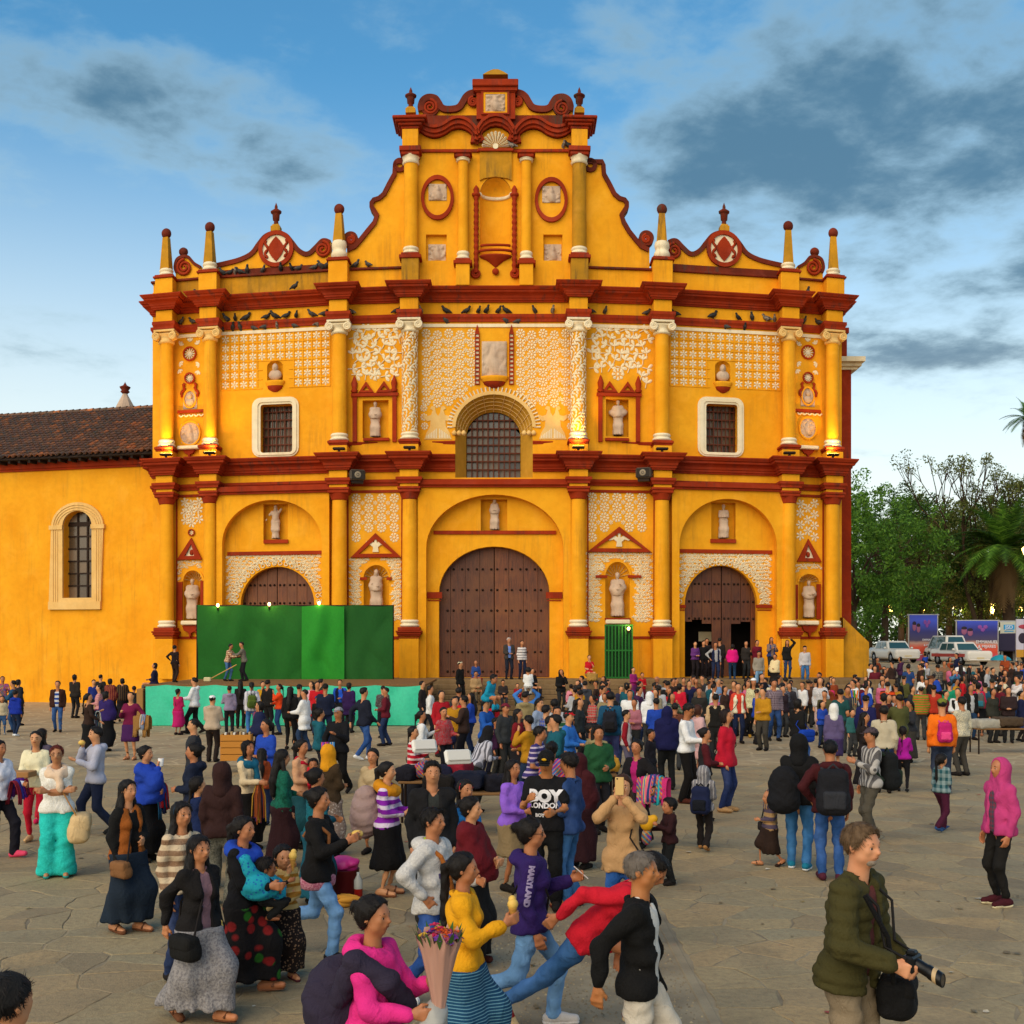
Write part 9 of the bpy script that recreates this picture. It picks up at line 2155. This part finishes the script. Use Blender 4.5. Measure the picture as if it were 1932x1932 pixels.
p=PN['phonewoman'];g=(p.J['gripr']+p.J['gripl'])/2;t=thing('mobile_phone',p.w(g+V3(0,-.03,.05)),p.face);mb=MB();mb.box(-.04,.04,-.005,.005,-.075,.09,.004);mb.build('case',plain('gold_phone','d8b070',.3,.3),t);mb=MB();mb.lathe([(0,0),(.008,.002)],0,0,10);mb.v=[(a-.02,-.006-c,b+.075)for a,b,c in mb.v];mb.build('camera_eye',CB,t);tag(t,'gold phone held up by the woman in the beige jacket','phone')
shoulder_bag(p,1,'14100e','black bag at the side of the woman in the beige jacket',.9,.02)
icecream(PN['yellow'],'r','ice cream in the hand of the girl in the yellow jacket');icecream(PN['ochregirl'],'r','ice cream at the mouth of the small girl in ochre');icecream(PN['greyskirt'],'l','vanilla cone carried by the girl in the long grey skirt')
shoulder_bag(PN['greyskirt'],-1,'12100e','black studded handbag of the girl in the grey skirt',1.05,.05,fwd=.07,cross=True);shoulder_bag(PN['vest'],-1,'7a5230','brown leather bag of the girl in the vest',.85,.05,fwd=.1,cross=True)
shoulder_bag(PN['turq'],1,'c8a878','large beige handbag of the woman in turquoise trousers',1.7,.12,.16,.06,sc='a07038');scarf(PN['turq'],'d8b89a',.055,.04,.05);shoulder_bag(PN['purple'],-1,'1c1420','dark bag behind the woman in purple',.7,.02,-.1)
p=PN['purple'];t=thing('mobile_phone',p.w(p.J['gripl']+V3(0,-.02,.03)),p.face);mb=MB();mb.box(-.035,.035,-.07,.07,-.004,.004,.003);t.rotation_euler=(.7,.2,p.face);mb.build('case',plain('pale_phone','c8b8b0',.3),t);tag(t,'pale phone in the hand of the woman in purple','phone')
p=PN['greyhood'];b=p.J['B'];mb=MB();mb.tube([tuple(b(*q))for q in((-.05,-.07,.26),(-.065,.0,.293),(-.055,.075,.24),(-.01,.098,.14),(.05,.09,.04),(.10,.04,-.03))],.02,6);mb.build('bag_strap',fabric('a05a20'),p.root);scarf(p,'a8c820',.042,.012,0,False,.01)
print_on(p,'hooded_top','LIFE',.07,tuple(b(.01,.1,.18)),fabric('4a3f6a'),bold=.006);print_on(p,'hooded_top','& DREAM',.05,tuple(b(.01,.1,.13)),fabric('4a3f6a'),bold=.004)
p=PN['pink'];t=bundle(p,'2c2434','dark woven sling bundle on the back of the girl in pink','sling_bundle',(0.0,-.145,.08),(.15,.12,.17),(((.0,-.02,-.09),(.13,.11,.11)),),.017);wrapstrap(p,t,'2c2434',-1,.04)
t=thing('flower_bouquet',p.w((p.J['gripl']+p.J['gripr'])/2+V3(0,-.06,.03)),p.face);mb=MB();n_=40;V=[]
for j,(r,z)in enumerate(((.022,-.2),(.03,-.08),(.05,.04),(.085,.2),(.11,.30))):
 for k in range(n_):a=2*PI*k/n_;rr=r*(1+.14*math.sin(k*2.7+j)*(j/4)+.06*math.sin(k*5.1));V.append((rr*math.cos(a),rr*math.sin(a),z+(.03*math.sin(k*1.9)if j==4 else 0)))
mb.add(V,[(j*n_+k,j*n_+(k+1)%n_,(j+1)*n_+(k+1)%n_,(j+1)*n_+k)for j in range(4)for k in range(n_)],True);mb.build('wrapping',plain('paper_wrap','b88a78',.35),t)
RB=random.Random(3)
for k in range(34):
 a,r=RB.uniform(0,6.28),.1*math.sqrt(RB.random());mb=MB();s_=RB.uniform(.014,.024);tl=Vector((r*math.cos(a)*4,r*math.sin(a)*4,1)).normalized();c0=Vector((r*math.cos(a),r*math.sin(a),.27+.06*(1-r/.1)+RB.uniform(-.02,.03)));e1=tl.orthogonal().normalized();e2=tl.cross(e1)
 for q in range(6):th=q*PI/3;dd=e1*math.cos(th)+e2*math.sin(th);sd=tl.cross(dd);mb.add([tuple(c0),tuple(c0+dd*s_+sd*s_*.5+tl*.006),tuple(c0+dd*s_*1.5+tl*.002),tuple(c0+dd*s_-sd*s_*.5+tl*.006)],[(0,1,2,3)])
 mb.ellipsoid(tuple(c0+tl*.005),(s_*.45,)*3,6,4);mb.build('flower',plain('fl%d'%(k%5),('c8501c','b8244a','6a2f86','c89a28','a84a6a')[k%5],.8),t)
for k in range(12):a=k*.53;mb=MB();c0=Vector((.09*math.cos(a),.09*math.sin(a),.24));e=c0+Vector((.05*math.cos(a),.05*math.sin(a),.1));mb.add([tuple(c0),tuple((c0+e)/2+Vector((-.015*math.sin(a),.015*math.cos(a),0))),tuple(e),tuple((c0+e)/2-Vector((-.015*math.sin(a),.015*math.cos(a),0)))],[(0,1,2,3)]);mb.build('green_leaf',plain('bouquet_leaf','3a5a24',.8),t)
tag(t,'paper wrapped bouquet of small bright flowers held by the girl in pink','bouquet')
t=thing('plastic_bag',p.w(p.J['gripr']+V3(.02,-.03,-.06)),p.face);sdf_part('film',[('e',V3(0,0,0),(.08,.07,.10),I3),('e',V3(.05,.02,.08),(.06,.05,.06),I3)],.011,.04,plain('white_film','9c9890',.3),t,.01);tag(t,'crumpled white plastic bag beside the bouquet','plastic bag')
p=PN['mother'];scarf(p,'1c3f9e',.07,.045,.06,True,.014);b=p.J['B'];bw=p.w(b(.02,.15,.10))
t=thing('baby_sling',bw,p.face);sdf_part('cloth',[('e',V3(-.02,.02,-.02),(.20,.11,.11),roty3(.25)),('e',V3(.10,.03,-.10),(.13,.11,.10),I3),('e',V3(-.14,.06,-.02),(.08,.1,.09),I3),('c',V3(-.12,.05,.0),V3(-.16,.12,.22),.07,.045)],.011,.06,fabric('1f97a6 dot 1c4fa0 34'),t,.008);tag(t,'turquoise dotted sling round the baby','sling')
person(bw[0]-.03,bw[1]-.02,bw[2]-.50,.72,95,False,'long 0f0d0d','pants 111','crop',arms='fr',legs='n',label='baby with dark hair carried in the turquoise sling',skin='8f5733',lod=0,shoe=None,yaw=10)
ball_item('bread_bun',PN['eating'],'l',[('bread',lambda m:m.ellipsoid((0,0,.02),(.055,.055,.035),12,8),CREAM)],'round bun held by the woman in the black jacket','bun');p=PN['eating'];b=p.J['B'];mb=MB();mb.tube([tuple(b(*q))for q in((-.05,-.07,.20),(-.07,.0,.29),(-.06,.085,.22),(-.06,.08,.1))],.018,6);mb.build('bag_strap',fabric('7a4a26'),p.root)
sdf=[cap(b(-.045,-.004,-.055),b(.045,-.004,-.055),.085*p.h,.085*p.h)];F=grow(sdf,.02,.02);F.add(sdf,.02);F.half(b(0,0,-.09),-p.J['S']);v,f=F.net();link('pink_hem',mesh_np('pink_hem',v,f),fabric('b0586e spk d8a0a8'),p.root)
backpack(PN['maroonpack'],'17161a','large black backpack on the man in the dark red jacket',1.12,'2a2a2e');backpack(PN['stripehood'],'151c3a','navy and black rucksack on the child in the striped hood',1.1,'0e1018',low=.03)
backpack(PN['orange'],'b01a60','small pink child rucksack on the man in orange',.72,'d8407a');backpack(PN['greenpack'],'4a5a1c','olive green rucksack on the woman in the white jacket',.8,'3a4a16')
t=bundle(PN['blackhood'],'121114','big round black bag slung behind the man in the black hood','duffel_bag',(.09,-.15,.09),(.115,.095,.165),(((0,.02,-.1),(.12,.1,.09)),),.016,'bag',.006);backpack(PN['stripejacket'],'121314','black and green backpack on the man in the striped jacket',1.15,'1c2a1c',low=.03);backpack(PN['blackskirt'],'55504a','grey brown rucksack on the girl in the short black skirt',.9,'2a6a7a');backpack(PN['rusttrousers'],'1c2a5c','dark blue rucksack on the person in rust trousers',.8)
backpack(PN['tealman'],'1a1a22','dark drawstring bag on the man in the teal jacket',.85)
t=bundle(PN['ochrescarf'],'9c8078','dusty pink cloth sack on the back of the woman with the mustard scarf','sack',(.0,-.17,.06),(.13,.12,.17),(((0,0,.13),(.09,.09,.1)),),.015,'sack');scarf(PN['ochrescarf'],'c07a0c',.065,.05,.05,False)
t=thing('toy_bunch',PN['ochrescarf'].w(PN['ochrescarf'].J['gripl']+V3(.0,-.03,-.1)),0)
for k in range(9):mb=MB();c=(RB.uniform(-.08,.08),RB.uniform(-.08,.08),RB.uniform(-.14,.1));mb.tube([(c[0]+.05*math.cos(q),c[1]+.02*math.sin(q*2),c[2]+.05*math.sin(q))for q in[2*PI*j/10 for j in range(11)]],.016,6);mb.build('ring',plain('toy%d'%(k%5),('e0601c','2030b0','d02050','e0a020','208060')[k%5],.5),t)
tag(t,'bunch of bright toy rings carried by the woman with the mustard scarf','toys')
scarf(PN['creamwoman'],'11566e',.06,.04,.06);scarf(PN['blackhood'],'0f0d0d',.05,.02,0,False)if False else None
for key,cols,lab in(('creamwoman',('a8501c','7a3a1c','b88a2a','5a2a6a'),'bundle of orange and purple cords held by the woman in cream'),):
 p=PN[key];t=thing('cord_bundle',p.w(p.J['gripl']+V3(0,-.02,-.04)),p.face)
 for k in range(26):x0,y0=RB.uniform(-.09,.09),RB.uniform(-.05,.05);mb=MB();mb.tube([(x0*.4,y0*.4,.05),(x0,y0,-.12),(x0*1.1,y0+RB.uniform(-.02,.02),-.42+RB.uniform(-.08,.05))],.008,4);mb.build('cord',plain('cord%d'%(k%4),cols[k%4],.8),t)
 tag(t,lab,'cords')
def drape(p,hand,cols,label,name='textiles',n=7,size=.3,cat='textiles'):
 c=(p.J['wr'+hand]*.6+p.J['el'+hand]*.4);t=thing(name,p.w(c),p.face);s=p.h/1.5
 for k in range(n):
  mb=MB();w=size*RB.uniform(.16,.26);dx=(k-n/2)*.045*s;dz=.02+.012*(n-abs(k-n/2));L=size*RB.uniform(.9,1.5);V=[];K=12
  for j in range(K+1):
   q=(j/K-.5)*2;y=.09*math.tanh(q*2.2)*1.0;z=dz-L*max(0,abs(q)-.25);
   for i in range(5):x=dx+(i/4-.5)*w+.012*math.sin(j*.9+k);V.append((x,y+.012*math.sin(i*1.9+k)+.02*q*abs(q),z+.008*math.sin(i*2.3+j)))
  mb.add(V,[(j*5+i,j*5+i+1,j*5+i+6,j*5+i+5)for j in range(K)for i in range(4)],True);o=mb.build('folded_cloth',fabric(cols[k%len(cols)]),t);m=o.modifiers.new('thick','SOLIDIFY');m.thickness=.012
 tag(t,label,cat);return t
drape(PN['clothseller'],'l',['222 mul','c02a6a','1f6a9c vs e0b030 .03','d8607a','2a3a70','222 mul','1fa0a8'],'heap of bright woven shawls on the arm of the smiling seller',n=9,size=.42)
drape(PN['blanket1'],'l',['d8d0c0','0f5a72','8a1c24','b04a6a'],'white and teal blankets over the arm of the first blanket seller',n=6,size=.42,cat='blankets');drape(PN['blanket2'],'l',['8a6230','8a6230','8a6230','aaa49a','6a7a9a'],'tan fringed blanket held up by the second blanket seller',n=7,size=.5,cat='blankets')
drape(PN['bagwoman'],'r',['222 mul','d8481c','c02a50','222 mul'],'stack of orange and pink woven bags behind the woman in navy',n=6,size=.32);drape(PN['blueshawl'],'l',['10425e','b81a20','222a50'],'red and blue shawls over the arm of the woman with the cup',n=5,size=.42)
drape(PN['whiteblouse'],'l',['7a1a2a','2a2a7a','5a1a70'],'purple and red shawls on the shoulder of the woman at the left edge',n=4,size=.3)
ball_item('paper_cup',PN['blueshawl'],'r',[('cup',lambda m:m.lathe([(.03,-.05),(.038,.05),(.036,.05)],0,0,12),plain('white_cup','e0dcd6',.5))],'white cup at the mouth of the woman in the blue shawl','cup')
ball_item('bread_bun',PN['greyboy'],'r',[('bread',lambda m:m.ellipsoid((0,0,.0),(.05,.05,.04),10,7),CREAM)],'bread eaten by the boy in the pale grey hooded top','bread')
t=thing('wooden_tray',PN['tray'].w((PN['tray'].J['gripl']+PN['tray'].J['gripr'])/2),0);mb=MB();mb.box(-.3,.12,-.2,.1,-.02,.06,.01);mb.build('tray',plain('tray_wood','a87440',.7),t);tag(t,'wooden tray carried by the woman in cream','tray')
scarf(PN['redbaby'],'b8142a',.05,.02,.03,False);p=PN['redbaby'];q=p.w(p.J['B'](0,.13,.12));person(q[0],q[1],q[2]-.40,.68,10,False,'long b81428','pants b81428','crop',arms='ff',legs='n',label='child in red held by the woman in peach',lod=1,shoe=None)
shoulder_bag(PN['creamvest'],-1,'c0a080','small tan shoulder bag of the woman in the cream vest',.8,.0,cross=True,h=.02);shoulder_bag(PN['bluebag'],-1,'0f3a9c','bright blue bag on the woman in black',1.4,.0,h=.02,sc='0f3a9c');shoulder_bag(PN['lilac'],1,'15111a','dark bag with thin strap on the woman in lilac',.7,cross=True)
shoulder_bag(PN['redvest'],1,'14100f','black bag hanging behind the woman in the red vest',1.1,.02,fwd=-.1,h=.016);shoulder_bag(PN['stripegirl'],-1,'2a2220','dark bag of the small girl in the striped hood',.9,-.02,h=.014)
p=PN['stickboy']
t=thing('toy_sticks',p.w(p.J['gripl']),0)
for k,c in enumerate(('1f4fc0','208a3a','e0741c')):mb=MB();x0=(k-1)*.1;mb.tube([(x0*.3,0,-.45),(x0,0,.3)],.012,5);mb.build('stick',plain('pale_stick','b09a70',.7),t);mb=MB();mb.tube([(x0,0,.3),(x0*1.4,0,.62)],.035,6);mb.build('coloured_head',plain('stick%d'%k,c,.6),t)
t.scale=(.6,.6,.6);tag(t,'toy sticks with blue, green and orange heads held by the boy in grey','toy sticks')
p=PN['toyman'];t=thing('ribbon_toys',p.w(p.J['gripr']*.5+p.J['gripl']*.5+V3(0,-.05,-.02)),0)
for k in range(14):x0=RB.uniform(-.14,.14);mb=MB();mb.box(x0-.014,x0+.014,-.01+RB.uniform(-.03,.03),.005,-.28+RB.uniform(0,.12),.06);mb.build('ribbon',plain('rib%d'%(k%4),('d84a6a','2a7ab8','d8d4d8','8a3ab0')[k%4],.6),t)
tag(t,'bunch of pink and blue ribbons held by the toy seller','ribbons');p=PN['toyboy']
t=thing('toy',p.w((p.J['gripl']+p.J['gripr'])/2+V3(0,-.05,.04)),0);sdf_part('body',[('e',V3(0,0,0),(.08,.07,.09),I3),('e',V3(.08,0,.05),(.05,.05,.05),I3),('e',V3(-.08,0,.05),(.05,.05,.05),I3)],.012,.03,plain('toy_yellow','d89a10',.6),t);sdf_part('tassel',[('e',V3(0,.02,-.16),(.06,.05,.1),I3)],.014,.02,fabric('222 mul'),t);tag(t,'plush yellow toy with bright tassels held by the small boy','toy')
p=PN['boyman'];b=p.J['B'];WT=plain('shirt_print','e2dcdc',.8)
print_on(p,'shirt','BOY',.17,tuple(b(0,.1,.155)),WT,bold=.012);print_on(p,'shirt','LONDON',.075,tuple(b(0,.1,.115)),WT,bold=.003);print_on(p,'shirt','BOY TE *',.05,tuple(b(0,.1,.06)),WT,bold=.003);scarf(p,'cfc8c4',.043,.008,0,False,.009)
mb=MB();c_,a_,M_=p.J['head'],p.J['a'],p.J['M'];q=c_+M_@V3(-.02*a_,-.86*a_,.62*a_);mb.ellipsoid(tuple(q),(.24*a_,.05*a_,.14*a_),12,6,Matrix(M_.tolist()));mb.build('badge',plain('badge_yellow','d8a010',.5),p.root)
p=PN['purple'];e0,e1=p.J['shr'],p.J['elr'];print_on(p,'hooded_top','MARYLAND',.055,tuple((e0+e1)/2+V3(-.02,0,0)),plain('grey_print','9a8aa8',.8),normal=(-1,0,0),base=tuple(e1-e0))
t=thing('wooden_crate',at(447,1429,25.5),.1);t.location.z=0;t.scale=(.8,.8,.85)
for k in range(4):
 for y in(-.25,.25):mb=MB();mb.box(-.4,.4,y-.015,y+.015,.32+k*.17,.32+k*.17+.155,.006);mb.build('board',plain('crate_wood','b8782a',.75),t)
for x in(-.4,.4):
 for k in range(4):mb=MB();mb.box(x-.015,x+.015,-.235,.235,.32+k*.17,.32+k*.17+.155);mb.build('board',plain('crate_wood','b8782a',.75),t)
for x in(-.35,.35):
 for y in(-.2,.2):mb=MB();mb.tube([(x,y,0),(x*.9,y,.34)],.02,5);mb.build('leg',IRON,t)
mb=MB();mb.box(-.38,.38,-.23,.23,.92,.95);mb.build('tray',plain('crate_goods','8a5a30',.8),t)
for k in range(9):mb=MB();mb.box(-.33+k*.08,-.27+k*.08,RB.uniform(-.15,-.05),.1,.95,RB.uniform(1.0,1.06),.01);mb.build('packet',plain('pk%d'%(k%3),('d8cfc0','5a3a20','b09060')[k%3],.7),t)
tag(t,'wooden crate stand with small packets beside the man in the white cap','crate')
t=thing('red_bucket',(at(654,1690,13.2).x,13.0,0));mb=MB();mb.lathe([(.14,0),(.17,.3),(.175,.31),(.165,.31),(.135,.02)],0,0,18,cap=False);mb.build('bucket',plain('bucket_red','5a0f12',.5),t);sdf_part('pink_bag',[('e',V3(-.03,0,.36),(.17,.15,.09),I3),('e',V3(.08,-.05,.38),(.1,.1,.07),I3)],.014,.03,plain('pink_film','d8388a',.4),t,.012);tag(t,'dark red bucket topped with a pink plastic bag','bucket')
t=thing('drink_bottle',(at(676,1690,12.8).x,12.8,0));mb=MB();mb.lathe([(.045,0),(.048,.02),(.048,.13)],0,0,12);mb.build('drink',plain('red_drink','8a1a14',.2),t);mb=MB();mb.lathe([(.048,.13),(.048,.22),(.018,.28),(.018,.31),(0,.31)],0,0,12);mb.build('bottle',plain('clear_plastic','a8a8a0',.15),t);tag(t,'plastic bottle of red drink beside the bucket','bottle')
for k in range(7):
 t=link('corn_cob',(lambda m:(m.lathe([(0,-.13),(.028,-.1),(.036,0),(.03,.08),(.012,.13),(0,.17)],0,0,10),m.mesh('corn_cob'))[1])(MB()));t.data.materials.append(plain('corn_husk','b8802a',.8));q=at(640+k*4.5,1700,12.7);t.location=(q.x,12.45+.06*(k%3),.035+.05*(k//4));t.rotation_euler=(PI/2+RB.uniform(-.1,.1),0,PI/2+RB.uniform(-.6,.6));tag(t,'golden corn cob in the small heap by the red bucket','corn cob','corn cobs by the red bucket')
def stall(px,py,d,label,goods,w=1.1):
 c=at(px,py,d);t=thing('market_stall',(c.x,d,0));mb=MB();mb.box(-w/2,w/2,-.35,.35,.62,.66,.01);mb.build('tabletop',DECK,t)
 for x in(-w/2+.06,w/2-.06):
  for y in(-.28,.28):mb=MB();mb.tube([(x,y,0),(x,y,.62)],.022,5);mb.build('leg',IRON,t)
 for k,g in enumerate(goods):sdf_part('goods',[('b',V3((k-len(goods)/2+.5)*w/len(goods),RB.uniform(-.1,.1),.76+.05*(k%2)),(w/len(goods)*.55,.26,.12),rotz3(RB.uniform(-.3,.3)),.05)],.036,.02,fabric(g),t,.012)
 tag(t,label,'stall')
stall(820,1440,18.6,'low stall heaped with dark clothes left of the striped top person',['15131c','222 mul','1a1a30','8a1a2a']);stall(885,1455,17.2,'low stall with black bags and woven goods in the middle of the crowd',['17120f','1a1c2c','15131c'],1.3);stall(1100,1420,19.5,'low stall with red and white sweets near the red cap man',['c01a1a','d8ccc0','5a3a2a','b8862a']);stall(1900,1370,30,'stall table before the man in the cream hooded top',['a09888','4a3a2a','2a3a6a'],1.8)
for px,py,d,lab in((805,1408,18.4,'white foam box lid on the stall by the braided girl'),(868,1428,17.0,'white foam cooler lid tilted on the dark stall')):
 c=at(px,py,d);t=thing('foam_lid',(c.x,d-.3,c.z-.05),.3);mb=MB();mb.box(-.2,.2,-.03,.05,-.02,.2,.03);mb.build('lid',plain('foam_white','dcd6cc',.7),t);mb=MB();mb.box(-.17,.17,-.06,-.031,.01,.17,.01);mb.build('rim',plain('foam_white2','c8c2b8',.7),t);t.rotation_euler=(-.5,0,.35);tag(t,lab,'foam lid')
t=thing('broom',(at(395,1281,42.8).x,42.8,SZ));mb=MB();mb.tube([(0,0,.08),(1.0,0,.62)],.02,6);mb.build('handle',plain('broom_wood','c09050',.7),t);mb=MB();mb.box(-.2,.06,-.08,.08,0,.16,.03);mb.build('bristles',plain('broom_straw','d0c090',.9),t);tag(t,'broom with pale handle lying against the boys on the stage','broom')
t=thing('black_sack',(at(490,1620,12.4).x,12.4,0));sdf_part('bag',[('e',V3(0,0,.16),(.24,.2,.2),I3),('e',V3(.05,0,.34),(.08,.08,.09),I3)],.018,.05,plain('black_film','0d0d10',.3),t,.016);tag(t,'shiny black plastic sack on the ground behind the mother','plastic sack')
print('TRIS',TRI[0],'people',len(PEOPLE))
